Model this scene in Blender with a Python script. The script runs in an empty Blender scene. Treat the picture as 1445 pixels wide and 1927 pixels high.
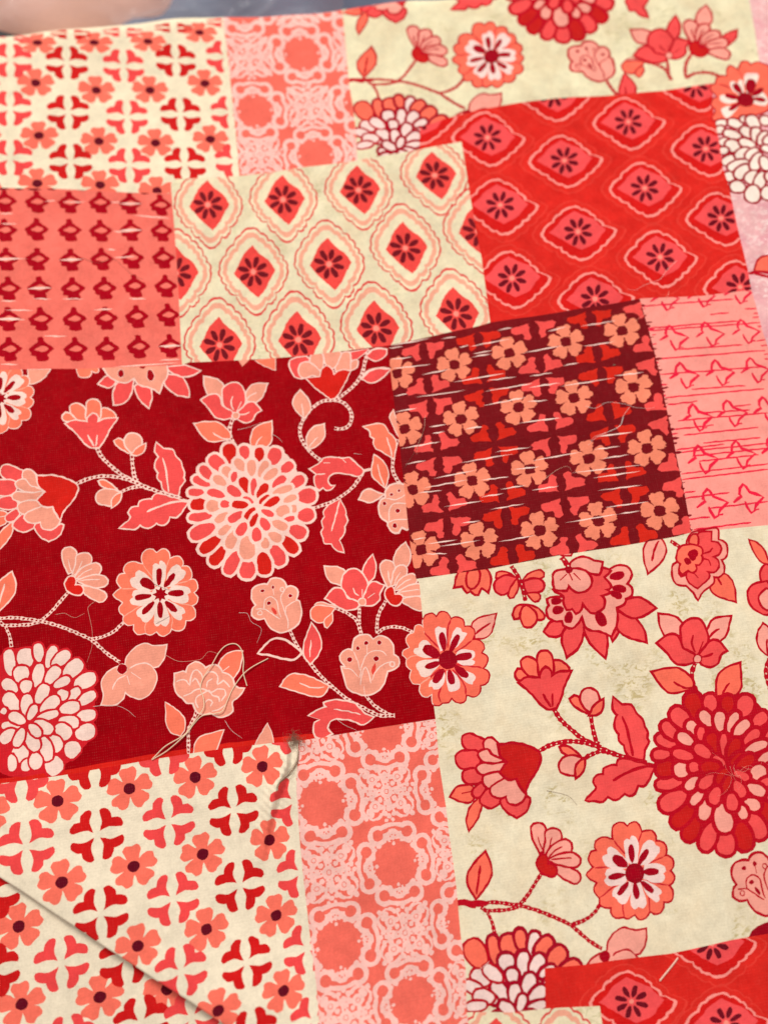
import bpy, bmesh, math, random
import numpy as np
from mathutils import Vector, Matrix
from mathutils.geometry import delaunay_2d_cdt

scene = bpy.context.scene
MM = 0.001

# ---- the cloth as a surface: print coordinates (u, v) in mm -> place in mm ----
CAM_D, CAM_TILT, CAM_F = 300.0, 12.4, 1400.0 / 1927.0      # mm, degrees, focal length / image height
EDGE_P, EDGE_Q = (-180.0, 224.4), (35.0, 245.2)            # crest of the far edge, where the cloth rolls over
EDGE_R = 9.0
FOLD_P, FOLD_Q = (-139.8, -134.8), (-55.6, -181.4)         # crest of the pleat near the lower left corner
FOLD_R = 1.1
RIDGE = [(-36.0, -89.0), (-36.5, -97.3), (-40.1, -106.7), (-42.8, -119.7), (-44.5, -132.0)]

def line_dist(u, v, p, q):
    dx, dy = q[0] - p[0], q[1] - p[1]
    l = math.hypot(dx, dy)
    t = ((u - p[0]) * dx + (v - p[1]) * dy) / l
    return ((v - p[1]) * dx - (u - p[0]) * dy) / l, t, dx / l, dy / l

def ridge_height(u, v):
    if not (-62 < u < -22 and -150 < v < -75):
        return 0.0
    best, tb, side = 1e9, 0.0, 1.0
    n = len(RIDGE) - 1
    for i in range(n):
        (ax, ay), (bx, by) = RIDGE[i], RIDGE[i + 1]
        dx, dy = bx - ax, by - ay
        t = max(0.0, min(1.0, ((u - ax) * dx + (v - ay) * dy) / (dx * dx + dy * dy)))
        px, py = u - ax - t * dx, v - ay - t * dy
        d = math.hypot(px, py)
        if d < best:
            best, tb = d, (i + t) / n
            side = 1.0 if dx * py - dy * px > 0 else -1.0     # +1 on the right-hand side
    s = 1.15 if side > 0 else 3.2
    fade = math.sin(math.pi * min(1.0, tb * 0.85 + 0.15)) ** 0.8
    crumple = 0.22 * math.sin(u * 2.3 + v * 0.9) * math.sin(v * 1.3 - u * 0.7) * math.exp(-(best / 5.5) ** 2)
    return fade * (2.7 * math.exp(-(best / s) ** 2) + crumple)

def flat_height(u, v):
    z = 0.95 * math.sin(u / 31.0 + 0.6 * math.sin(v / 44.0)) * math.sin(v / 37.0 + 0.8)
    z += 0.85 * math.sin((u + 0.6 * v) / 15.0 + 1.3) * math.sin((v - 0.4 * u) / 23.0)
    z += 0.30 * math.sin((u * 0.8 - v) / 6.3) * math.sin((u + 0.3 * v) / 9.1 + 0.4)
    return z + ridge_height(u, v)

def cloth(u, v, lower=False):
    if lower:                                               # the layer that lies under the pleat
        return u, v, 0.5 * math.sin(u / 26.0) * math.sin(v / 33.0) - 3.4
    z = flat_height(u, v)
    d, t, dx, dy = line_dist(u, v, EDGE_P, EDGE_Q)
    d += 0.5 * math.sin(t / 19.0) + 0.35 * math.sin(t / 8.3 + 1.0)
    if d > -30:
        z += 1.2 * math.exp(-(d / 14.0) ** 2) * (1 if d < 0 else 1)
    if d > 0:
        a = min(d / EDGE_R, 1.45)
        f, h = EDGE_R * math.sin(a), EDGE_R * (1 - math.cos(a))
        rest = d - a * EDGE_R
        f += rest * math.cos(a); h += rest * math.sin(a)
        u, v, z = u - (f - d) * dy, v + (f - d) * dx, z - h
        return u, v, z
    e, t, dx, dy = line_dist(u, v, FOLD_P, FOLD_Q)
    e = -e                                                  # positive towards the lower left corner
    g = max(0.0, min(1.0, t / 100.0))
    if e > -60:
        z += (1.3 + 3.4 * g * g) * math.exp(-(min(e, 0.0) / 22.0) ** 2)
    if e > 0:
        a = min(e / FOLD_R, math.pi)
        f, h = FOLD_R * math.sin(a), FOLD_R * (1 - math.cos(a))
        f -= max(0.0, e - math.pi * FOLD_R)
        u, v, z = u + (f - e) * dy, v - (f - e) * dx, z - h
    return u, v, z

# ---------------------------------------------------------------- camera
tilt = math.radians(CAM_TILT)
cam_data = bpy.data.cameras.new("camera")
cam_data.sensor_fit = 'VERTICAL'
cam_data.sensor_height = 9.6
cam_data.sensor_width = 7.2
cam_data.lens = 9.6 * CAM_F
cam_data.clip_start = 0.01
cam_data.clip_end = 20.0
cam_data.dof.use_dof = True
cam_data.dof.focus_distance = 0.2870
cam_data.dof.aperture_fstop = 0.80
cam_data.dof.aperture_blades = 0
cam = bpy.data.objects.new("camera", cam_data)
scene.collection.objects.link(cam)
cam.location = (0, -CAM_D * math.sin(tilt) * MM, CAM_D * math.cos(tilt) * MM)
cam.rotation_euler = (tilt, 0, 0)
scene.camera = cam

# ---------------------------------------------------------------- light: a lit room, a warm ceiling lamp and a cooler wide one
world = bpy.data.worlds.new("World")
scene.world = world
world.use_nodes = True
bg = world.node_tree.nodes["Background"]
bg.inputs[0].default_value = (1.0, 0.965, 0.93, 1)
bg.inputs[1].default_value = 0.31

def area_light(name, loc, target, size, power, color):
    d = bpy.data.lights.new(name, 'AREA')
    d.shape = 'RECTANGLE'; d.size, d.size_y = size
    d.energy = power; d.color = color
    o = bpy.data.objects.new(name, d)
    scene.collection.objects.link(o)
    o.location = loc
    o.rotation_euler = (Vector(target) - Vector(loc)).to_track_quat('-Z', 'Y').to_euler()
    return o
area_light("ceiling_lamp", (-0.85, 1.75, 1.75), (0, 0.02, 0), (0.65, 0.5), 58.0, (1.0, 0.965, 0.90))
area_light("ceiling_lamp", (0.9, 0.1, 1.5), (0, 0, 0), (0.6, 0.6), 7.6, (1.0, 0.97, 0.94))

scene.view_settings.view_transform = 'Standard'
scene.view_settings.look = 'None'
scene.view_settings.exposure = 0.0
scene.view_settings.gamma = 1.0
scene.view_settings.use_curve_mapping = False
scene.render.engine = 'CYCLES'
scene.cycles.max_bounces = 6
scene.cycles.transparent_max_bounces = 12
scene.cycles.use_denoising = True

# ---------------------------------------------------------------- helpers
def lin(h):
    c = [int(h[i:i + 2], 16) / 255 for i in (0, 2, 4)]
    return tuple(x / 12.92 if x <= 0.04045 else ((x + 0.055) / 1.055) ** 2.4 for x in c)

def link(name, mesh, parent=None, mat=None):
    o = bpy.data.objects.new(name, mesh)
    scene.collection.objects.link(o)
    if parent is not None:
        o.parent = parent
    if mat is not None:
        mesh.materials.append(mat)
    return o

def tag(o, label=None, cat=None, group=None, kind=None):
    for k, v in (('label', label), ('category', cat), ('group', group), ('kind', kind)):
        if v:
            o[k] = v
    return o

# ---------------------------------------------------------------- materials
class Nodes:
    def __init__(self, name):
        self.m = bpy.data.materials.new(name)
        self.m.use_nodes = True
        self.t = self.m.node_tree
        self.bsdf = self.t.nodes["Principled BSDF"]
    def n(self, kind, **kw):
        x = self.t.nodes.new(kind)
        for k, v in kw.items():
            if k == 'ins':
                for a, b in v.items():
                    x.inputs[a].default_value = b
            else:
                setattr(x, k, v)
        return x
    def l(self, a, b):
        self.t.links.new(a, b)
    def math(self, op, a, b=None, clamp=False):
        x = self.n('ShaderNodeMath', operation=op, use_clamp=clamp)
        for i, v in enumerate((a, b)):
            if v is None:
                continue
            if isinstance(v, (int, float)):
                x.inputs[i].default_value = v
            else:
                self.l(v, x.inputs[i])
        return x.outputs[0]
    def ramp(self, fac, stops):
        x = self.n('ShaderNodeValToRGB')
        e = x.color_ramp.elements
        e[0].position, e[0].color = stops[0][0], (*stops[0][1], 1)
        e[1].position, e[1].color = stops[-1][0], (*stops[-1][1], 1)
        for p, c in stops[1:-1]:
            q = e.new(p); q.color = (*c, 1)
        self.l(fac, x.inputs[0])
        return x.outputs[0]
    def mix(self, fac, a, b, mode='MIX'):
        x = self.n('ShaderNodeMix', data_type='RGBA', blend_type=mode)
        for i, v in ((0, fac), (6, a), (7, b)):
            if isinstance(v, (int, float)):
                x.inputs[i].default_value = v
            elif isinstance(v, tuple):
                x.inputs[i].default_value = (*v, 1)
            else:
                self.l(v, x.inputs[i])
        return x.outputs[2]

def cotton(name, base=None, fleck=None, pale=None):
    """printed plain-weave cotton; base None: the ink colour is read from the print"""
    N = Nodes(name)
    co = N.n('ShaderNodeTexCoord').outputs['Object']
    mp = N.n('ShaderNodeMapping'); mp.inputs['Rotation'].default_value = (0, 0, math.radians(-8.5))
    N.l(co, mp.inputs[0]); P = mp.outputs[0]
    def noise(scale, detail=2.0, rough=0.5, vec=None, dist=0.0):
        x = N.n('ShaderNodeTexNoise', ins={'Scale': scale, 'Detail': detail, 'Roughness': rough, 'Distortion': dist})
        N.l(vec if vec is not None else P, x.inputs['Vector'])
        return x.outputs['Fac']
    def stretched(sx, sy):
        m = N.n('ShaderNodeMapping'); m.inputs['Scale'].default_value = (sx, sy, 1)
        N.l(P, m.inputs[0]); return m.outputs[0]
    # threads: warp runs up the picture, weft across it
    warp = N.n('ShaderNodeTexWave', wave_type='BANDS', bands_direction='X', ins={'Scale': 370.0, 'Distortion': 2.2, 'Detail': 2.0, 'Detail Scale': 0.6})
    weft = N.n('ShaderNodeTexWave', wave_type='BANDS', bands_direction='Y', ins={'Scale': 330.0, 'Distortion': 2.2, 'Detail': 2.0, 'Detail Scale': 0.6})
    N.l(P, warp.inputs[0]); N.l(P, weft.inputs[0])
    slubx = noise(1.0, 3.0, 0.6, stretched(2600, 240))
    sluby = noise(1.0, 3.0, 0.6, stretched(240, 2400))
    weave = N.math('ADD', N.math('MULTIPLY', warp.outputs['Fac'], 0.5), N.math('MULTIPLY', weft.outputs['Fac'], 0.5))
    slub = N.math('ADD', N.math('MULTIPLY', slubx, 0.55), N.math('MULTIPLY', sluby, 0.45))
    # colour
    if base is None:
        col = N.n('ShaderNodeAttribute', attribute_name='ink').outputs['Color']
    else:
        col = N.n('ShaderNodeRGB'); col.outputs[0].default_value = (*lin(base), 1); col = col.outputs[0]
    if pale:
        c, amount = pale
        big = noise(62.0, 5.0, 0.62, None, 0.6)
        col = N.mix(N.math('MULTIPLY', N.ramp(big, [(0.40, (0, 0, 0)), (0.66, (1, 1, 1))]), amount), col, lin(c))
    if fleck:
        c, amount, lo, hi = fleck
        a = noise(45.0, 3.0, 0.55)
        b = noise(420.0, 4.0, 0.7, stretched(0.75, 1.25), 0.8)
        area = N.ramp(a, [(lo, (0, 0, 0)), (hi, (1, 1, 1))])
        spots = N.ramp(b, [(0.50, (0, 0, 0)), (0.60, (1, 1, 1))])
        rare = N.ramp(b, [(0.66, (0, 0, 0)), (0.72, (1, 1, 1))])
        fac = N.math('MAXIMUM', N.math('MULTIPLY', area, spots), N.math('MULTIPLY', rare, 0.5))
        col = N.mix(N.math('MULTIPLY', fac, amount), col, lin(c))
    # uneven ink take-up, undyed fibre showing on the thread crowns
    blot = noise(130.0, 4.0, 0.6)
    grain = noise(1500.0, 2.0, 0.6)
    tone = N.math('ADD', N.math('MULTIPLY', N.math('SUBTRACT', blot, 0.5), 0.42), N.math('MULTIPLY', N.math('SUBTRACT', slub, 0.5), 0.32))
    wash = noise(330.0, 3.0, 0.6, None, 0.5)
    tone = N.math('ADD', tone, N.math('MULTIPLY', N.math('SUBTRACT', wash, 0.5), 0.22))
    tone = N.math('ADD', tone, N.math('MULTIPLY', N.math('SUBTRACT', grain, 0.5), 0.32))
    hsv = N.n('ShaderNodeHueSaturation', ins={'Saturation': 1.0})
    N.l(col, hsv.inputs['Color']); N.l(N.math('ADD', tone, 1.0), hsv.inputs['Value'])
    white = N.math('MULTIPLY', N.ramp(N.math('MULTIPLY', slub, N.math('ADD', N.math('MULTIPLY', weave, 0.6), 0.7)), [(0.56, (0, 0, 0)), (0.80, (1, 1, 1))]), 0.035)
    col = N.mix(white, hsv.outputs[0], lin('F4DDCB'))
    N.l(col, N.bsdf.inputs['Base Color'])
    N.bsdf.inputs['Roughness'].default_value = 0.72
    N.bsdf.inputs['Specular IOR Level'].default_value = 0.03
    N.bsdf.inputs['Sheen Weight'].default_value = 0.0
    N.bsdf.inputs['Sheen Roughness'].default_value = 0.5
    bump = N.n('ShaderNodeBump', ins={'Strength': 0.22, 'Distance': 0.00012})
    N.l(N.math('ADD', weave, N.math('MULTIPLY', slub, 1.2)), bump.inputs['Height'])
    crease = N.n('ShaderNodeBump', ins={'Strength': 0.5, 'Distance': 0.0028})
    N.l(noise(24.0, 4.0, 0.55, None, 0.5), crease.inputs['Height'])
    N.l(bump.outputs[0], crease.inputs['Normal'])
    N.l(crease.outputs[0], N.bsdf.inputs['Normal'])
    return N.m

MAT_INK = cotton("printed_cotton")

# ---------------------------------------------------------------- the print
# every line is one inked shape: S smooth outline, K the same with ikat-jagged edges, T petal, L stroke, C chain stitch, D dot, Q slub, X star
POLY = {
    'A': [(-240, 270), (-79.72, 266.95), (-73.4, 222.39), (-71.79, 211.05), (-68.43, 185.81), (-64.38, 153.36), (-76.4, 152.45), (-92.97, 151.73), (-94.74, 149.13), (-94.99, 144.71), (-105.26, 145.66), (-137.42, 148.07), (-171.42, 148.37), (-213.33, 148.27)],
    'B': [(-79.72, 266.95), (-22.68, 275.57), (-18.59, 230.76), (-17.58, 219.72), (-16.04, 201.48), (-13.98, 187.7), (-12.52, 174.63), (-12.03, 161.02), (-38.71, 157.83), (-64.38, 153.36), (-68.43, 185.81), (-71.79, 211.05), (-73.4, 222.39)],
    'C': [(-22.68, 275.57), (171.72, 279.55), (173.62, 249.61), (174.74, 231.97), (174.13, 207.52), (151.48, 202.56), (140.48, 200.73), (127.95, 198.73), (93.14, 195.32), (78.4, 194.31), (57.86, 191.45), (43.07, 189.21), (29.07, 184.89), (16.34, 179.43), (16.07, 167.53), (4.18, 164.66), (-12.03, 161.02), (-12.52, 174.63), (-13.98, 187.7), (-16.04, 201.48), (-17.58, 219.72), (-18.59, 230.76)],
    'D': [(16.34, 179.43), (29.07, 184.89), (43.07, 189.21), (57.86, 191.45), (78.4, 194.31), (93.14, 195.32), (127.95, 198.73), (140.48, 200.73), (151.48, 202.56), (150.2, 183.18), (150.56, 178.65), (151.16, 157.07), (152.82, 148.18), (156.2, 119.73), (157.87, 106.84), (158.44, 98.35), (145.87, 96.07), (136.09, 94.75), (109.9, 94.02), (86.24, 90.05), (63.09, 85.53), (45.27, 82.81), (43.81, 100.06), (42.67, 113.69), (38.42, 143.6), (35.13, 172.54), (16.07, 167.53)],
    'E': [(-94.74, 149.13), (-92.97, 151.73), (-76.4, 152.45), (-64.38, 153.36), (-38.71, 157.83), (-12.03, 161.02), (4.18, 164.66), (16.07, 167.53), (35.13, 172.54), (38.42, 143.6), (42.67, 113.69), (43.81, 100.06), (45.27, 82.81), (38.87, 80.85), (21.35, 76.72), (2.05, 72.24), (0.56, 71.97), (-32.95, 67.9), (-46.85, 66.93), (-61.52, 65.69), (-82.18, 64.47), (-84.9, 63.24), (-88.05, 94.26), (-91.35, 122.27)],
    'F': [(-213.33, 148.27), (-171.42, 148.37), (-137.42, 148.07), (-105.26, 145.66), (-94.99, 144.71), (-94.74, 149.13), (-91.35, 122.27), (-88.05, 94.26), (-84.9, 63.24), (-117.17, 62.45), (-139.32, 61.77), (-161.11, 60.88), (-201.75, 60.53)],
    'G': [(-201.75, 60.53), (-161.11, 60.88), (-139.32, 61.77), (-117.17, 62.45), (-84.9, 63.24), (-82.18, 64.47), (-61.52, 65.69), (-46.85, 66.93), (-32.95, 67.9), (0.56, 71.97), (2.05, 72.24), (2.57, 61.94), (4.48, 44.21), (7.16, 20.66), (9.71, -6.01), (11.13, -18.58), (12.75, -27.03), (13.99, -28.6), (14.99, -41.18), (18.87, -74.67), (19.59, -80.55), (-4.53, -84.1), (-24.54, -87.35), (-31.51, -88.32), (-41.91, -89.17), (-65.03, -91.87), (-88.3, -95.44), (-120.52, -101.03), (-143.59, -103.96), (-177.31, -107.73)],
    'H': [(2.05, 72.24), (21.35, 76.72), (38.87, 80.85), (45.27, 82.81), (63.09, 85.53), (86.24, 90.05), (109.9, 94.02), (112.25, 82.48), (114.68, 70.11), (116.45, 58.24), (117.33, 45.85), (119.23, 31.47), (120.72, 16.22), (122.68, -0.89), (123.31, -8.26), (116.73, -10.01), (91.84, -14.37), (68.83, -17.92), (60.54, -19.52), (42.18, -22.99), (29.96, -24.61), (12.75, -27.03), (11.13, -18.58), (9.71, -6.01), (7.16, 20.66), (4.48, 44.21), (2.57, 61.94)],
    'I': [(109.9, 94.02), (136.09, 94.75), (145.87, 96.07), (158.44, 98.35), (159.31, 92.02), (160.65, 79.19), (163.04, 69.5), (169.04, 32.66), (178.28, 21.05), (194.93, 18.59), (269.15, 25.08), (266.02, 7.24), (192.08, -1.44), (154.59, -5.22), (134.37, -7.23), (123.31, -8.26), (122.68, -0.89), (120.72, 16.22), (119.23, 31.47), (117.33, 45.85), (116.45, 58.24), (114.68, 70.11), (112.25, 82.48)],
    'J': [(12.75, -27.03), (29.96, -24.61), (42.18, -22.99), (60.54, -19.52), (68.83, -17.92), (91.84, -14.37), (116.73, -10.01), (123.31, -8.26), (134.37, -7.23), (154.59, -5.22), (192.08, -1.44), (266.02, 7.24), (238.57, -143.25), (171.38, -150.9), (137.55, -154.73), (124.19, -156.94), (116.82, -158.5), (101.84, -161.59), (80.83, -163.52), (69.48, -164.84), (56.74, -165.48), (56.55, -178.46), (44.22, -179.65), (29.01, -179.9), (28.92, -166.13), (27.39, -155.16), (26.32, -140.39), (25.5, -133.11), (23.85, -120.54), (23.06, -112.3), (20.8, -97.31), (19.59, -80.55), (18.87, -74.67), (14.99, -41.18), (13.99, -28.6)],
    'K': [(56.74, -165.48), (69.48, -164.84), (80.83, -163.52), (101.84, -161.59), (116.82, -158.5), (124.19, -156.94), (137.55, -154.73), (171.38, -150.9), (238.57, -143.25), (229.63, -214.59), (79.44, -214.93), (75.72, -177.81), (56.55, -178.46)],
    'L': [(29.01, -179.9), (44.22, -179.65), (56.55, -178.46), (75.72, -177.81), (79.44, -214.93), (33.54, -212.67)],
    'M': [(-177.31, -107.73), (-143.59, -103.96), (-120.52, -101.03), (-88.3, -95.44), (-65.03, -91.87), (-41.91, -89.17), (-31.51, -88.32), (-32.3, -95.23), (-32.4, -106.39), (-31.29, -118), (-30.39, -127.05), (-28.38, -142.53), (-26.12, -157.69), (-23.85, -169.95), (-22.39, -181.37), (-17.68, -214.74), (6.63, -223.84), (-182.56, -119.13)],
    'N': [(-31.51, -88.32), (-24.54, -87.35), (-4.53, -84.1), (19.59, -80.55), (20.8, -97.31), (23.06, -112.3), (23.85, -120.54), (25.5, -133.11), (26.32, -140.39), (27.39, -155.16), (28.92, -166.13), (29.01, -179.9), (33.54, -212.67), (-17.68, -214.74), (-22.39, -181.37), (-23.85, -169.95), (-26.12, -157.69), (-28.38, -142.53), (-30.39, -127.05), (-31.29, -118), (-32.4, -106.39), (-32.3, -95.23)],
    'O': [(171.72, 279.55), (282, 285), (270, 100), (269.15, 25.08), (194.93, 18.59), (178.28, 21.05), (169.04, 32.66), (163.04, 69.5), (160.65, 79.19), (159.31, 92.02), (158.44, 98.35), (157.87, 106.84), (156.2, 119.73), (152.82, 148.18), (151.16, 157.07), (150.56, 178.65), (150.2, 183.18), (151.48, 202.56), (174.13, 207.52), (174.74, 231.97), (173.62, 249.61)],
    'Z': [(-172.39, -100.76), (16.8, -205.47), (-40, -250), (-200, -250), (-200, -120)],
}
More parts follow.
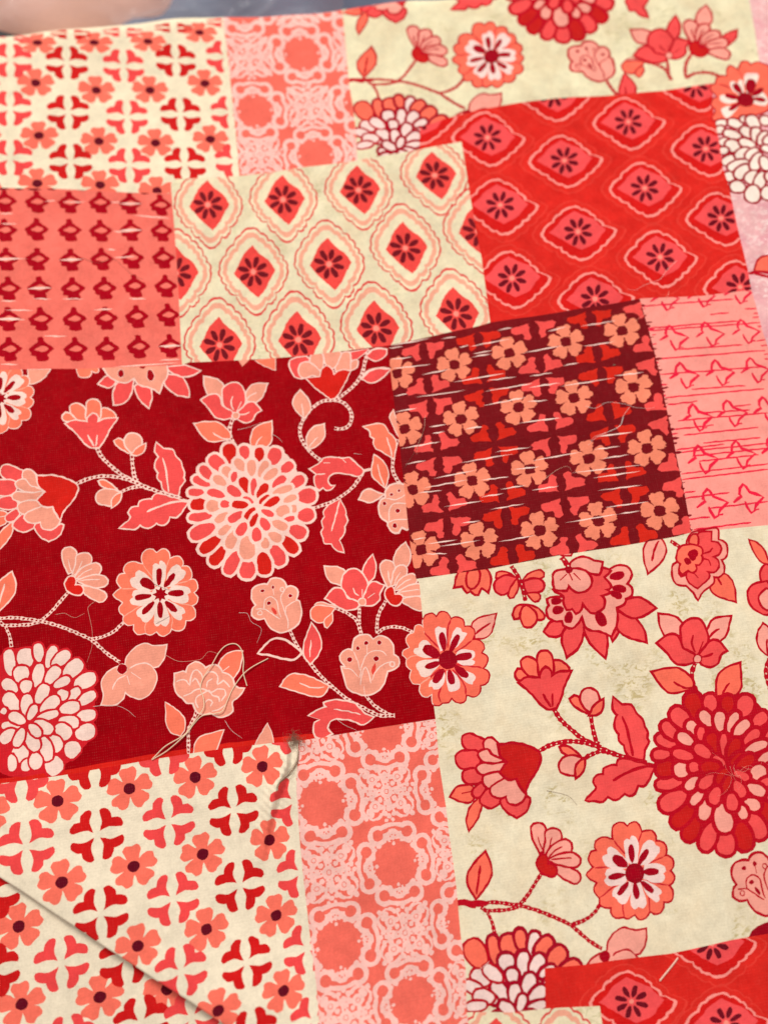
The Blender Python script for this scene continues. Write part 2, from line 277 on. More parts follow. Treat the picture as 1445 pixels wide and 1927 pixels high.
ART = {
    'dahlia': """S o 0 -54.2,28.33 -41.34,25.62 -33.37,12.43 -31.04,2.08 -34.07,-9 -41.59,-19.06 -54.5,-23.23 -67.38,-18.69 -75.1,-9.23 -76.87,4.07 -73.55,17.23 -65.6,25.73
T R 0.96 -64.29,29.38 -63.03,20.51 5.75
T P 0.96 -57.96,28.37 -56.88,22.4 4.37
T R 0.95 -51.4,27.65 -51.23,21.55 4.11
T P 0.95 -44.15,27.32 -45.9,20.12 5.83
T P 0.95 -37.37,20.64 -42.21,17.17 4.31
T P 0.94 -32.79,15 -37.99,10.78 4.7
T P 0.94 -27.58,7.01 -35.35,6.85 6.38
T P 0.93 -28.26,-0.51 -34.9,-1.77 5.72
T P 0.92 -31.37,-9.44 -38.07,-6.47 5.66
T R 0.91 -34.68,-16.57 -40.85,-9.86 4.99
T P 0.91 -40.48,-21.64 -44.43,-13.45 5.78
T R 0.9 -46.67,-25.48 -48.64,-16.18 5.94
T P 0.9 -54.33,-27.01 -53.86,-19.09 6.33
T P 0.9 -62.19,-25.27 -58.11,-15.96 5.34
T R 0.9 -68.48,-21.57 -63.92,-14.11 5.3
T R 0.9 -73.12,-16.49 -65.33,-9.95 5.09
T P 0.91 -77.29,-10.29 -67.78,-5.55 6.01
T P 0.93 -78.44,-2.43 -69.05,-1.5 3.87
T R 0.93 -78.25,3.19 -71.12,3.47 5.29
T P 0.93 -79.41,8.16 -73.13,8.49 3.37
T P 0.93 -77.73,14.51 -70.72,11.15 3.72
T P 0.94 -75.11,19.38 -70.26,14 4.17
T P 0.94 -71.39,23.87 -64.99,17.34 5.58
T L 0.95 -65.72,19.31 -62.56,14.72 3.79
T L 0.95 -61,22.63 -57.22,17.6 3.81
T L 0.94 -54.42,22.4 -54.21,15.46 3.86
T L 0.94 -48.06,21.77 -51.26,15.06 3.43
T L 0.95 -43.73,18.5 -49.21,13.99 3.66
T P 0.95 -40.23,15.17 -45.63,10.7 3.66
T L 0.94 -37.35,10.77 -45.32,8.29 3.09
T L 0.94 -35.56,6.85 -40.74,4.51 3.07
T L 0.93 -35.2,1.66 -38.34,1.67 3.39
T L 0.93 -38.08,0.38 -43.75,0.84 5.3
T P 0.93 -35.93,-1.99 -40.94,-3.7 2.45
T L 0.92 -38.89,-6.68 -45.01,-3.7 3.68
T L 0.91 -41.01,-11.33 -46.46,-8.82 3.95
T L 0.91 -47.05,-14.92 -47.84,-10.39 3.39
T L 0.91 -53.85,-19.3 -55.32,-9.66 6.4
T L 0.91 -62.05,-14.93 -59.77,-7.13 4.46
T L 0.91 -66.09,-9.33 -61.51,-5.02 3.09
T L 0.92 -67.75,-4.06 -63.01,-0.11 3.25
T L 0.94 -71.74,2.81 -66.11,2.44 5.02
T P 0.94 -71.83,8.94 -64.44,6.83 3.42
T L 0.94 -69.7,15.11 -64.28,11.64 3.77
T P 0.94 -60.99,17.36 -61.63,12.76 2.66
T R 0.94 -58.37,14.85 -54.99,8.29 4.48
T P 0.94 -53.14,14.61 -53.26,7 2.56
T R 0.94 -47.81,12.46 -51.34,6.05 3.78
T P 0.94 -63.82,10.77 -57.95,6.94 3.93
T P 0.93 -57.19,6.52 -52.83,4.08 2.38
T P 0.93 -66.18,3.53 -62.3,3.38 3.39
T R 0.93 -61.65,3.39 -54.88,3.28 3.55
T R 0.95 -46.55,7.21 -50.73,3.87 2.67
T R 0.95 -42.5,6.28 -48.73,2.33 3.53
T P 0.94 -44.49,-1.33 -49.76,1.15 2.72
T P 0.92 -62.68,-3.76 -57,0.3 3.68
T R 0.93 -55.89,-2.59 -52.2,2.29 3.3
T R 0.93 -53.65,-5.82 -51.16,-0.11 2.62
T P 0.92 -46.51,-7.42 -49.55,-2.07 3.7
T P 0.92 -58.41,-9.53 -55.73,-4.01 4.09
T P 0.92 -50.86,-12.07 -51.22,-6.16 4.09""",
    'trumpet': """S O 0.51 -132.12,38.82 -132.88,40.87 -131.92,42.05 -129.69,41.49 -126.75,39.19 -128.3,38.46
S O 0.51 -129.78,42.37 -130.33,45.01 -128.54,46.21 -125.72,45.35 -123.85,42.74 -122.93,38.4 -126.19,38.91 -128.55,40.91
S O 0.5 -117.93,39.39 -117.74,43.75 -115.33,44.08 -112.48,42.38 -111.48,40.34 -115.53,39.72
S O 0.5 -122.74,39.28 -123.58,44.5 -123.18,47.43 -121.05,48.05 -118.79,46.92 -117.99,43.45 -118.25,39.97
S P 0.51 -131.31,37.37! -128.32,38.69 -122.64,38.12! -122.55,40.15 -120.83,41.94 -118.83,40.53 -118.73,38.1! -115.53,39.72 -110.9,39.93! -113.49,35.35 -115.17,30.65 -116.99,27.43! -119.67,27.13 -122.53,28.83 -126.12,32.81
L o 0.56 -118.91,27.6 -120.52,30.03 -122.12,32.61
L o 0.56 -118.37,27.6 -118.26,30.05 -118.21,32.68""",
    'bud': """S O 0.5 -103.66,24.53! -107.04,26.23 -109.7,28.27 -110.71,30.04 -109.44,30.91 -107.12,29.73 -105.23,27.11
S L 0.5 -103.15,24.83! -105.83,27.69 -106.67,30.61 -105.25,32.84 -102.82,33.08 -100.52,31.53 -99.71,28.35 -101.09,25.72
S O 0.5 -103.09,24.14! -101.19,26.87 -98.13,28.66! -98.66,25.48 -100.94,24""",
    'side_bud': """S O 0.49 -107.55,8.57! -111.06,9.37 -114.93,11.28 -115.57,12.66 -113.7,12.94 -110.65,11.29
S L 0.49 -106.98,8.03! -109.98,9.11 -113.71,9.09 -115.99,7.18 -115.52,4.18 -112.78,3.1 -109.58,3.1
S O 0.49 -106.42,7.75! -106.52,5.28 -107.97,3.1 -109.5,2.01! -109.69,4.74 -108.24,6.93""",
    'bell_flower': """S O 0.43 -160.92,-3.46! -157.85,-0.19 -152.22,-0.2 -151.52,-4.02 -153.96,-5.66 -157.23,-5.11
L o 0.49 -156.48,-2.65 -152.3,-1.84
S O 0.43 -149.36,-4.55! -148.75,-7.79 -150.59,-12.13 -153.75,-15.91! -154.38,-12.7 -153.09,-8.37
S P 0.49 -155.51,16.16 -155.18,18.64 -152.57,19.21 -149.23,17.84 -146.11,16.17 -145.83,12.87 -150.43,12.89 -153.74,13.98
S P 0.48 -158.32,11.23 -155.79,12.88 -150.42,12.78 -148.63,10.69 -149.98,7.42 -155.32,6.9 -157.86,8.52
S P 0.49 -155.67,4.72 -153.64,6.08 -150.13,6.06 -147.42,2.53 -151.02,1.16 -154.87,1.99
S P 0.49 -151.77,-1.84 -148.33,0.89 -146.65,-0.18 -148.43,-3.45 -151.02,-3.74
S P 0.48 -148.55,-4.81 -144.5,-0.97 -140.57,-4.44 -140.91,-6.34 -144.36,-8 -147.58,-6.7
S P 0.48 -140.16,-6.06 -137.48,-3.88 -134.48,-7.4 -129.61,-4.98 -128.91,-6.62 -130.48,-9.85 -134.04,-11.73! -137.42,-9.84
S L 0.49 -146.16,16.72 -143.77,17.27 -140.59,14.52! -139.57,11.25 -137.05,8.57! -141.55,9.06 -144.93,11.77 -146.51,14.52
S L 0.49 -148.76,12.33 -145.58,13.14 -143.25,10.68 -137.05,8.57! -141.48,7.98 -146.34,9.05 -148.63,10.69
S L 0.49 -149.89,6.34 -148.41,7.96 -142.52,7.7 -137.04,8.3! -139.27,6.12 -139.95,4.49 -144.38,4.17 -148.14,4.7
S L 0.48 -146.7,0.36 -147.2,3.07 -144.38,4.17 -139.95,4.49 -136.93,2.36 -141.53,0.96 -144.52,-0.7
S L 0.48 -144.22,-1.24 -141.01,0.96 -136.93,2.36 -133.52,2.65! -132.23,-0.06 -130.31,-3.34 -131.94,-6.05 -134.51,-7.13 -137.28,-6.04 -137.77,-3.61! -140.57,-4.44 -143.51,-3.4
S R 0.54 -140.59,14.52! -134.53,14.85 -129.18,13.55 -124.99,11.36 -124.24,8.61 -126.36,4.26 -129.31,0.46 -130.37,-2.8! -132.55,0.48 -133.52,2.65! -136.93,2.36 -139.97,4.76! -138.27,6.94 -136.78,8.31! -139.54,10.71""",
    'serrated_leaf': """S P 0.5 -93.61,29.31! -90.67,26.43! -87.11,26.15 -85.54,23.27! -83.23,21.01 -82.52,18.2! -81.63,16.54 -81.77,14.3! -81.18,13.19 -82.85,10.36 -83.43,7.01! -87.43,8.04 -89.39,9.68 -90.11,12.47! -91.84,14.14 -91.75,16.4! -93.27,18.66 -93.19,20.94 -92.02,23.24! -93.84,25.54 -93.76,27.86
L o 0.61 -90.62,22.67 -88.88,17.54 -87.18,8.32""",
    'broad_leaf': """S P 0.49 -105.83,-6.74! -102.02,-3.53 -101.34,-1.9! -102.57,-0.24 -101.37,1.67 -98.69,1.92! -98.33,4.12 -95.7,4.94 -93.29,4.94! -92.64,6.88 -90,7.17 -85.71,5.86 -79.31,4.31! -81.62,-0.16 -83.58,-2.11 -85.96,-1.87! -87.09,-4.61 -89.13,-5.44 -91.03,-4.37! -93.27,-6.28 -95.36,-6.56 -97.58,-5.2! -99.58,-7.09 -102.84,-6.78
L o 0.7 -95.3,-0.03 -89.67,2.48 -84.03,4.23 -78.26,4.44""",
    'stem': """L o 0.76 -82.29,5.65 -80.4,4.85 -78.26,4.33
C 1.75 -117.74,26.85 -115.42,23.08 -111.22,19.07 -106.67,15.47 -99.48,11.91
C 1.71 -103.07,23.97 -102.57,19.72 -101.25,14.13 -100.09,12.91
C 1.57 -106.71,8.03 -103.08,9.69 -98.84,10.51 -93.88,9.1
C 1.7 -124.74,11.64 -120.53,13.53 -115.18,14.71 -109.8,14.61 -104.41,13.55 -98.9,11.35 -91.14,8.27 -81.92,5.66""",
    'star_blossom': """S P 0.52 -119.47,55.15! -116.94,58.13 -113.66,59.01! -112.4,56.95 -114.92,53.69
S P 0.51 -112.48,46.15! -113.09,51.08 -111.21,55.78 -105.21,57.54! -105.9,51.1 -108.41,47.04
S P 0.51 -97.92,44.59! -102.41,49.29 -103.89,54.58 -97.57,52.98! -97.07,49.2
S P 0.51 -81.67,49.59! -86.93,50.67 -91.52,54.93 -91.46,59.02! -85.01,57.86 -82.08,53.3
S P 0.52 -91.37,62.27! -83.61,63.14! -77.38,60.9! -81.2,58.79 -84.48,58.33 -89,60.17
S L 0.53 -118.17,62.35! -115.32,58.72 -111.25,56.36 -107.9,56.08 -104.97,58.12! -102.8,55.15 -97.03,53.26 -93.84,51.19! -92.66,55.52 -90.9,59.01 -91.75,63.77! -106.26,65.21 -117.47,64.15
T g 0.17 -110.54,58.13 -110.79,61.68 2.29
T g 0.17 -97.51,56.49 -98.68,61.27 3.01
D g 0 -101.65,63.29 1.45""",
    'cut_blossom': """S O 0.35 -129.59,64.24! -128.91,60.02 -127.06,58.22 -123.76,58.81 -123.45,61.23! -120.55,60.58 -120.9,64.23!""",
    'corner_leaf': """S L 0.41 -149.48,61.36! -140.45,61.5! -143.13,56.85 -147.73,54.91""",
    'leaf_tips': """S O 0.23 -54.4,65.8! -51.08,63.75 -45.78,61.41! -45.99,67.11!
S L 0 -61.53,65.9! -59.66,62.87! -56.79,66.21!""",
    'lotus': """S L 0.44 -75.45,58.18! -71.08,57.26 -68.87,56.11 -67.27,53.63 -67.35,49.4 -70.38,50.27 -73.16,49.83! -74.83,53.87
S L 0.45 -49.13,55.18! -53.38,55.19 -55.92,54.04 -57.76,50.44 -57.48,48.22 -53.58,47.32! -51.04,49.53
L o 0.48 -57.49,48.44 -55.39,50.46 -53.26,51.44
S P 0.48 -63.34,43.29 -66.38,45.44 -67.35,49.4 -67.24,52.96 -65.37,54.77 -62.82,55.48 -60.23,54.63 -58.41,50.88 -58.09,46.88 -59.52,44.22 -61.41,42.87
S P 0.48 -76.12,48.06! -72.96,50.05 -69.95,50.36 -68.39,48.5 -67.44,45.42 -63.33,42.85 -63.26,40.63! -67.06,40.04 -70.06,40.96 -72.75,44.49
S P 0.48 -61.18,42.43 -58.69,45.11! -57.02,46.89 -54.44,47.1 -51.51,43.69! -53.64,42.39 -54.63,39.71 -57.18,38.63 -60.24,39.77
L o 0.48 -63.09,49.91 -63.88,47.69 -63.4,45.49 -62.5,43.74
L o 0.48 -59.61,47.54 -61.42,43.31
L o 0.48 -56.04,43.09 -57.74,42.21 -60.31,41.9
D L 0.48 -61.79,41.45 1.31""",
    'leaf_low': """S O 0.44 -78.44,37.68! -73.36,38.47 -68.69,38.11 -64.3,34.39 -63.96,31.49 -67.11,30.79 -71.71,30.25 -74.75,32.42
L o 0.48 -70.83,33.84 -67.15,31.68 -63.31,31.18""",
    'leaf_high': """S O 0.44 -46.73,38.66! -51.51,37.17 -54.42,34.31 -54.61,27.85 -51.59,26.95 -48.64,27.82! -46.58,30.67
L o 0.48 -50.48,32.24 -52.13,30.26 -53.11,27.84""",
    'lotus_stem': """C 1.74 -62.81,39.97 -63.97,36.63 -63.59,32.61 -61.94,29.25""",
    'fan_flower': """S P 0.45 -39.87,64.19 -38.02,66.51 -32.75,67.18 -31.74,65.08 -35.05,63.56 -35.65,59.44 -33.94,57.65 -37.29,58.43
S P 0.35 -14.1,69.09! -6.45,70.76! -9.78,67.42 -13.1,65.41
S L 0.45 -14.48,60.77! -15.7,62.87 -12.63,65.4 -11.19,64.85 -11.64,62.27
S L 0.45 -20.21,60.89 -19.32,65.54 -17.46,68.9 -14.58,68.84 -14.3,65.43 -14.48,60.77 -17.35,61.35
S L 0.45 -25.6,68.69 -22.27,70.24 -18.42,69.18 -20.25,63.48 -22.13,61.95 -24.07,63.51
S L 0.45 -31.01,64.55 -30.84,67.68 -28.47,68.7 -26.56,68.69 -25.54,65.58 -26.65,61.46 -29.79,63.77
S L 0.44 -26.82,58.15! -30.17,58.91 -33.94,57.9 -35.68,60.46 -35.29,63.56 -32.69,64.82 -30.27,63.77 -26.62,59.93
S R 0.39 -32.75,57.65! -26.82,58.15! -25.94,61.46 -24.06,62.99 -22.13,61.69 -21.13,58.85! -19.25,60.62 -16.87,61.08 -14.24,60.51! -16.32,55.69 -19.56,49.67 -22.14,48.22! -24.78,50.3 -29.12,53.88""",
    'vine': """C 1.61 -21.89,47.71 -17.63,46.87 -14.3,43.61 -13.32,39.63 -14.69,36.16 -17.47,34.92 -20.36,35.18
C 1.65 -6.69,70.24 -8.08,64.29 -9.48,58.69 -12.52,54.14 -16.26,50.63 -20.01,47.92 -22.37,47.72 -26.14,47.07 -30.34,43.92 -33.09,40 -34.65,36.09 -34.3,31.66 -31.36,26.7 -28.03,23.28 -24.52,20.87""",
    'leaf_a': """S L 0.44 -35.01,52.14! -31.86,48.42 -30.6,44.92 -31.25,42.44 -33.1,40.25! -36.48,43.51 -37.72,46.47 -37.08,49.43
L o 0.44 -34.18,46.45 -33.88,43.48 -33.34,40.5""",
    'leaf_b': """S L 0.44 -24.9,37! -28.74,35.89 -31.26,33.02 -31.66,29.61 -31.13,26.69! -27.64,28.03 -24.66,31.83
L o 0.43 -27.23,31.41 -29.53,29.05 -30.99,26.59""",
    'leaf_c': """S P 0.45 -6.91,67.38 -5.01,69.71 -2.14,70.74 0.97,70.27! 0.25,67.44 -3.56,65.34
L o 0.6 -6.91,67.9 -5.01,69.97 -1.66,70.9 0.83,70.32""",
    'leaf_d': """S P 0.44 -9.23,57.17! -6.87,60.22 -2.6,61.81 2.63,61.65! -0.23,58.34 -4.96,55.49
L o 0.59 -8.99,57.43 -5.93,60.74 -2.13,61.81 2.39,61.64""",
    'scroll_leaf': """S P 0.47 -30.06,18.13! -26.14,20.42 -24.76,22.28! -21.05,22.72 -17.34,22.21! -14.09,22.4 -11.3,19.74 -8.51,17.33! -9.88,15 -14.97,16.04 -19.61,16.6 -22.37,15.23 -23.04,12.89 -21.85,10.99 -20.01,11.19! -21.83,9.57 -23.68,9.6 -24.85,10.56! -26.22,9.39! -27.87,11.53 -28.15,14.82 -27.24,15.75!
L o 0.42 -24.74,20.64 -21.96,20.62
L o 0.42 -16.64,21.97 -15.47,20.53
L o 0.42 -27.47,15.75 -25.62,15.97 -24,16.19""",
    'branch': """L o 1.03 -8.74,16.87 -7.13,17.32 -4.82,17.78
C 1.54 -8.28,16.86 -9.88,14.05 -13.07,9.86 -17.18,6.63 -20.83,4.34 -25.4,2.77 -29.29,1.86 -34.6,3.07""",
    'leaf_e': """S O 0.42 -3.92,23.45! -0.68,21.09 1.39,17.34 1.39,13.59 0.47,10.3! -2.98,13.09 -4.82,15.43 -4.6,19.19
L o 0.42 -2.52,19.66 -1.6,14.97 0.15,10.77""",
    'leaf_f': """S O 0.43 -8.39,35.92! -5.35,36.4 -2.09,37.14 0.24,36.12 1.64,33.14! 3.5,31.68 4.88,28.78 3.94,22.56! 1.17,23.94 -1.61,25.83! -3,26.31 -4.16,28.74! -3.94,30.69 -5.33,31.68! -5.81,34.16
L o 0.48 1.17,31.17 2.56,26.34 3.25,23.02""",
    'leaf_g': """S P 0.42 -17.85,5.23! -15.73,0.96 -15.7,-1.38! -14.77,-3.7 -16.11,-6.01! -15.86,-8.31 -18.08,-11.53! -16.93,-13.81 -16.22,-16.32! -19.16,-15.2 -21,-12.91! -23.72,-12.45 -23.98,-10.6! -24.94,-8.27 -24.07,-6.42! -24.81,-3.61 -23.7,-1.74! -24.2,0.15 -22.19,2.95
L o 0.47 -17.98,4.76 -19.36,-1.34 -21.08,-7.84""",
    'bud_stem': """S L 0.34 4,43.2! 2.59,40.15 4.44,34.65 5.82,31.72! 5.38,36.15
C 1.52 5.82,30.25 4.41,26.37 3.71,21.61 3.47,17.84 4.38,15.02 6.9,11""",
    'berry_flower': """S L 0.51 -9.82,5.36! -8.01,8.4 -5.26,9.1 -2.97,7.94 -0.22,7.25! -2.51,5.61 -5.7,4.2
S L 0.6 0.93,8.42 2.54,10.77 5.75,11.48 8.5,10.27 9.82,3.2 10,-6.48 7.05,-6.02 5.68,-8.08 3.41,-7.84 1.83,-5.54 2.06,-4.16! -1.13,-1.83 -1.81,1.42 -1.13,4.68 0.7,5.61!
L o 0.41 2.06,-3.7 2.06,0.01 3.21,2.79 6.18,3.7 9.37,3.2
L o 0.41 1.6,-4.15 4.33,-3.25 9.33,-3.05
L o 0.42 0.93,5.61 4.36,5.12 7.1,6.04 9.4,7.9
D g 0.19 2.99,7.25 0.65
D g 0.19 6.06,8.78 0.65
D g 0.18 0.24,3.42 0.74
D g 0.18 5.48,0.44 0.92
D g 0.18 4.33,-5.55 0.91""",
    'daisy': """S O 0.35 -90.28,-16.89! -91.81,-15.57 -93.28,-15.22 -95.28,-16.16 -96.04,-18.79 -95.48,-21.42! -97.4,-20.84 -100.05,-20.4 -102.34,-21.42 -102.95,-23.75 -102.16,-24.91! -104.46,-25.49 -105.5,-27.53 -104.8,-29.27 -103.39,-30.72! -105.19,-31.89 -106.38,-33.34 -104.96,-34.78 -102.24,-36.23! -103.54,-37.96 -103.4,-39.69 -101.48,-41.7! -101.6,-43.71 -99.74,-45 -97.13,-44.86! -97.26,-46.85 -95.68,-48.55 -92.55,-48.27! -90.81,-48.83 -88.35,-47.42! -87.15,-48.83 -85.43,-49.24 -83.52,-47.97 -82.77,-46.27! -81.01,-47.25 -78.76,-46.82 -77.56,-45.12 -77.52,-43.13! -75.51,-43.27 -73.99,-41.98 -73.99,-39.4 -75.53,-37.54! -73.86,-36.53 -73.25,-34.51 -74.94,-32.48! -73.59,-30.74 -73.99,-28.42 -75.48,-27.26 -77.19,-27.57! -76.11,-26.1 -76.51,-23.49 -78.01,-22.18 -80.04,-22.19! -79.83,-20.29 -81.08,-18.53 -83.15,-18.38 -85.02,-19.11! -85.91,-16.17 -87.72,-15.28 -89.16,-15.86
L v 0.35 -95.48,-21.56 -94.23,-23.17 -91.23,-26.68
L v 0.35 -103.36,-31.16 -98.88,-30.73 -92.09,-31.34
L v 0.35 -101.48,-41.7 -96.52,-38.27 -91.77,-35.4
L v 0.34 -82.77,-46.27 -82.74,-41.43 -84.68,-37.43
L v 0.35 -85.02,-19.11 -85.93,-21.45 -87.32,-27.87
L v 0.35 -77.18,-27.71 -82.27,-29.62 -85.31,-31.94
L v 0.35 -75.53,-37.54 -80.73,-36.55 -84.25,-35.12
L v 0.34 -92.55,-48.27 -92.81,-44.58 -90.34,-38.87
S W 0 -91.07,-29.01! -91.38,-26.68 -91.66,-21.71 -90.82,-20.84 -89.32,-21.43! -88.81,-19.97 -87.16,-20.42 -86.16,-22.62 -86.26,-26.12 -86.88,-30.2! -88.01,-30.77
S W 0 -86.57,-30.49! -85.67,-26.12 -84.38,-22.92 -82.12,-21.32 -80.32,-22.34 -79.99,-23.21! -78.5,-24.08 -78.57,-25.83 -80.61,-28.16 -83.39,-30.2!
S W 0 -84.48,-31.36! -83.41,-29.91 -78.8,-29.9 -76.45,-31.04 -76.09,-32.49 -77.19,-33.36! -76.52,-35.09 -77.88,-36.54 -81.3,-36.55 -85.13,-34.83!
S W 0 -85.94,-35.7! -84.21,-35.7 -80.1,-37.7 -78.03,-39.12 -77.68,-40.27 -79.06,-41.13! -78.7,-42.56 -80.08,-43.42 -81.84,-42.28 -83.96,-40.01
S W 0 -88.81,-35.99! -86.21,-35.99 -84.19,-40.86 -83.74,-44 -85.06,-45.71 -86.94,-44.86! -88.44,-45.86 -89.68,-44.3 -89.6,-41.16
S W 0 -90.56,-35.98! -89.12,-35.7 -89.64,-40.59 -91.98,-44.02 -94.02,-43.73 -95.01,-42.3! -96.71,-41.15 -96.44,-39.14 -93.95,-37.42
S W 0 -90.46,-33.38! -92.04,-31.92 -96.5,-31.31 -98.8,-31.89 -99.27,-33.34 -98.62,-34.21! -99.96,-35.66 -99.28,-36.82 -96.86,-37.69 -92.8,-37.13 -90.6,-35.41
S W 0 -89.75,-31.06! -90.82,-28.43 -94.88,-24.62 -96.98,-23.6 -98.39,-24.62 -98.31,-26.07! -100.02,-26.66 -100.21,-28.4 -98.3,-30.73 -93.81,-31.91
D c 0 -87.84,-33.24 3.64
T g 0 -89.1,-22.75 -88.68,-29.61 2.47
T g 0 -82.67,-24.82 -86.57,-30.49 2.33
T g 0 -78.66,-32.65 -84.97,-32.81 2.65
T g 0 -80.97,-39.99 -85.78,-35.99 2.4
T g 0 -87.23,-42.44 -87.94,-35.99 2.39
T g 0 -94.54,-40.87 -90.11,-36.13 2.32
T g 0 -98.14,-34.65 -91.32,-33.67 2.39
T g 0 -96.19,-27.24 -90.36,-30.76 3.8
X g -87.84,-33.24 3.14 1.8""",
    'half_daisy': """S L 0.44 -124.92,-24.74! -127.47,-19.79 -128,-15.79 -125.87,-14.53 -123.32,-15.52 -122.38,-18.76 -122.82,-23.24
S L 0.45 -123.62,-25.73! -122.46,-21.25 -122.19,-17.76 -119.27,-16.76 -116.95,-17.77 -116.76,-20.51 -119.87,-22.75
S L 0.45 -122.56,-26.72! -120.8,-23.74 -117.94,-21.76 -114.45,-20.88 -112.57,-22.3 -112.89,-24.78 -116.58,-26.25
S L 0.45 -121.48,-27.72! -117.59,-26.24 -113.08,-25.53 -109.95,-26.79 -109.3,-28.78 -111.68,-30.26 -116.26,-29.73
S L 0.45 -119.79,-29.71! -114.65,-30.74 -110.51,-32.24 -109.35,-34.22 -110.67,-35.94 -113.19,-35.44 -117.45,-32.95
L o 0.35 -123.17,-25.23 -124.85,-22.26 -125.54,-19.28
L o 0.35 -122.39,-25.73 -120.91,-22.25 -120.08,-19.76
L o 0.35 -121.56,-26.73 -118.76,-24.24 -115.82,-23.02
L o 0.35 -120.48,-27.72 -116.49,-27.25 -112.44,-27.28
S R 0.44 -126.08,-28.72 -125.04,-26.48 -123.1,-26.13 -122.22,-27.72 -122.31,-29.46! -119.79,-29.71 -118.71,-31.46 -119.68,-33.19 -122.46,-32.93 -125.12,-31.2""",
    'spray_stem': """C 1.46 -149.78,-44.03 -147.7,-45.23 -143.38,-45.23 -138.66,-44.97 -134.47,-43.98
C 1.45 -147.15,-45.96 -145.41,-49.32 -144.4,-53.61
C 1.49 -124.53,-32.19 -127.55,-36.14 -130.53,-40.08 -134.04,-43.5
C 1.48 -100.95,-43.27 -104.8,-47.38 -109.05,-49.54 -113.82,-50.74
C 1.47 -152.94,-42.09 -149.95,-42.57 -144.16,-42.32 -137.89,-43.03 -133.54,-43.74 -127.03,-45.43 -120.36,-47.86 -113.82,-50.74 -110.21,-53.61 -106.54,-56.47 -101.74,-59.42""",
    'spray_leaf': """S O 0.42 33.25,-142.86! 30.92,-138.88 30.73,-135.35 33.04,-131.81 37.03,-128! 38.79,-132.28 38.36,-136.31 35.5,-140.34
L o 0.53 35.11,-132.31 34.24,-137.35 33.39,-141.86""",
    'round_leaf': """S L 0.38 -99.8,-60.51 -99.07,-57.43 -96.4,-54.11 -92.66,-52.43 -88.77,-53.38 -84.49,-52.9! -84.92,-57.43 -87.08,-60.74 -89.44,-61.22! -87.54,-64.04 -87.51,-67.32 -89.81,-71.51 -93.56,-72.9 -97.5,-71.51 -98.8,-70.12! -99.56,-72.9 -102.52,-75.22 -107.6,-75.23! -106.88,-71.98 -108.24,-67.79 -106.86,-64.04 -102.67,-61.22
L o 0.43 -97.78,-61.69 -95.48,-60.27 -91.22,-59.8 -89.21,-61.22
L o 0.43 -103.9,-69.65 -102.27,-65.92 -99.02,-64.28
L o 0.43 -97.17,-63.34 -93.17,-65.68
L o 0.43 -98.52,-64.51 -97.3,-67.79
D g 0.19 -100.76,-61.93 1.92""",
    'white_dahlia_base': """S H 0 -151.04,-81.2 -151.43,-64.77 -147.41,-55.75 -134.45,-53.72 -121.37,-57.42 -112.13,-65.43 -110.29,-83.76 -115.15,-92.8 -123.39,-98.55 -137.59,-101.68 -146.44,-97.2""",
    'white_dahlia': """T U 0.7H -145.5,-54.41 -144.02,-64.44 4.41
T U 0.71H -139.19,-54.06 -138.31,-61.77 6.57
T U 0.72H -134.57,-52.2 -133.33,-59.26 4.02
T u 0.72H -127.9,-53.22 -129.84,-61.6 4.19
T U 0.71H -121.85,-55.41 -128.16,-60.94 4.69
T U 0.71H -116.82,-58.93 -123.39,-65.1 5.94
T U 0.72H -110.79,-64.77 -119.2,-68.25 5.82
T u 0.71H -110.37,-71.04 -117.06,-74.83 4.49
T u 0.7H -109.57,-78.88 -117.01,-79.57 4.43
T u 0.7H -109.57,-84.4 -117.17,-86.54 6.15
T u 0.69H -115.75,-93.76 -120.23,-89.46 6.42
T u 0.68H -121.85,-100.11 -127.25,-94.78 6.84
T W 0.71H -140.09,-60.77 -139.88,-67.26 6
T W 0.72H -132.93,-59.93 -133.85,-68.92 4.51
T W 0.71H -125.55,-61.27 -130.04,-67.43 4.81
T W 0.71H -120.79,-65.6 -126.88,-68.49 3.55
T W 0.71H -116.67,-69.41 -122.63,-74.78 3.81
T W 0.71H -116.29,-75.65 -124.14,-77.37 4.59
T W 0.71H -115.93,-82.16 -124.18,-81.23 4.55
T W 0.7H -119.02,-87.36 -124.92,-82.86 5.43
T W 0.7H -122.42,-91.88 -127.65,-87.08 5.49
T W 0.69H -126.44,-95.88 -129.65,-87.24 4.78
T W 0.71H -137.93,-66.1 -137.42,-71.07 4.58
T W 0.71H -122.86,-69.74 -123.57,-73.7 4.38
T W 0.71H -129.83,-67.82 -132.62,-74.85 4.89
T W 0.7H -124.68,-72.64 -131.27,-78.12 4.86
T W 0.7H -124.24,-78.29 -132.48,-80.51 3.08
T W 0.7H -126.08,-85.46 -133.39,-81.61 4.5
T W 0.7H -146.71,-66.1 -141.06,-70.74 4.32
T W 0.7H -145.55,-71.4 -139.75,-77.3 5.33
T W 0.7H -146.26,-76.98 -144.25,-78.45 2.48
T W 0.69H -145.54,-83.15 -138.09,-82.9 3.13
T W 0.68H -145.21,-88.95 -140.24,-84.62 4.39
T W 0.67H -137.29,-96.5 -138.1,-90.11 6.57
T W 0.67H -139.46,-99.63 -140.81,-93.61 3.33
T W 0.67H -134.95,-99.67 -134.78,-95.25 3.6
T W 0.68H -130.46,-98.73 -132.62,-93.03 4.72
T W 0.71H -137.04,-71.46 -136.28,-79.75 4.55
T W 0.7H -143.03,-78.77 -136.61,-81.93 3.82
T W 0.69H -131.23,-92.07 -136.26,-84.95 4.74
T W 0.68H -139.49,-90.74 -137.23,-83.98 3.71
T W 0.7H -133.24,-75.4 -135.43,-81.06 3.17
T W 0.69H -130.68,-86.82 -135.13,-82.68 3.45""",
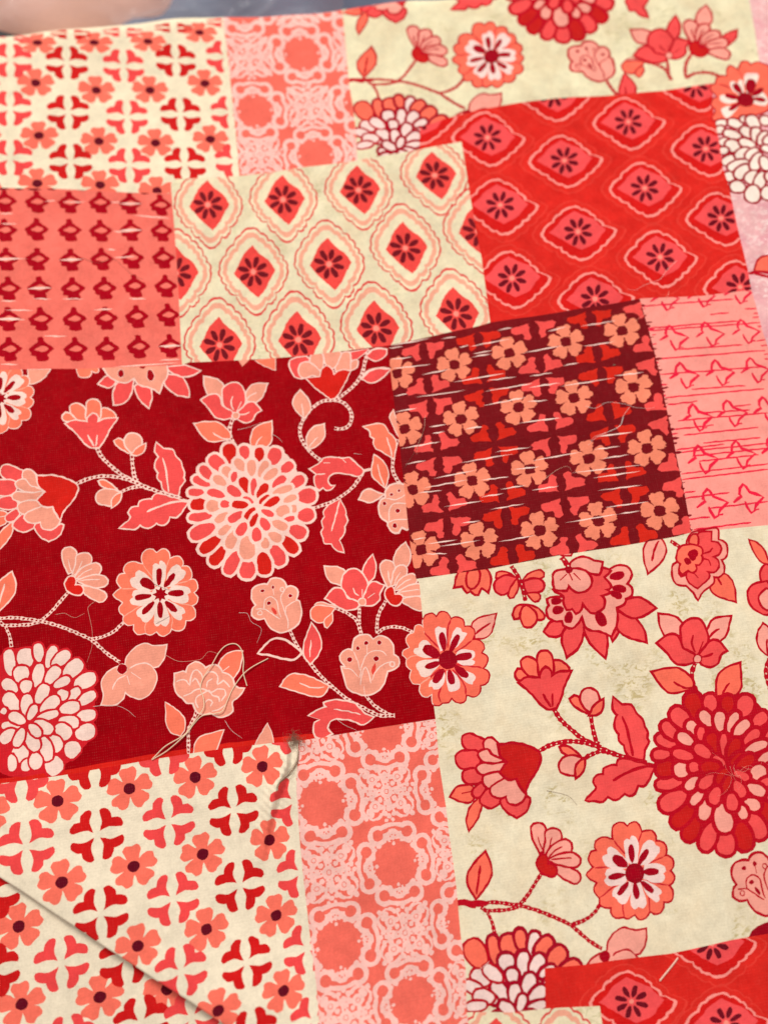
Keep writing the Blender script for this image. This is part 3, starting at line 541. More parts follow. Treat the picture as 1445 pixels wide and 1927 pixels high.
    'rosebud': """S L 0.49 -36.75,-46.97 -40.56,-47.77 -44.47,-45.6 -46.5,-42.35! -49.53,-42.6 -51.5,-41.24 -51.04,-38.53 -49.98,-37.44! -51.73,-34.7 -51.33,-30.85 -48.35,-29.46 -45.87,-29.46! -44.56,-27.51 -41.81,-26.97 -39.24,-28.66 -38.6,-30.89! -36.68,-30.07 -34.42,-31.48 -34.07,-33.69 -34.83,-35.89! -33.17,-36.17 -32.5,-41.33 -33.53,-44.56
L o 0.33 -46.89,-39.08 -46.99,-36.35 -45.94,-34.71 -44.02,-34.17 -42.02,-35.83 -41.06,-39.67 -40.15,-42.39
L o 0.33 -50.2,-39.07 -47.45,-38.81 -44.64,-40.19 -40.69,-42.92
L o 0.33 -38.6,-30.89 -40.42,-34.2 -39.14,-39.14 -37.37,-43.48 -37.19,-46.7
L o 0.33 -43.93,-29.47 -43.21,-33.62
L o 0.33 -34.83,-35.89 -38.07,-38.05 -38.53,-41.31
D o 0 -48.5,-40.44 1.1
D L 0 -48.5,-40.44 0.71
D o 0 -40.08,-31.32 1
D L 0 -40.08,-31.32 0.61
D g 0.17 -47.82,-31.78 0.66
D g 0.17 -43.73,-30.41 0.61
D g 0.17 -36.66,-33.79 0.66
D g 0.17 -45.04,-36.64 0.72
T r 0 -42.12,-41.02 -43.87,-38.28 1.21""",
    'hollow_leaf': """S h 0.7 -48.25,-55.87! -43.75,-51.24 -40.48,-50.76 -37.19,-51.89 -32.22,-55.78! -34.88,-58 -39.77,-57.47 -44.14,-56.3""",
    'leaf_h': """S P 0.43 -28.08,-44.57! -25,-49.4 -24.39,-53.14 -25.67,-56.85 -28.32,-59.76! -30.56,-56.84 -30.92,-53.12 -29.64,-48.85
L o 0.43 -28.24,-51 -28.45,-54.19 -28.65,-57.38""",
    'leaf_i': """S O 0.42 -39.42,-68.41! -36.85,-64.75 -33.09,-63.96 -27.65,-65.27 -21.15,-68.39! -23.24,-71.51 -26.43,-72.03 -32.36,-70.48
L o 0.42 -32.45,-67.1 -27.56,-68.92 -22.75,-68.76""",
    'sprig_stem': """C 1.47 -7,-71.77 -4.06,-75.13 -0.34,-77.72 3.38,-79.38
C 1.51 -36.47,-47.24 -34.48,-51.52 -31.67,-55.78 -28.32,-59.76 -25.54,-63.18 -21.17,-67.35 -16.86,-70.99 -12.58,-74.1 -8.31,-76.16 -4.05,-78.23 -1.4,-79.26 4.02,-79.28
C 1.43 0.75,-35.82 -1.98,-40.75 -2.79,-45.62 -2.51,-48.31
C 1.4 -2.51,-48.31 0.2,-46.42 4.56,-45.87 8.37,-46.67 12.17,-48.55
C 1.42 -18.91,-38.63 -14.51,-40.54 -10.67,-43.51 -8.74,-48.87
C 1.31 -9.63,-37.54 -9.6,-41.34 -9.47,-44.85""",
    'scroll_leaf_low': """S P 0.47 -28.41,-79.23! -24.74,-77.18 -21.58,-76.16! -22.66,-74.61 -18.96,-73.68 -14.7,-74.1 -10.97,-75.13 -7.23,-78.74 -4.05,-79.77! -7.74,-82.32 -12.52,-80.78 -17.82,-80.27 -20.45,-81.29 -21.47,-83.84 -19.86,-85.87! -22.99,-87.38 -25.63,-86.87! -26.47,-84.34 -25.99,-81.79 -23.89,-80.77!
L o 0.37 -18.92,-76.93 -13.61,-77.71 -8.82,-78.84""",
    'rose': """S L 0.47 -6.2,-71.51 -10.47,-70.74 -13.69,-68.92 -15.06,-64.75 -16.17,-61.34! -14.56,-61.08 -16.47,-58.45 -16.23,-56.07 -13.82,-54.74 -11.93,-55.27! -11.69,-51.55 -9.55,-49.41 -6.31,-49.13 -4.13,-50.99! -1.97,-49.65 1.28,-50.45 3.45,-53.12 3.43,-56.85! 5.32,-57.64 5.31,-60.55 2.88,-62.13 1,-62.65! 0.2,-66.31 -1.94,-69.44
L o 0.32 -9.33,-65.27 -8.14,-59.5 -5.74,-55.79 -1.42,-54.99 1.01,-56.85
L o 0.32 -9,-67.88 -8.38,-63.7 -7.05,-61.34 -5.7,-64.22 -4.88,-67.36
L o 0.32 -4.62,-66.31 -3.02,-62.65 0.2,-60.02 2.89,-58.96
L o 0.32 -15.9,-61.6 -12.68,-62.13 -9.98,-64.75
L o 0.32 -11.66,-55.27 -10.02,-58.97 -9.35,-62.65
L o 0.32 -6.56,-52.6 -6.54,-56.85
L o 0.32 -7.37,-71.51 -7.55,-68.4
D o 0 3.16,-60.13 1.28
D L 0 3.16,-60.13 0.75
T r 0 -4.36,-63.96 -3.46,-59.76 1.38
D g 0.16 -13.25,-58.44 0.96
D g 0.16 -10.06,-54.05 0.75
D g 0.16 -6.83,-52.07 0.8
D g 0.16 -1.8,-51.9 0.91
D g 0.16 -3.03,-58.07 0.96""",
    'lotus_small': """S L 0.45 -23.34,-22.28! -18.64,-22.53 -15.57,-24.2 -16.36,-27.01 -16.59,-29.53! -20.74,-28.15 -22.44,-25.92
S P 0.45 -4.53,-17.41! -3.4,-22.5 -4.22,-26.44 -6.69,-28.69! -8.37,-24.76 -7.02,-20.81
S P 0.49 -9.64,-36.44 -12.94,-34.8 -16.01,-31.48 -16.36,-27.01 -14.75,-24.2 -11.99,-23.18 -9.21,-24.48 -6.97,-28.13 -6.39,-31.47 -7.47,-34.79
S P 0.49 -22.8,-34.79! -20.13,-31.48 -17.39,-30.92 -15.44,-32.59 -14.59,-34.8 -10.19,-36.44 -10.72,-38.63 -15.07,-39.18 -18.38,-37.54
S P 0.49 -8.55,-36.44 -6.67,-31.47! -4.76,-28.4 -0.07,-29.76! -1.72,-32.54 -1.99,-35.3 -4.72,-37.51 -8,-37.26
L o 0.39 -12.17,-30.64 -11.33,-32.59 -9.94,-33.97
L o 0.39 -8.48,-31.2 -8.57,-34.24
L o 0.39 -3.64,-32.84 -6.37,-34.78
D L 0.44 -8.55,-36.17 1.31""",
    'small_bud': """S L 0.33 -26.85,-37.26! -24.96,-36.44 -20.57,-37.53 -18.36,-38.35! -22.74,-38.35
S O 0.38 -19.45,-38.63! -22.74,-37.97 -26.84,-37.81! -28.44,-39.71 -28.12,-42.41 -25.91,-44.03 -23.19,-43.77 -21.05,-41.34
S O 0.38 -20.24,-40.8! -20.19,-43.5 -22.06,-46.19 -23.18,-44.58 -22.66,-42.96""",
    'side_daisy': """S L 0.39 8.59,-12.6! 10.26,-16.23 10.23,-19.59 8.55,-22.13 6.32,-21.59 4.37,-22.17! 4.1,-18.52 5.79,-15.14
S P 0.39 14.04,-28.55! 16.27,-26.88 20.17,-25.22! 19,-29.12 15.64,-32.45!
S L 0.44 1.31,-30.02! -0.9,-24.74 -1.18,-21.36 0.76,-19.67 2.99,-20.5 4.09,-22.45 2.69,-29.17
S L 0.44 2.96,-29.73! 4.09,-24.13 6.32,-21.87 8.55,-22.13 8.81,-24.65 6.29,-28.02
S L 0.44 4.06,-31.38! 6.85,-26.9 11.3,-25.2 12.95,-26.87 11.81,-29.39 8.48,-30.79
S L 0.44 5.71,-32.47! 9.04,-30.23 14.03,-29.11 15.66,-31.34 13.97,-33.55 9.01,-34.11
S L 0.44 7.07,-35.77! 9.01,-34.67 13.42,-34.11 15.87,-36.31 15.01,-39.05 12.81,-39.05 9.53,-37.42
L o 0.33 2.96,-29.45 1.86,-26.39 1.59,-23.6
L o 0.33 3.79,-29.72 5.19,-26.36 6.58,-24.39
L o 0.33 4.61,-31.1 7.95,-28.29 10.73,-26.88
L o 0.33 5.99,-32.47 10.13,-31.62 14,-31.34
S R 0.44 0.48,-33.63 1.3,-30.85 3.24,-30.28 4.06,-31.93 4.05,-33.32! 6.81,-33.57 7.07,-35.5 5.14,-37.43 2.4,-36.63""",
    'rosette': """S O 0.41 -54.96,-55.23! -59.41,-55.57 -62.05,-57.42 -63.75,-60.77 -62.03,-64.11 -57.88,-65.1! -55.69,-61.44
L o 0.47 -59.83,-60.94 -62.11,-62.77
S L 0.47 -80.24,-63.77! -77.24,-63.11 -75.86,-63.44! -75.35,-61.11 -72.76,-59.44 -70.34,-60.28 -68.91,-61.78! -66.29,-60.61 -63.9,-61.11 -62.41,-63.44! -59.99,-64.11 -58.19,-65.76 -57.36,-68.08 -55.59,-69.39 -53.55,-69.23! -55.44,-72.01 -58.03,-74.3 -57.7,-77.55 -59.8,-79.17 -61.79,-79.66 -64.53,-78.85! -65.92,-78.04 -68.57,-78.69 -70.97,-77.55 -72.46,-74.62! -75.13,-74.29 -76.56,-72.66 -78.67,-71.02 -79.93,-67.74
L o 0.47 -79.67,-66.75 -77.7,-65.93 -75.65,-66.42 -74.2,-68.07 -74.09,-64.77 -72.58,-62.28 -70.13,-63.77 -69.65,-66.09
L o 0.47 -73.62,-66.75 -72.37,-65.43 -70.93,-67.08 -69.78,-69.39
L o 0.46 -76.6,-72 -73.67,-71.03 -71.76,-69.72 -69.11,-69.39 -66.35,-70.71 -63.74,-69.39 -61.01,-69.72
L o 0.47 -69.36,-65.43 -68.14,-63.44 -65.82,-62.94 -64.03,-64.77 -63.67,-67.75 -61.56,-66.26 -59.03,-68.74
L o 0.47 -67.82,-68.73 -67.6,-66.76 -65.83,-65.6
L o 0.46 -70.69,-76.58 -71.83,-73.97 -70.95,-72.01 -69.01,-71.03 -66.73,-70.05 -65.27,-72.02 -63.22,-72.35 -62.77,-74.3
L o 0.46 -68.13,-74.63 -66.87,-73.33 -65.46,-74.31 -66.04,-75.93
L o 0.47 -62.11,-73.98 -60.55,-71.69 -61.01,-69.72
L o 0.46 -65.28,-77.56 -62.62,-76.91 -60.02,-74.95""",
    'leaf_j': """S O 0.33 -82.95,-74.61! -78.26,-77.54 -75.8,-80.46 -75.31,-83.69 -76.83,-86.59! -80.2,-85.29 -81.99,-82.39 -82.49,-79.15""",
    'leaf_k': """S O 0.33 -60.61,-84.65! -64.17,-85.61 -68.15,-86.58 -70.71,-88.82 -71.45,-93.27! -66.4,-93.89 -62.88,-91.35!""",
    'rosette_stem': """C 1.45 -71.14,-77.55 -72.45,-81.11 -73.79,-84.34 -73.79,-87.55 -73.26,-93.92""",
    'tip_leaf': """S L 0.26 -44.12,-82.41! -42.1,-86.88 -41.21,-91.3! -48.93,-91.67! -47.12,-87.22""",
    'tulip_bud': """S O 0.47 28.18,-30.02! 29.43,-25.36 32.4,-22.44 35.91,-21.86 39.94,-23.06 41.85,-27.18 40.86,-31.81! 38.31,-30.34 36.81,-32.94 35.09,-32.35 34.26,-30.9! 32.79,-32.05 31.1,-29.44!
S O 0.46 33.41,-30.02 32.9,-26.53 34.13,-23.61 36.18,-22.74 37.58,-24.8 37.23,-27.71 35.43,-30.32""",
    'twin_bud': """S O 0.4 51.92,-26.69! 47.95,-24.62 44.79,-24.88 44.46,-26.33 47.9,-26.37
S P 0.46 52.2,-26.98! 47.91,-26.08 44.11,-28.37 44.3,-31.84 47.14,-33.01 50.08,-30.72
S O 0.4 52.36,-27.56! 52.69,-30.15 50.57,-34.17 49.14,-33.59 50.08,-30.72
S O 0.41 55.09,-27.27! 57.77,-24.95 61.89,-24.07 62.69,-26.1 59.45,-27.26
S P 0.46 55.34,-28.42! 58.87,-27.27 62.03,-28.13 62.53,-30.73 59.3,-32.45 56.12,-32.16
S O 0.4 56.39,-33.02! 60.44,-33.02 60.96,-34.74 59.2,-35.88
C 1.74 50.34,-22.02 53.08,-26.69 54.69,-31.3 55.45,-35.88
S O 0.46 55.41,-37.59! 52.22,-38.17 50.71,-41.02 51.25,-42.44 53.29,-41.58
S O 0.46 56,-37.31! 60.26,-39.03 62.47,-41.6 61.29,-42.74 59.59,-42.16
S O 0.46 55.69,-37.88 53.91,-39.88 53.84,-42.72 54.9,-45.28 57.18,-45.57 59.27,-43.3 59.08,-40.45""",
    'fancy_flower': """S P 0.51 62.81,-47.57! 65.23,-44.45 68.71,-43.6! 70.38,-45.58 67.93,-48.98 64.47,-48.99
S P 0.51 71.03,-56.86! 69.59,-50.68 71.52,-46.15 77.5,-41.59! 77.54,-47.83 75.25,-53.48
S P 0.51 85.56,-57.14! 80.49,-51.79 78.8,-45.56 86.44,-47.27! 86.42,-52.37
S P 0.51 101.56,-51.25! 95.4,-49.55 91.04,-46.15 90.8,-40.45! 96.44,-41.61 100.72,-46.72
S P 0.52 105.85,-38.46! 100.46,-41.61 95.86,-41.6 91.49,-38.16 93.84,-37.02! 96.23,-35.31 100.85,-35.03
S P 0.51 88.35,-48.41! 90.44,-46.71 90.94,-47.85 89.07,-50.68!
S L 0.52 66.71,-34.76! 64.39,-35.32 65.18,-37.61! 63.98,-39.32 64.74,-42.18 67.57,-43.32! 69.88,-43.31 70.4,-45.01 73.27,-45.86 75.67,-43.86 77.52,-41.02! 79.64,-46.13 84.73,-47.27 88.32,-48.98! 90.57,-44.44 90.92,-38.16! 93.85,-36.74 94.54,-34.73! 96.91,-33.58 97.1,-30.69 95.19,-29.23! 97.5,-25.43 96.02,-22.47 92.53,-22.18 88.85,-23.97! 82.54,-31.28 73.65,-34.19
S P 0.52 66.25,-31.31! 70.86,-31.32 72.71,-28.44 80.52,-24.34 86.53,-23.11! 89.14,-23.97 86.33,-26.33! 89.05,-30.09 86.66,-31.26! 88.35,-32.41 84.8,-33.57! 86.18,-35.28 85.76,-38.15 82.79,-40.15! 81.06,-39.87 79.36,-38.16 77.68,-35.89! 77.01,-38.74 75.21,-40.17 73.81,-38.19! 71.76,-38.76 70.69,-35.91 70.77,-33.62
S L 0.53 73.24,-23.78! 74.9,-20.25 79.1,-18.75 83.15,-20.2 86.09,-20.76! 84.64,-24.89 79.37,-23.76 75.89,-23.19
S L 0.53 72.37,-23.78! 67.68,-24.65 66.94,-28.43 67.41,-31.03! 71.43,-31.32 72.4,-29.02! 75.47,-31.89 79.6,-31.3 81.52,-27.82 79.34,-24.35 75.29,-23.49
L o 0.58 73.17,-24.95 74.19,-27.86
L o 0.58 74.63,-24.95 77.41,-27.56
L o 0.58 72,-25.24 69.27,-27.85
T g 0.18 94.63,-25.13 89.26,-26.6 2.63
T g 0.17 95.05,-31.26 90.18,-30.67 2.6
T g 0.17 93.15,-34.15 89.22,-32.41 2.41
T g 0.17 65.8,-36.19 69.55,-35.62 2.29
T g 0.17 66.25,-39.9 70.03,-38.76 2.75
T g 0.17 71.88,-44.16 72.59,-40.18 2.76
T g 0.17 85.98,-45.28 83.67,-39.86 3.53
D g 0 72.96,-23.49 1.58
C 2.12 70.33,-18.48 71.69,-20.25 72.76,-22.02
S L 0.41 69.22,-17.3! 74.62,-15.49! 73.9,-17.58""",
    'peony': """S L 0.42 126.59,-7.89! 131.88,-6.97 133.71,-7.18 133.44,-11.4! 136.07,-12.76 136.47,-15.81 135.42,-18.47 133.46,-19.23! 134.47,-21.88 134,-24.5 131.96,-26.01 129.9,-26.01! 129.44,-28.62 125.03,-31.96 123.07,-35.1! 121.72,-32.32 119.11,-29.34! 116.55,-29.33 114.85,-27.84 114.23,-24.47 115.09,-21.46 117.46,-20.31! 120.27,-14.98 123.09,-9.23
S P 0.42 125.32,-13.07 126.09,-9.24 127.68,-8.28 131.01,-8.31! 130.41,-12.15! 133.1,-12.75 134.13,-15.05 132.57,-17.33 129.87,-18.27! 132.3,-19.61 132.18,-22.26 130.29,-24.14 127.02,-23.75! 127.99,-24.89 127.79,-26.76 123.36,-30.47! 120.65,-28.6 119.82,-25.98 120.39,-24.1! 117.65,-25.59 117.1,-23.72 118.12,-21.07! 121.35,-18.8
L o 0.45 131.04,-14.65 129.76,-16.17 126.71,-17.11
L o 0.45 129.44,-21.88 128.98,-19.6 126.5,-18.82
L o 0.44 124.12,-26.75 122.51,-24.86
S O 0.38 122.42,-12.3 123.21,-10 124.97,-9.23 125.53,-11.15 124.93,-13.26
S O 0.42 116.8,-17.66 118.01,-14.98 120.41,-13.64 123.78,-13.64 126.26,-14.61 126.64,-16.15 125.9,-17.67! 126.27,-19.2 124.77,-21.09 123.3,-21.09! 123.45,-22.98 122.2,-24.29 120.47,-23.34! 118.1,-24.84 117.14,-23.34 118.12,-21.07! 116.79,-19.56
T g 0.08 124.98,-16.14 121.1,-17.65 3.01
T g 0.08 123.7,-19.19 121.47,-17.65 2.25
T g 0.08 121.28,-21.08 119.86,-18.79 2.25""",
    'peony_leaf': """S O 0.41 128.51,-30.48 130.42,-26.39 134.3,-25.25 137.07,-27.84 137.83,-31.54 137.74,-35.79! 133.35,-34.52 130.11,-33.06
L o 0.49 131.56,-26.2 132.14,-27.87 132.91,-29.54""",
    'peony_stem': """C 1.6 114.56,-11.74 116.33,-12.88 118.43,-14.6""",
    'drop_leaf': """S L 0.41 104.51,-24.49! 103.69,-19.57 103.97,-14.98 105.95,-11.9 109.04,-10.76 111.54,-11.93 112.05,-16.14 109.57,-20.34
L o 0.53 109.87,-11.73 107.83,-15.38 106.43,-19.96""",
    'edge_flower': """S O 0.38 146.27,-11.57! 149.01,-12.69 151.62,-16.12 152.83,-21.42! 149.71,-19.53 147.86,-16.12
S P 0.45 152.79,-21.8 150.47,-22.55 149.24,-25.17 149.31,-27.79 150.72,-30.02 153.01,-29.65
S P 0.45 151.88,-29.65 149.78,-28.54 145.93,-29.66 143.58,-32.26 143.62,-36.33 145.8,-39.28 150.51,-40.36
S L 0.45 151.67,-31.51 149.34,-32.25 147.52,-34.85 148.57,-38.17 151.15,-38.52""",
    'edge_leaf': """S L 0.42 147.62,-44.92! 150.17,-47.48 150.98,-51.04 148.85,-57.1! 145.45,-54.59 144.53,-51.57 145.31,-48
L o 0.52 148.38,-50.54 147.7,-53.58 148.06,-57.1
C 1.76 148.21,-58.1 146.46,-62.09 146.6,-66.06 147.47,-70""",
    'overlap_daisy': """S O 0.28 18.61,-74.82 18.37,-71.27! 16.67,-72.36 14.71,-71.81 13.74,-69.9 13.9,-67.7! 11.07,-67.15 9.96,-64.95 10.68,-62.46! 8.85,-60.8 8.58,-58.85 8.87,-58.02! 7.17,-56.63 7.76,-54.95 10.04,-53.82! 8.78,-51.57 9.23,-49.31 11.53,-48.17! 12.42,-45.61 14.14,-45.32 15.43,-46.17! 15.32,-43.32 16.5,-41.32 18.82,-40.73 20.54,-42.16! 21.72,-40.43 23.47,-40 25.47,-41.56 26.02,-43.28! 27.77,-42.27 30.07,-42.56 31.19,-44.13 31.29,-45.99! 33.44,-45.85 34.84,-47 35.07,-48.7 34.14,-51.11! 36.71,-51.11 38.38,-52.67 38.62,-54.08 37.4,-56.04! 39.38,-56.88 39.88,-58.84 38.67,-60.79 37.79,-61.62! 40.02,-63.29 40.23,-65.5 38.76,-67.43 36.62,-67.98! 36.71,-70.17 35.26,-71.82 33.56,-72.09 31.31,-71.4! 30.99,-73.45 29.28,-74.54 27.32,-74 25.8,-72.63! 24.51,-74.27 22.26,-74.54! 20.85,-75.36 19.45,-75.23
L v 0.4 15.27,-47.59 18.39,-50.98 22.9,-55.2
L v 0.4 26.02,-43.28 24.79,-46.99 24.65,-53.79
L v 0.4 34.14,-51.11 31.51,-53.23 27.46,-55.48
L v 0.39 37.8,-61.49 32.98,-60.79 27.33,-60.23
L v 0.39 31.31,-71.4 30.54,-67.43 26.43,-62.18
L v 0.39 21.7,-74.27 20.9,-71.54 22.08,-67.98 23.6,-62.18
L v 0.39 13.75,-67.7 17.03,-65.5 21.62,-61.9
L v 0.39 8.87,-58.3 11.73,-56.9 21.13,-58
S W 0 21.76,-55.2! 20.13,-49.84 20.04,-46.44 21.35,-45.58 22.5,-46.14! 23.94,-46.14 24.33,-48.41 24.07,-53.79
S W 0 25.18,-55.2! 26.48,-48.98 28.27,-45.99 29.98,-46.42 30.52,-47.84! 32.23,-48.13 31.61,-49.83 28.66,-53.23
S W 0 27.41,-57.16! 29.18,-54.92 32.61,-54.5 35.14,-55.48 35.09,-57.17 33.91,-58.28! 35.02,-59.12 34.13,-60.51 30.72,-60.51 27.64,-59.12
S W 0 27,-61.9! 30.11,-62.18 34.31,-63.84 35.12,-65.5 34.24,-66.88! 33.93,-67.7 32.24,-67.43 29.47,-64.95
S W 0 23.87,-62.73! 26.13,-62.73 28.61,-65.5 29.1,-68.8 27.11,-70.17 26.54,-70.17! 24.85,-70.44 24.18,-68.52
S W 0 22.74,-62.46! 23.55,-64.39 22.64,-67.98 20.36,-69.76 18.95,-69.62 18.4,-68.53! 16.99,-68.8 17.87,-66.33
S W 0 21.36,-60.51! 18.76,-63.29 16.76,-64.95 14.21,-64.67 13.38,-62.74! 12.26,-61.07 12.84,-59.41 15.99,-58.57 21.41,-58.28
S W 0 21.43,-57.44! 18.92,-53.8 16.38,-50.98 14.07,-51.56 13.47,-53.81! 11.75,-54.38 11.88,-56.06 15.43,-57.73
T g 0 22.47,-47.7 23.33,-55.2 2.72
T g 0 29.06,-48.84 25.45,-55.76 2.57
T g 0 33.96,-56.61 27.1,-58 3.11
T g 0 32.3,-64.95 27.03,-60.79 3.08
T g 0 26.31,-67.7 25.01,-62.18 2.92
T g 0 18.99,-67.15 23.04,-61.9 3.07
T g 0 15.67,-61.35 21.96,-59.4 2.39
T g 0 15.2,-53.53 21.72,-57.16 4.26
D c 0 24.67,-58.56 3.61""",
    'daisy_leaf': """S L 0.34 43.6,-41.17! 39.28,-41.87 36.09,-43.29 34.45,-45.57 35.36,-48.7 35.6,-50.26! 39.04,-49.84 41.7,-47.57
L o 0.46 35.51,-48.56 38.58,-46.15 41.65,-44.16""",
    'strip_daisy': """S O 0.4 149.86,182.78 151.83,188.16 150.13,191.16 150.96,194.18! 153.67,195.48! 150.86,198.85 150.78,201.16 153.23,202.42! 153.98,205.34 156.7,206.62 158.48,206.1! 159.74,211.45 161.34,211.8 164.23,209.75! 166.23,214.03 168.86,214.64 170.09,212.11! 171.79,213.63 174.35,213.87 180.11,210.76! 177.63,194.63 175.45,188.73 159.69,182.6!
L v 0.44 154.28,202.47 158.8,200.88 163.16,198.52
L v 0.45 164.23,209.75 165.91,206.14
L v 0.45 153.62,194.89 156.07,193.75
S W 0 163.93,196.14! 160.23,199.72 159.78,203.22 161.65,204.11 163.04,202.64! 164.28,204.98 165.68,203.78 165.57,197.31
S W 0 166.64,197.9! 166.3,204.95 167.63,208.2 170.15,208.14 173.15,207.78 172.25,203.69 168.62,197.31
S W 0 162.59,193.15! 158.4,191.94 154.98,193.13 154.19,195.5 155.86,196.72 159.88,196.17
S W 0 162.81,190.72! 159.2,186.35 155.81,183.8 154.05,187.57 155.64,190.08 159.26,190.71
S W 0 167.62,192.6! 174.18,191.06 176.54,194.04 173.86,198.55 169.07,196.73
T g 0 161.54,202.94 164.56,197.32 3.29
T g 0 169.85,205.17 168.11,197.31 4.93
T g 0 174.78,200.28 169.02,196.15 2.72
T g 0 175.51,194.01 169.41,194.99 2.47
T g 0 156.88,196.74 162.79,194.96 3.05
T g 0 157.68,188.22 163.54,192.55 2.56
D c 0 165.99,194.06 4""",
    'strip_dahlia': """T W 0.57h 150.73,179.97 156.04,181.9 3.41
T W 0.56h 150.66,175.61 153.58,178.73 3.35
T W 0.57h 156.55,181.91 162.89,179.67 4.58
T W 0.57h 163.03,184.57 164.79,182.21 3.43
T W 0.57h 166.75,185.36 169.49,178.32 5.69
T W 0.56h 153.67,175.64 161.09,173.59 4.37
T W 0.57h 162.21,178.42 166.88,174.02 4.83
T W 0.56h 175,185.12 172.91,180.86 5.04
T W 0.56h 169.05,178.89 168.54,170.62 4.8
T W 0.55h 173.89,176.68 169.5,170.07 4.43
T W 0.55h 150.93,169.62 155.72,171.8 3.27
T W 0.55h 153.77,167.94 160.11,169.47 6
T W 0.56h 160.3,171.21 167.37,169.4 4.17
T W 0.54h 150.69,164.98 154.41,166.82 3.23
T W 0.54h 151.37,159.33 157.36,163.03 4.03
T W 0.55h 157.82,162.49 164.57,167.51 4.37
T W 0.54h 153.63,156.62 163.31,161.11 4.31
T W 0.53h 151.85,151.51 155.63,153.9 4.79
T W 0.54h 156.71,152.26 163.54,158.81 5.1
T W 0.55h 162.94,162.25 168.19,167.69 4.12
T W 0.55h 164.74,156.5 169.43,165.4 4.64
T W 0.52h 156.94,145.02 156.53,150.56 6.51
T W 0.53h 161.44,150.09 166.58,155.35 5.34
T W 0.53h 165.4,146.14 169.07,155.38 4.48
T W 0.51h 162.35,140.13 164.18,148.39 6.41
T W 0.55h 171.73,156.61 170.21,163.66 4.67
T W 0.54h 172.95,150.84 171.57,155.43 4.89
T W 0.52h 169.91,141.37 171.08,147.94 6.49
T W 0.55h 177.78,167.86 170.3,168.35 4.64
T W 0.55h 179.16,174.88 171.69,171.31 4.64""",
    'strip_leaf': """S O 0.45 161.09,107.35! 162.35,111.11 164.82,113.76 169.17,114.28 172.17,110.75 169.27,107.48
L o 0.82 157.87,105.83 162.79,106.94 169.97,106.1
L o 0.81 160.51,105.94 164.75,105.12 169.67,103.32""",
    'red_knob': """S c 0 130.06,-156.31! 132.69,-153.12 135.88,-151.5 138.65,-150.84 141.6,-152.1! 141.31,-155.6!""",
    'spray_root': """L o 1.25 25.59,-145.08 28.87,-144.51 33.16,-145.93
L o 1.25 29.4,-144.9 33.19,-144.84 37.52,-144.77""",
    'dahlia_side': """T O 0.46 30.13,-157.1 35.51,-165.26 7.13
T W 0.46 31.21,-167.02 36.98,-170.64 4.34
T W 0.46 35.51,-165.26 41.51,-169.6 4.09
T W 0.46 28.48,-170.71 35.33,-173.57 3.56
T W 0.46 31.59,-174.81 38.72,-175.22 4.66
T W 0.45 29.12,-178.41 36.02,-177.41 3.01""",
    'edge_halo': """L R 1.7 -24.56,-86.49 -41.94,-88.41 -65.07,-91.11 -88.35,-94.58 -120.61,-100.27 -143.7,-103.21 -177.42,-106.99""",
    'slub_arrow': """Q w -150.88,141.93 -146.16,142.15 0.55
Q w -143.08,141.87 -132.87,142.04 0.55
Q w -121.85,141.69 -117.53,141.67 0.55
Q w -170.06,135.47 -163.81,135.5 0.55
Q w -111.25,134.99 -93.87,132.47 0.55
Q w -120.18,127.23 -111.71,126.85 0.55
Q w -169.45,130.32 -161.42,130.23 0.55
Q w -170.57,112.96 -154.9,112.83 0.55
Q w -118.24,113.77 -108.37,114.39 0.55
Q w -151.01,93.99 -143.06,93.7 0.55
Q w -138.46,94.04 -129.25,93.96 0.55
Q w -109.81,93.89 -101.9,93.64 0.55
Q w -165.26,93.05 -157.89,92.88 0.55
Q w -162.44,88.69 -149.86,88.26 0.55
Q w -124.58,88.73 -115.81,89.13 0.55
Q w -144.8,76.85 -134.64,76.56 0.55
Q w -161.46,63.53 -153.56,63.44 0.55
Q w -164.07,84.12 -152.7,84.03 0.55
Q w -114.21,62.78 -85.83,64.26 0.55
Q w -94.68,65.51 -85.64,65.82 0.55
Q w -121.52,118.05 -117.21,117.93 0.55
Q w -178.11,107.47 -169.94,106.86 0.55
Q w -185.89,126.1 -177.45,126.15 0.55""",
    'top_dashes': """Q d -173.59,147.64 -167.15,147.84 1.1
Q d -165.19,147.91 -160.93,147.86 1.1
Q d -159.48,147.74 -152.57,147.73 1.1
Q d -150.88,148 -146.34,147.98 1.1
Q d -137.35,148.21 -132.46,147.98 1.1
Q d -122.79,147.71 -118.68,147.13 1.1
Q d -109.01,146.11 -104.22,145.26 1.1""",
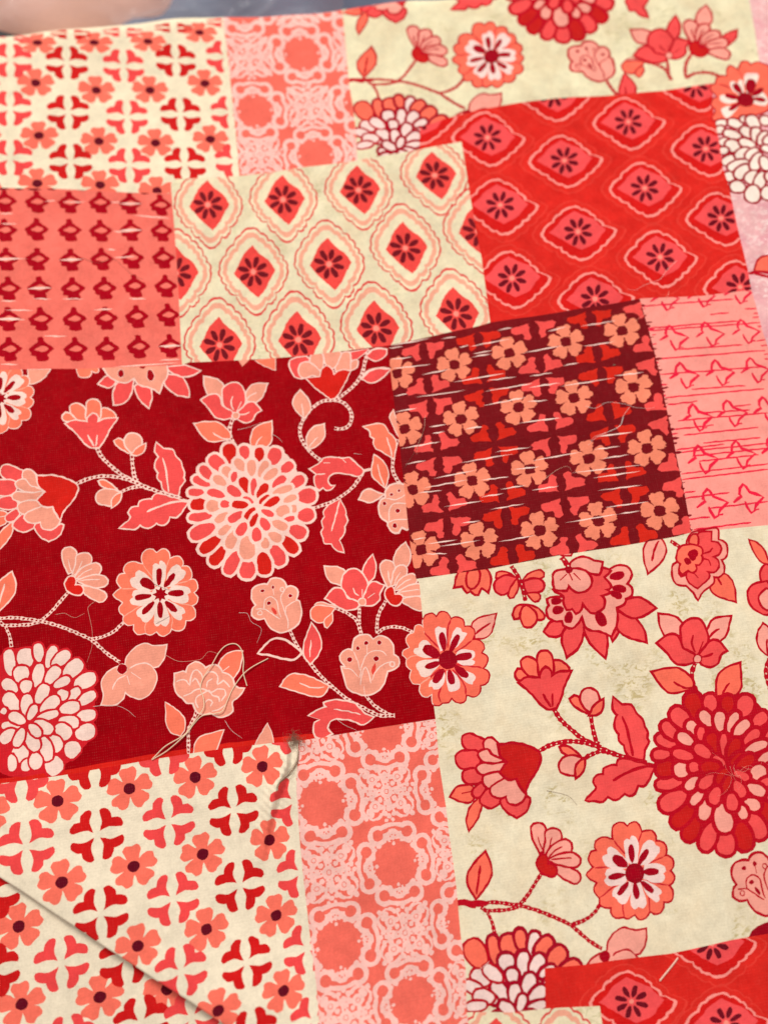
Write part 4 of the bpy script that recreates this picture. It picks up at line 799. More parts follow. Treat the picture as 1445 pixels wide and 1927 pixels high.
    'slub_ikat': """Q w 2.49,72.22 19.56,75.55 0.46
Q w 24.35,75.24 30.71,76.19 0.46
Q w 1.84,70.95 8.17,71.84 0.46
Q w 31.69,71.2 36.07,72.36 0.46
Q w 2.48,65.93 12.05,66.98 0.46
Q w 3.34,61.79 19.82,63.63 0.46
Q w 15.66,58.98 28.04,61.52 0.46
Q w 28.81,55.76 51.21,59.29 0.46
Q w 36.05,71.64 53.51,74.9 0.46
Q w 37.26,68.29 45.48,69.46 0.46
Q w 36.78,66.76 45.43,68.04 0.46
Q w 42.95,56.03 55.48,57.8 0.46
Q w 12.98,49.05 33.88,52.17 0.46
Q w 4.39,49.62 9.98,50.53 0.46
Q w 41.98,51.37 61.58,54.68 0.46
Q w 4.15,42.35 14.01,44.32 0.46
Q w 40.54,45.06 59.4,48.76 0.46
Q w 18.61,36.03 25.85,37.02 0.46
Q w 33.44,35.02 40.7,35.92 0.46
Q w 12.14,27.68 23.15,29.45 0.46
Q w 19.83,33.07 24.94,33.93 0.46
Q w 48.05,79 54.65,80.19 0.46
Q w 69.71,78.73 77.89,81.07 0.46
Q w 57.94,68.28 75.67,71.97 0.46
Q w 83.86,81.44 99.71,84.39 0.46
Q w 84.34,72.05 98.48,74.61 0.46
Q w 75.15,62.83 82,64.44 0.46
Q w 52.7,53.11 62.11,54.82 0.46
Q w 59.94,52.79 73.72,55.17 0.46
Q w 73.64,53.62 97.36,58.1 0.46
Q w 96.88,58.94 109.86,60.77 0.46
Q w 52.5,47.6 58.21,48.49 0.46
Q w 59.16,46.7 68.04,47.29 0.46
Q w 54.65,37.1 72.94,39.86 0.46
Q w 87.67,31.98 102.37,33.98 0.46
Q w 60.67,57.89 70.72,59.61 0.46
Q w 6.98,26.47 22.87,29.48 0.46
Q w 8.75,19.98 17.33,21.46 0.46
Q w 30.84,20.46 52.54,24.1 0.46
Q w 45.37,24.94 60.38,27.08 0.46
Q w 15.84,9.73 34.26,13.29 0.46
Q w 19.92,13.75 37.96,17.48 0.46
Q w 13.59,7.76 23.43,8.82 0.46
Q w 24.21,2.15 40.17,4.37 0.46
Q w 38.9,5.9 48.28,7.35 0.46
Q w 47.01,9.1 57.41,10.9 0.46
Q w 42.28,0.72 56.57,3.15 0.46
Q w 30.72,-4.78 38.65,-3.75 0.46
Q w 39.14,12.99 50.82,14.44 0.46
Q w 21.81,-13.98 38.51,-11.71 0.46
Q w 11.68,-11.09 16.55,-10.5 0.46
Q w 17.42,-12.85 29.3,-11.42 0.46
Q w 16.5,-17.06 25.28,-16.77 0.46
Q w 45.5,-12.41 60.44,-9.86 0.46
Q w 52.76,17.64 63.68,18.79 0.46
Q w 18.9,36.04 24.38,36.98 0.46
Q w 33.89,35.21 40.29,36.08 0.46
Q w 60.28,21.25 80.84,25.28 0.46
Q w 85.82,26.28 97.17,28 0.46
Q w 89.58,22.63 100.78,24.35 0.46
Q w 76.47,16.38 106.28,20.09 0.46
Q w 85.17,14.33 105.12,17.35 0.46
Q w 86.73,9.1 105.18,11.4 0.46
Q w 59.64,8.73 70.76,10.64 0.46
Q w 89.1,1.86 107.1,4.54 0.46
Q w 72.37,-4.55 94.73,-0.66 0.46
Q w 94.73,-0.66 103.51,0.65 0.46
Q w 87.54,31.77 102.85,33.91 0.46
Q w 60.86,37.97 72.72,39.68 0.46""",
    'thread_rules': """L z 0.68 110.73,90.49 118.49,91 126.28,91.58
L z 0.68 126.29,91.66 137.92,92.32 150.07,93.57
L z 0.68 138.92,86.18 143.16,86.66 147.44,87.19
L z 0.68 112.62,80.6 131.7,81.66 151.33,83.34
L z 0.68 112.55,79.38 136.16,80.62 160.5,82.65
L z 0.68 113.96,77.54 114.92,77.53 115.87,77.52
L z 0.68 113.7,73.09 114.85,73.24 115.99,73.39
L z 0.68 124.77,70.57 138.28,71.54 151.81,72.55
L z 0.68 114.44,66.52 137.71,68.14 161.26,70.04
L z 0.68 116.19,59.64 138.61,61.25 161.13,62.94
L z 0.68 128.83,52.98 140.16,53.71 151.58,54.5
L z 0.68 117.45,49.15 138.3,51.13 159.3,53.18
L z 0.68 118.26,45.9 124.61,46.77 130.93,47.6
L z 0.68 130.35,42.27 141.25,42.93 152.47,43.82
L z 0.68 145.69,45.27 149.39,45.74 153.09,46.19
L z 0.68 121.79,38.89 140.74,40.65 160.05,42.63
L z 0.68 154.33,89.02 157.28,89.21 160.22,89.38
L z 0.68 157.94,86.82 159.12,86.98 160.31,87.14
L z 0.68 157.31,84.97 159.08,85.19 160.86,85.42
L z 0.68 158.72,80.74 160.29,80.86 161.87,80.99
L z 0.68 157.68,74.16 159.65,74.49 161.63,74.84
L z 0.68 159.46,72.19 161.03,72.32 162.61,72.46
L z 0.68 160.35,68.25 161.43,68.37 162.51,68.48
L z 0.68 160.6,66.28 161.58,66.38 162.56,66.47
L z 0.68 119.73,35.1 128.19,36.04 136.63,36.96
L z 0.68 123.63,32.59 139.16,34.28 155.12,36.22
L z 0.68 131.4,29.11 143.55,30.5 155.65,31.82
L z 0.68 120.05,26.37 129.88,27.41 140.02,28.68
L z 0.68 120.27,25.05 139.25,27.11 158.62,29.38
L z 0.68 126.12,23.43 142.2,25.32 158.35,27.22
L z 0.68 128.91,21.26 141.47,22.81 153.99,24.31
L z 0.68 121.06,15.87 139.1,18.06 157.42,20.39
L z 0.68 121.17,13.58 139,15.77 157.09,18.06
L z 0.68 121.68,8.01 124.03,8.31 126.39,8.61
L z 0.68 121.84,5.78 130.98,6.93 140.11,8.06
L z 0.68 130.93,1.54 143.03,2.92 155.54,4.48
L z 0.68 122.6,-2.93 126.98,-2.38 131.33,-1.85
L z 0.68 124.28,-7.08 135.9,-5.68 147.73,-4.19""",
    'ikat_teeth': """Q z 108.55,93.84 110.13,94.3 1.2
Q d 108.87,92.26 110.45,92.62 1.2
Q d 109.19,90.69 112.12,91.06 1.2
Q z 109.51,89.11 112.43,89.3 .5
Q d 109.83,87.54 110.76,88.2 1.2
Q d 110.14,85.97 112.4,86.29 1.2
Q z 110.45,84.4 112.05,84.71 .8
Q d 110.77,82.84 114.85,83.26 .8
Q d 111.09,81.19 114.05,81.63 1.2
Q z 111.41,79.5 115.51,80.12 1.2
Q d 111.74,77.81 113.36,78.35 1.2
Q d 112.07,76.14 115.03,76.54 .5
Q z 112.4,74.46 113.34,75.02 .8
Q d 112.74,72.8 113.66,73.11 .8
Q d 113.07,71.14 116,71.36 .8
Q z 113.39,69.49 114.32,70.11 1.2
Q d 113.65,67.89 115.46,68.33 .8
Q d 113.91,66.3 117.93,66.89 1.2
Q z 114.16,64.69 116.41,65.23 .8
Q d 114.41,63.09 116.64,63.47 .5
Q d 114.64,61.48 117.54,61.86 .8
Q z 114.87,59.86 116.46,60.49 1.2
Q d 115.09,58.23 115.99,58.47 .8
Q d 115.23,56.55 117.46,56.86 .5
Q z 115.35,54.86 119.36,55.26 .8
Q d 115.47,53.17 119.5,53.78 1.2
Q d 115.58,51.48 117.84,51.95 1.2
Q z 115.69,49.79 117.95,50.3 1.2
Q d 115.8,48.11 118.74,48.63 .5
Q d 115.92,46.44 118.84,46.79 .5
Q z 116.09,44.6 117.92,45.17 1.2
Q d 116.32,42.62 117.27,43.26 1.2
Q d 116.57,40.65 119.52,41.22 .8
Q z 116.82,38.69 118.43,39.27 .8
Q d 117.09,36.76 118.93,37.45 .8
Q d 117.37,34.83 120.29,35.34 1.2
Q z 117.65,32.91 121.66,33.45 .8
Q d 117.92,30.98 121.91,31.59 1.2
Q d 118.16,28.92 121.02,29.26 1.2
Q z 118.39,26.86 119.28,27.11 .8
Q d 118.61,24.79 122.54,25.43 1.2
Q d 118.82,22.73 119.71,23.1 .8
Q z 119.02,20.66 119.91,21.06 .5
Q d 119.21,18.59 120.71,18.8 1.2
Q d 119.39,16.53 121.56,17.07 .5
Q z 119.6,14.24 120.47,14.47 1.2
Q d 119.83,11.87 122.62,12.4 .5
Q d 120.07,9.53 122.23,10.04 .8
Q z 120.33,7.2 122.06,7.65 .8
Q d 120.6,4.89 122.34,5.33 1.2
Q d 120.89,2.6 121.77,2.95 .8
Q z 121.19,0.32 122.07,0.58 .8
Q d 121.41,-1.48 124.22,-1.24 1.2
Q d 121.51,-2.48 123.05,-1.84 1.2
Q z 121.6,-3.48 123.35,-2.99 .8
Q d 121.68,-4.48 123.23,-3.96 .5
Q d 121.77,-5.48 123.51,-5.12 .8
Q z 121.85,-6.48 123.4,-5.87 .5
Q d 121.93,-7.48 124.1,-7.09 .8
Q d 122.01,-8.48 124.81,-8.09 .8""",
}
TEMPLATE = {
    'dot_blossom': """S O 0 -0.13,-0.08 -0.29,-0.41 -0.43,-0.75 -0.28,-0.96 -0.03,-0.94 0.21,-1 0.37,-0.79 0.27,-0.43 0.13,-0.08
S O 0 0.04,-0.15 0.32,-0.39 0.61,-0.6 0.85,-0.52 0.9,-0.28 1.02,-0.06 0.86,0.15 0.48,0.14 0.11,0.1
S O 0 0.15,-0.02 0.48,0.14 0.79,0.33 0.82,0.58 0.61,0.72 0.45,0.91 0.19,0.85 0.06,0.5 -0.05,0.14
S O 0 0.06,0.14 -0.02,0.5 -0.12,0.85 -0.37,0.93 -0.56,0.76 -0.78,0.66 -0.78,0.4 -0.47,0.18 -0.15,-0.01
S O 0 -0.11,0.1 -0.48,0.15 -0.84,0.18 -1,-0.03 -0.91,-0.26 -0.89,-0.5 -0.64,-0.6 -0.33,-0.38 -0.04,-0.15
D m 0 0,0 .265""",
    'ikat_blossom': """K O 0.05 -0.13,-0.08 -0.29,-0.41 -0.43,-0.75 -0.28,-0.96 -0.03,-0.94 0.21,-1 0.37,-0.79 0.27,-0.43 0.13,-0.08
K O 0.05 0.04,-0.15 0.32,-0.39 0.61,-0.6 0.85,-0.52 0.9,-0.28 1.02,-0.06 0.86,0.15 0.48,0.14 0.11,0.1
K O 0.05 0.15,-0.02 0.48,0.14 0.79,0.33 0.82,0.58 0.61,0.72 0.45,0.91 0.19,0.85 0.06,0.5 -0.05,0.14
K O 0.05 0.06,0.14 -0.02,0.5 -0.12,0.85 -0.37,0.93 -0.56,0.76 -0.78,0.66 -0.78,0.4 -0.47,0.18 -0.15,-0.01
K O 0.05 -0.11,0.1 -0.48,0.15 -0.84,0.18 -1,-0.03 -0.91,-0.26 -0.89,-0.5 -0.64,-0.6 -0.33,-0.38 -0.04,-0.15
K m 0.05 -.27,-.22 0,-.28 .27,-.2 .26,.2 .05,.27 -.25,.22""",
    'cross_red': """S X 0 0.11,-0.11! 0.23,-0.5 0.15,-0.96 0.38,-1.01 0.57,-0.83 0.61,-0.61! 0.83,-0.58 1.01,-0.4 0.96,-0.17 0.5,-0.24
S X 0 0.11,0.11! 0.23,0.5 0.15,0.96 0.38,1.01 0.57,0.83 0.61,0.61! 0.83,0.58 1.01,0.4 0.96,0.17 0.5,0.24
S X 0 -0.11,-0.11! -0.23,-0.5 -0.15,-0.96 -0.38,-1.01 -0.57,-0.83 -0.61,-0.61! -0.83,-0.58 -1.01,-0.4 -0.96,-0.17 -0.5,-0.24
S X 0 -0.11,0.11! -0.23,0.5 -0.15,0.96 -0.38,1.01 -0.57,0.83 -0.61,0.61! -0.83,0.58 -1.01,0.4 -0.96,0.17 -0.5,0.24""",
    'cross_pink': """S Y 0 0.11,-0.11! 0.23,-0.5 0.15,-0.96 0.38,-1.01 0.57,-0.83 0.61,-0.61! 0.83,-0.58 1.01,-0.4 0.96,-0.17 0.5,-0.24
S Y 0 0.11,0.11! 0.23,0.5 0.15,0.96 0.38,1.01 0.57,0.83 0.61,0.61! 0.83,0.58 1.01,0.4 0.96,0.17 0.5,0.24
S Y 0 -0.11,-0.11! -0.23,-0.5 -0.15,-0.96 -0.38,-1.01 -0.57,-0.83 -0.61,-0.61! -0.83,-0.58 -1.01,-0.4 -0.96,-0.17 -0.5,-0.24
S Y 0 -0.11,0.11! -0.23,0.5 -0.15,0.96 -0.38,1.01 -0.57,0.83 -0.61,0.61! -0.83,0.58 -1.01,0.4 -0.96,0.17 -0.5,0.24""",
    'icross_red': """K X .06 0.13,-0.13! 0.24,-0.5 0.19,-0.9 0.42,-0.98 0.58,-0.64! 0.95,-0.58 0.98,-0.28 0.55,-0.23
K X .06 0.13,0.13! 0.24,0.5 0.19,0.9 0.42,0.98 0.58,0.64! 0.95,0.58 0.98,0.28 0.55,0.23
K X .06 -0.13,-0.13! -0.24,-0.5 -0.19,-0.9 -0.42,-0.98 -0.58,-0.64! -0.95,-0.58 -0.98,-0.28 -0.55,-0.23
K X .06 -0.13,0.13! -0.24,0.5 -0.19,0.9 -0.42,0.98 -0.58,0.64! -0.95,0.58 -0.98,0.28 -0.55,0.23""",
    'icross_pink': """K Y .06 0.13,-0.13! 0.24,-0.5 0.19,-0.9 0.42,-0.98 0.58,-0.64! 0.95,-0.58 0.98,-0.28 0.55,-0.23
K Y .06 0.13,0.13! 0.24,0.5 0.19,0.9 0.42,0.98 0.58,0.64! 0.95,0.58 0.98,0.28 0.55,0.23
K Y .06 -0.13,-0.13! -0.24,-0.5 -0.19,-0.9 -0.42,-0.98 -0.58,-0.64! -0.95,-0.58 -0.98,-0.28 -0.55,-0.23
K Y .06 -0.13,0.13! -0.24,0.5 -0.19,0.9 -0.42,0.98 -0.58,0.64! -0.95,0.58 -0.98,0.28 -0.55,0.23""",
    'arrow': """K m .04 -0.29,-0.73 -0.27,-1.02 0,-1.1 0.2,-1.02 0.24,-0.69! 0.67,-0.38 1.07,-0.02 0.69,0.31 0.49,0.47! 0.58,0.67 0.56,1 -0.38,1.02 -0.47,0.64! -0.87,0.53 -0.89,0.27! -1.07,-0.04 -0.64,-0.42 -0.33,-0.64!
S h 0 -0.56,0.02 -0.24,-0.18 0.11,-0.33 0.58,-0.04 0.27,0.18 0,0.24 -0.24,0.13""",
    'arrow_split': """K m .04 -0.29,-0.73 -0.27,-1.02 0,-1.1 0.2,-1.02 0.24,-0.69! 0.67,-0.38 1.07,-0.02 0.69,0.31 0.49,0.47! 0.58,0.67 0.56,1 -0.38,1.02 -0.47,0.64! -0.87,0.53 -0.89,0.27! -1.07,-0.04 -0.64,-0.42 -0.33,-0.64!
S h 0 -0.56,0.02 -0.24,-0.18 0.11,-0.33 0.58,-0.04 0.27,0.18 0,0.24 -0.24,0.13
Q w -1.1,.02 1.05,-.04 .2""",
    'drop': """S i 0 -2.91,-0.23! -2.94,-0.63 -2.71,-1.21 -2.4,-1.49! -2.34,-1.85 -2.02,-2.25 -1.72,-2.37! -1.64,-2.76 -1.34,-3.15 -1.11,-3.23! -0.91,-3.58 -0.51,-3.85 -0.23,-3.85! 0.02,-3.88 0.42,-3.65 0.66,-3.33! 0.89,-3.33 1.19,-3.06 1.31,-2.73! 1.56,-2.73 1.83,-2.48 1.89,-2.2! 2.12,-2.12 2.31,-1.8 2.29,-1.49! 2.52,-1.43 2.67,-1.2 2.6,-0.99! 2.86,-0.84 3.02,-0.51 2.95,-0.28! 3.04,0.08 2.9,0.69 2.65,1.01! 2.61,1.35 2.29,1.79 1.97,1.94! 2.05,2.23 1.98,2.51 1.84,2.55! 1.78,2.78 1.51,2.92 1.28,2.85! 1.1,3.28 0.7,3.71 0.42,3.81! 0.17,3.82 -0.25,3.57 -0.51,3.23! -0.58,3.25 -0.66,3.13 -0.69,2.95! -0.91,2.97 -1.19,2.75 -1.29,2.44! -1.38,2.44 -1.43,2.26 -1.39,2.04! -1.7,2.06 -2.03,1.87 -2.1,1.64! -2.29,1.59 -2.38,1.35 -2.3,1.13! -2.58,1.02 -2.76,0.74 -2.71,0.53! -2.93,0.33 -3.02,-0.02
S h 0 -2.76,-0.22! -2.79,-0.59 -2.57,-1.15 -2.28,-1.42! -2.22,-1.75 -1.92,-2.14 -1.63,-2.25! -1.55,-2.62 -1.27,-2.99 -1.05,-3.07! -0.86,-3.39 -0.48,-3.65 -0.22,-3.65! 0.02,-3.68 0.4,-3.46 0.62,-3.16! 0.84,-3.16 1.13,-2.9 1.25,-2.59! 1.48,-2.59 1.73,-2.36 1.79,-2.09! 2.01,-2.01 2.19,-1.71 2.17,-1.42! 2.4,-1.36 2.53,-1.14 2.46,-0.94! 2.71,-0.8 2.86,-0.48 2.8,-0.27! 2.88,0.08 2.75,0.65 2.51,0.96! 2.47,1.28 2.17,1.7 1.87,1.84! 1.94,2.12 1.88,2.39 1.74,2.41! 1.69,2.63 1.44,2.77 1.22,2.7! 1.04,3.11 0.66,3.52 0.4,3.61! 0.16,3.62 -0.24,3.38 -0.48,3.07! -0.55,3.08 -0.62,2.97 -0.65,2.8! -0.86,2.82 -1.13,2.61 -1.23,2.32! -1.31,2.32 -1.36,2.15 -1.32,1.94! -1.61,1.95 -1.93,1.77 -1.99,1.55! -2.17,1.5 -2.26,1.28 -2.18,1.07! -2.44,0.97 -2.62,0.7 -2.57,0.5! -2.78,0.32 -2.86,-0.02
S s 0 -2.53,-0.2! -2.56,-0.55 -2.36,-1.06 -2.09,-1.3! -2.04,-1.61 -1.76,-1.96 -1.5,-2.07! -1.43,-2.4 -1.17,-2.75 -0.97,-2.82! -0.79,-3.12 -0.44,-3.35 -0.2,-3.35! 0.02,-3.38 0.37,-3.18 0.57,-2.9! 0.77,-2.9 1.04,-2.67 1.14,-2.38! 1.36,-2.38 1.59,-2.16 1.65,-1.92! 1.85,-1.85 2.02,-1.57 2,-1.3! 2.2,-1.25 2.32,-1.05 2.26,-0.86! 2.49,-0.73 2.63,-0.44 2.57,-0.25! 2.65,0.07 2.53,0.6 2.31,0.88! 2.27,1.18 2,1.56 1.72,1.69! 1.79,1.94 1.72,2.19 1.6,2.22! 1.55,2.42 1.32,2.54 1.12,2.48! 0.96,2.86 0.61,3.23 0.37,3.32! 0.15,3.33 -0.22,3.11 -0.44,2.82! -0.5,2.83 -0.57,2.73 -0.6,2.57! -0.79,2.59 -1.04,2.39 -1.13,2.13! -1.21,2.13 -1.25,1.97 -1.21,1.78! -1.48,1.8 -1.77,1.63 -1.83,1.43! -2,1.38 -2.08,1.18 -2.01,0.99! -2.24,0.89 -2.4,0.64 -2.36,0.46! -2.55,0.29 -2.63,-0.02
S h 0 -2.19,-0.17! -2.21,-0.47 -2.04,-0.91 -1.81,-1.12! -1.76,-1.39 -1.52,-1.69 -1.29,-1.79! -1.23,-2.07 -1.01,-2.37 -0.84,-2.43! -0.68,-2.69 -0.38,-2.9 -0.17,-2.9! 0.02,-2.92 0.32,-2.74 0.49,-2.51! 0.67,-2.51 0.9,-2.3 0.99,-2.05! 1.17,-2.05 1.38,-1.87 1.42,-1.66! 1.6,-1.6 1.74,-1.35 1.73,-1.12! 1.9,-1.08 2.01,-0.9 1.95,-0.74! 2.15,-0.63 2.27,-0.38 2.22,-0.21! 2.29,0.06 2.18,0.52 1.99,0.76! 1.96,1.02 1.73,1.35 1.48,1.46! 1.54,1.68 1.49,1.89 1.38,1.92! 1.34,2.09 1.14,2.2 0.97,2.14! 0.83,2.47 0.52,2.79 0.32,2.87! 0.13,2.87 -0.19,2.68 -0.38,2.43! -0.43,2.45 -0.49,2.36 -0.52,2.22! -0.68,2.23 -0.9,2.07 -0.97,1.84! -1.04,1.84 -1.08,1.7 -1.05,1.54! -1.28,1.55 -1.53,1.41 -1.58,1.23! -1.73,1.19 -1.79,1.02 -1.73,0.85! -1.94,0.77 -2.07,0.55 -2.04,0.4! -2.2,0.25 -2.27,-0.02
S F 0 -0.05,-2.25! 0.6,-1.5 1.4,-0.9 1.9,-0.1! 1.5,0.6 1,1.6 0.45,2.25! -0.3,1.6 -1,0.9 -1.65,0.15! -1.3,-0.5 -0.8,-1.5
T m 0 0.34,-1.28 0.09,-0.33 0.46
T m 0 1.14,-0.66 0.29,-0.17 0.46
T m 0 1.28,0.34 0.33,0.09 0.46
T m 0 0.66,1.14 0.17,0.29 0.46
T m 0 -0.34,1.28 -0.09,0.33 0.46
T m 0 -1.14,0.66 -0.29,0.17 0.46
T m 0 -1.28,-0.34 -0.33,-0.09 0.46
T m 0 -0.66,-1.14 -0.17,-0.29 0.46
D L 0 0,0 0.24""",
    'ogee': """S f 0 -4.51,-0.13! -4.34,-0.51 -3.77,-1.09 -3.24,-1.4! -3.17,-1.78 -2.79,-2.25 -2.41,-2.41! -2.04,-2.83 -1.24,-3.28 -0.7,-3.37! -0.42,-3.44 0.09,-3.28 0.38,-2.98! 0.79,-3 1.38,-2.69 1.65,-2.35! 1.96,-2.31 2.25,-2.02 2.29,-1.71! 2.73,-1.54 3.2,-1.09 3.3,-0.76! 3.94,-0.61 4.64,-0.32 4.89,-0.13! 4.81,0.28 4.39,0.91 3.94,1.27! 3.86,1.55 3.47,1.91 3.05,2.03! 2.96,2.39 2.58,2.77 2.22,2.86! 1.91,3.25 1.23,3.63 0.76,3.68! 0.51,3.78 0.04,3.64 -0.25,3.37! -0.61,3.39 -1.14,3.14 -1.4,2.79! -1.71,2.76 -2.07,2.44 -2.16,2.1! -2.67,2.02 -3.24,1.68 -3.43,1.4! -3.86,1.28 -4.25,0.98 -4.32,0.76! -4.56,0.53 -4.65,0.13
S h 0 -4.33,-0.12! -4.17,-0.49 -3.62,-1.05 -3.11,-1.34! -3.05,-1.71 -2.68,-2.16 -2.32,-2.32! -1.96,-2.72 -1.2,-3.15 -0.67,-3.23! -0.4,-3.31 0.09,-3.15 0.37,-2.87! 0.76,-2.88 1.33,-2.59 1.59,-2.26! 1.88,-2.22 2.16,-1.94 2.2,-1.65! 2.62,-1.48 3.07,-1.05 3.17,-0.73! 3.78,-0.59 4.45,-0.3 4.7,-0.12! 4.62,0.27 4.22,0.88 3.78,1.22! 3.71,1.49 3.33,1.83 2.93,1.95! 2.84,2.29 2.48,2.66 2.13,2.75! 1.83,3.12 1.18,3.49 0.73,3.54! 0.49,3.64 0.04,3.5 -0.24,3.23! -0.59,3.26 -1.1,3.01 -1.34,2.68! -1.65,2.65 -1.99,2.34 -2.07,2.01! -2.56,1.94 -3.11,1.61 -3.29,1.34! -3.71,1.23 -4.09,0.94 -4.15,0.73! -4.38,0.51 -4.47,0.12
S s .0 -3.66,-0.1! -3.52,-0.41 -3.06,-0.89 -2.63,-1.13! -2.58,-1.44 -2.27,-1.82 -1.96,-1.96! -1.66,-2.3 -1.01,-2.66 -0.57,-2.73! -0.34,-2.79 0.07,-2.66 0.31,-2.42! 0.64,-2.43 1.12,-2.18 1.34,-1.91! 1.59,-1.87 1.82,-1.64 1.85,-1.39! 2.21,-1.25 2.6,-0.89 2.68,-0.62! 3.19,-0.49 3.76,-0.26 3.97,-0.1! 3.9,0.23 3.56,0.74 3.19,1.03! 3.13,1.26 2.81,1.54 2.47,1.65! 2.4,1.94 2.09,2.25 1.8,2.32! 1.54,2.64 1,2.95 0.62,2.99! 0.41,3.07 0.03,2.96 -0.21,2.73! -0.49,2.75 -0.93,2.54 -1.13,2.27! -1.39,2.24 -1.68,1.98 -1.75,1.7! -2.16,1.64 -2.63,1.36 -2.78,1.13! -3.13,1.04 -3.45,0.79 -3.5,0.62! -3.7,0.43 -3.77,0.1
S q 0 -3.37,-0.1! -3.25,-0.38 -2.82,-0.82 -2.42,-1.04! -2.38,-1.33 -2.09,-1.68 -1.8,-1.8! -1.53,-2.12 -0.93,-2.45 -0.52,-2.52! -0.31,-2.57 0.07,-2.45 0.28,-2.23! 0.59,-2.24 1.04,-2.01 1.24,-1.76! 1.46,-1.73 1.68,-1.51 1.71,-1.28! 2.04,-1.15 2.39,-0.82 2.47,-0.57! 2.94,-0.46 3.47,-0.24 3.66,-0.1! 3.6,0.21 3.29,0.68 2.94,0.95! 2.89,1.16 2.59,1.43 2.28,1.52! 2.21,1.79 1.93,2.07 1.66,2.14! 1.43,2.43 0.92,2.72 0.57,2.75! 0.38,2.83 0.03,2.73 -0.19,2.52! -0.46,2.54 -0.85,2.35 -1.04,2.09! -1.28,2.06 -1.55,1.82 -1.61,1.57! -2,1.51 -2.42,1.25 -2.56,1.04! -2.89,0.96 -3.18,0.73 -3.23,0.57! -3.41,0.4 -3.48,0.1
S F 0 -2.9,0.05! -2.1,-0.7 -1.7,-1.3 -0.45,-2.2! 0.6,-1.7 1.6,-1.3 2.1,-0.8 2.85,-0.2! 2.3,0.5 1.8,1.2 0.45,1.9! -0.6,1.4 -1.6,0.8
T m 0 0.39,-1.45 0.1,-0.39 0.5
T m 0 1.3,-0.75 0.35,-0.2 0.5
T m 0 1.45,0.39 0.39,0.1 0.5
T m 0 0.75,1.3 0.2,0.35 0.5
T m 0 -0.39,1.45 -0.1,0.39 0.5
T m 0 -1.3,0.75 -0.35,0.2 0.5
T m 0 -1.45,-0.39 -0.39,-0.1 0.5
T m 0 -0.75,-1.3 -0.2,-0.35 0.5
D L 0 0,0 0.24""",
    'zigzag': """L z .3 -1.55,.05! -1.05,-.22! -.58,-.42! -.74,-.62! -.58,-1.15! -.12,-1.5! .1,-1.25! .32,-.72! .95,-.42! 1.6,-.05! .65,.55! .38,.98! .85,.95!
L z .3 -.36,.1! -.3,.55! -.02,1.2! .45,1.02!""",
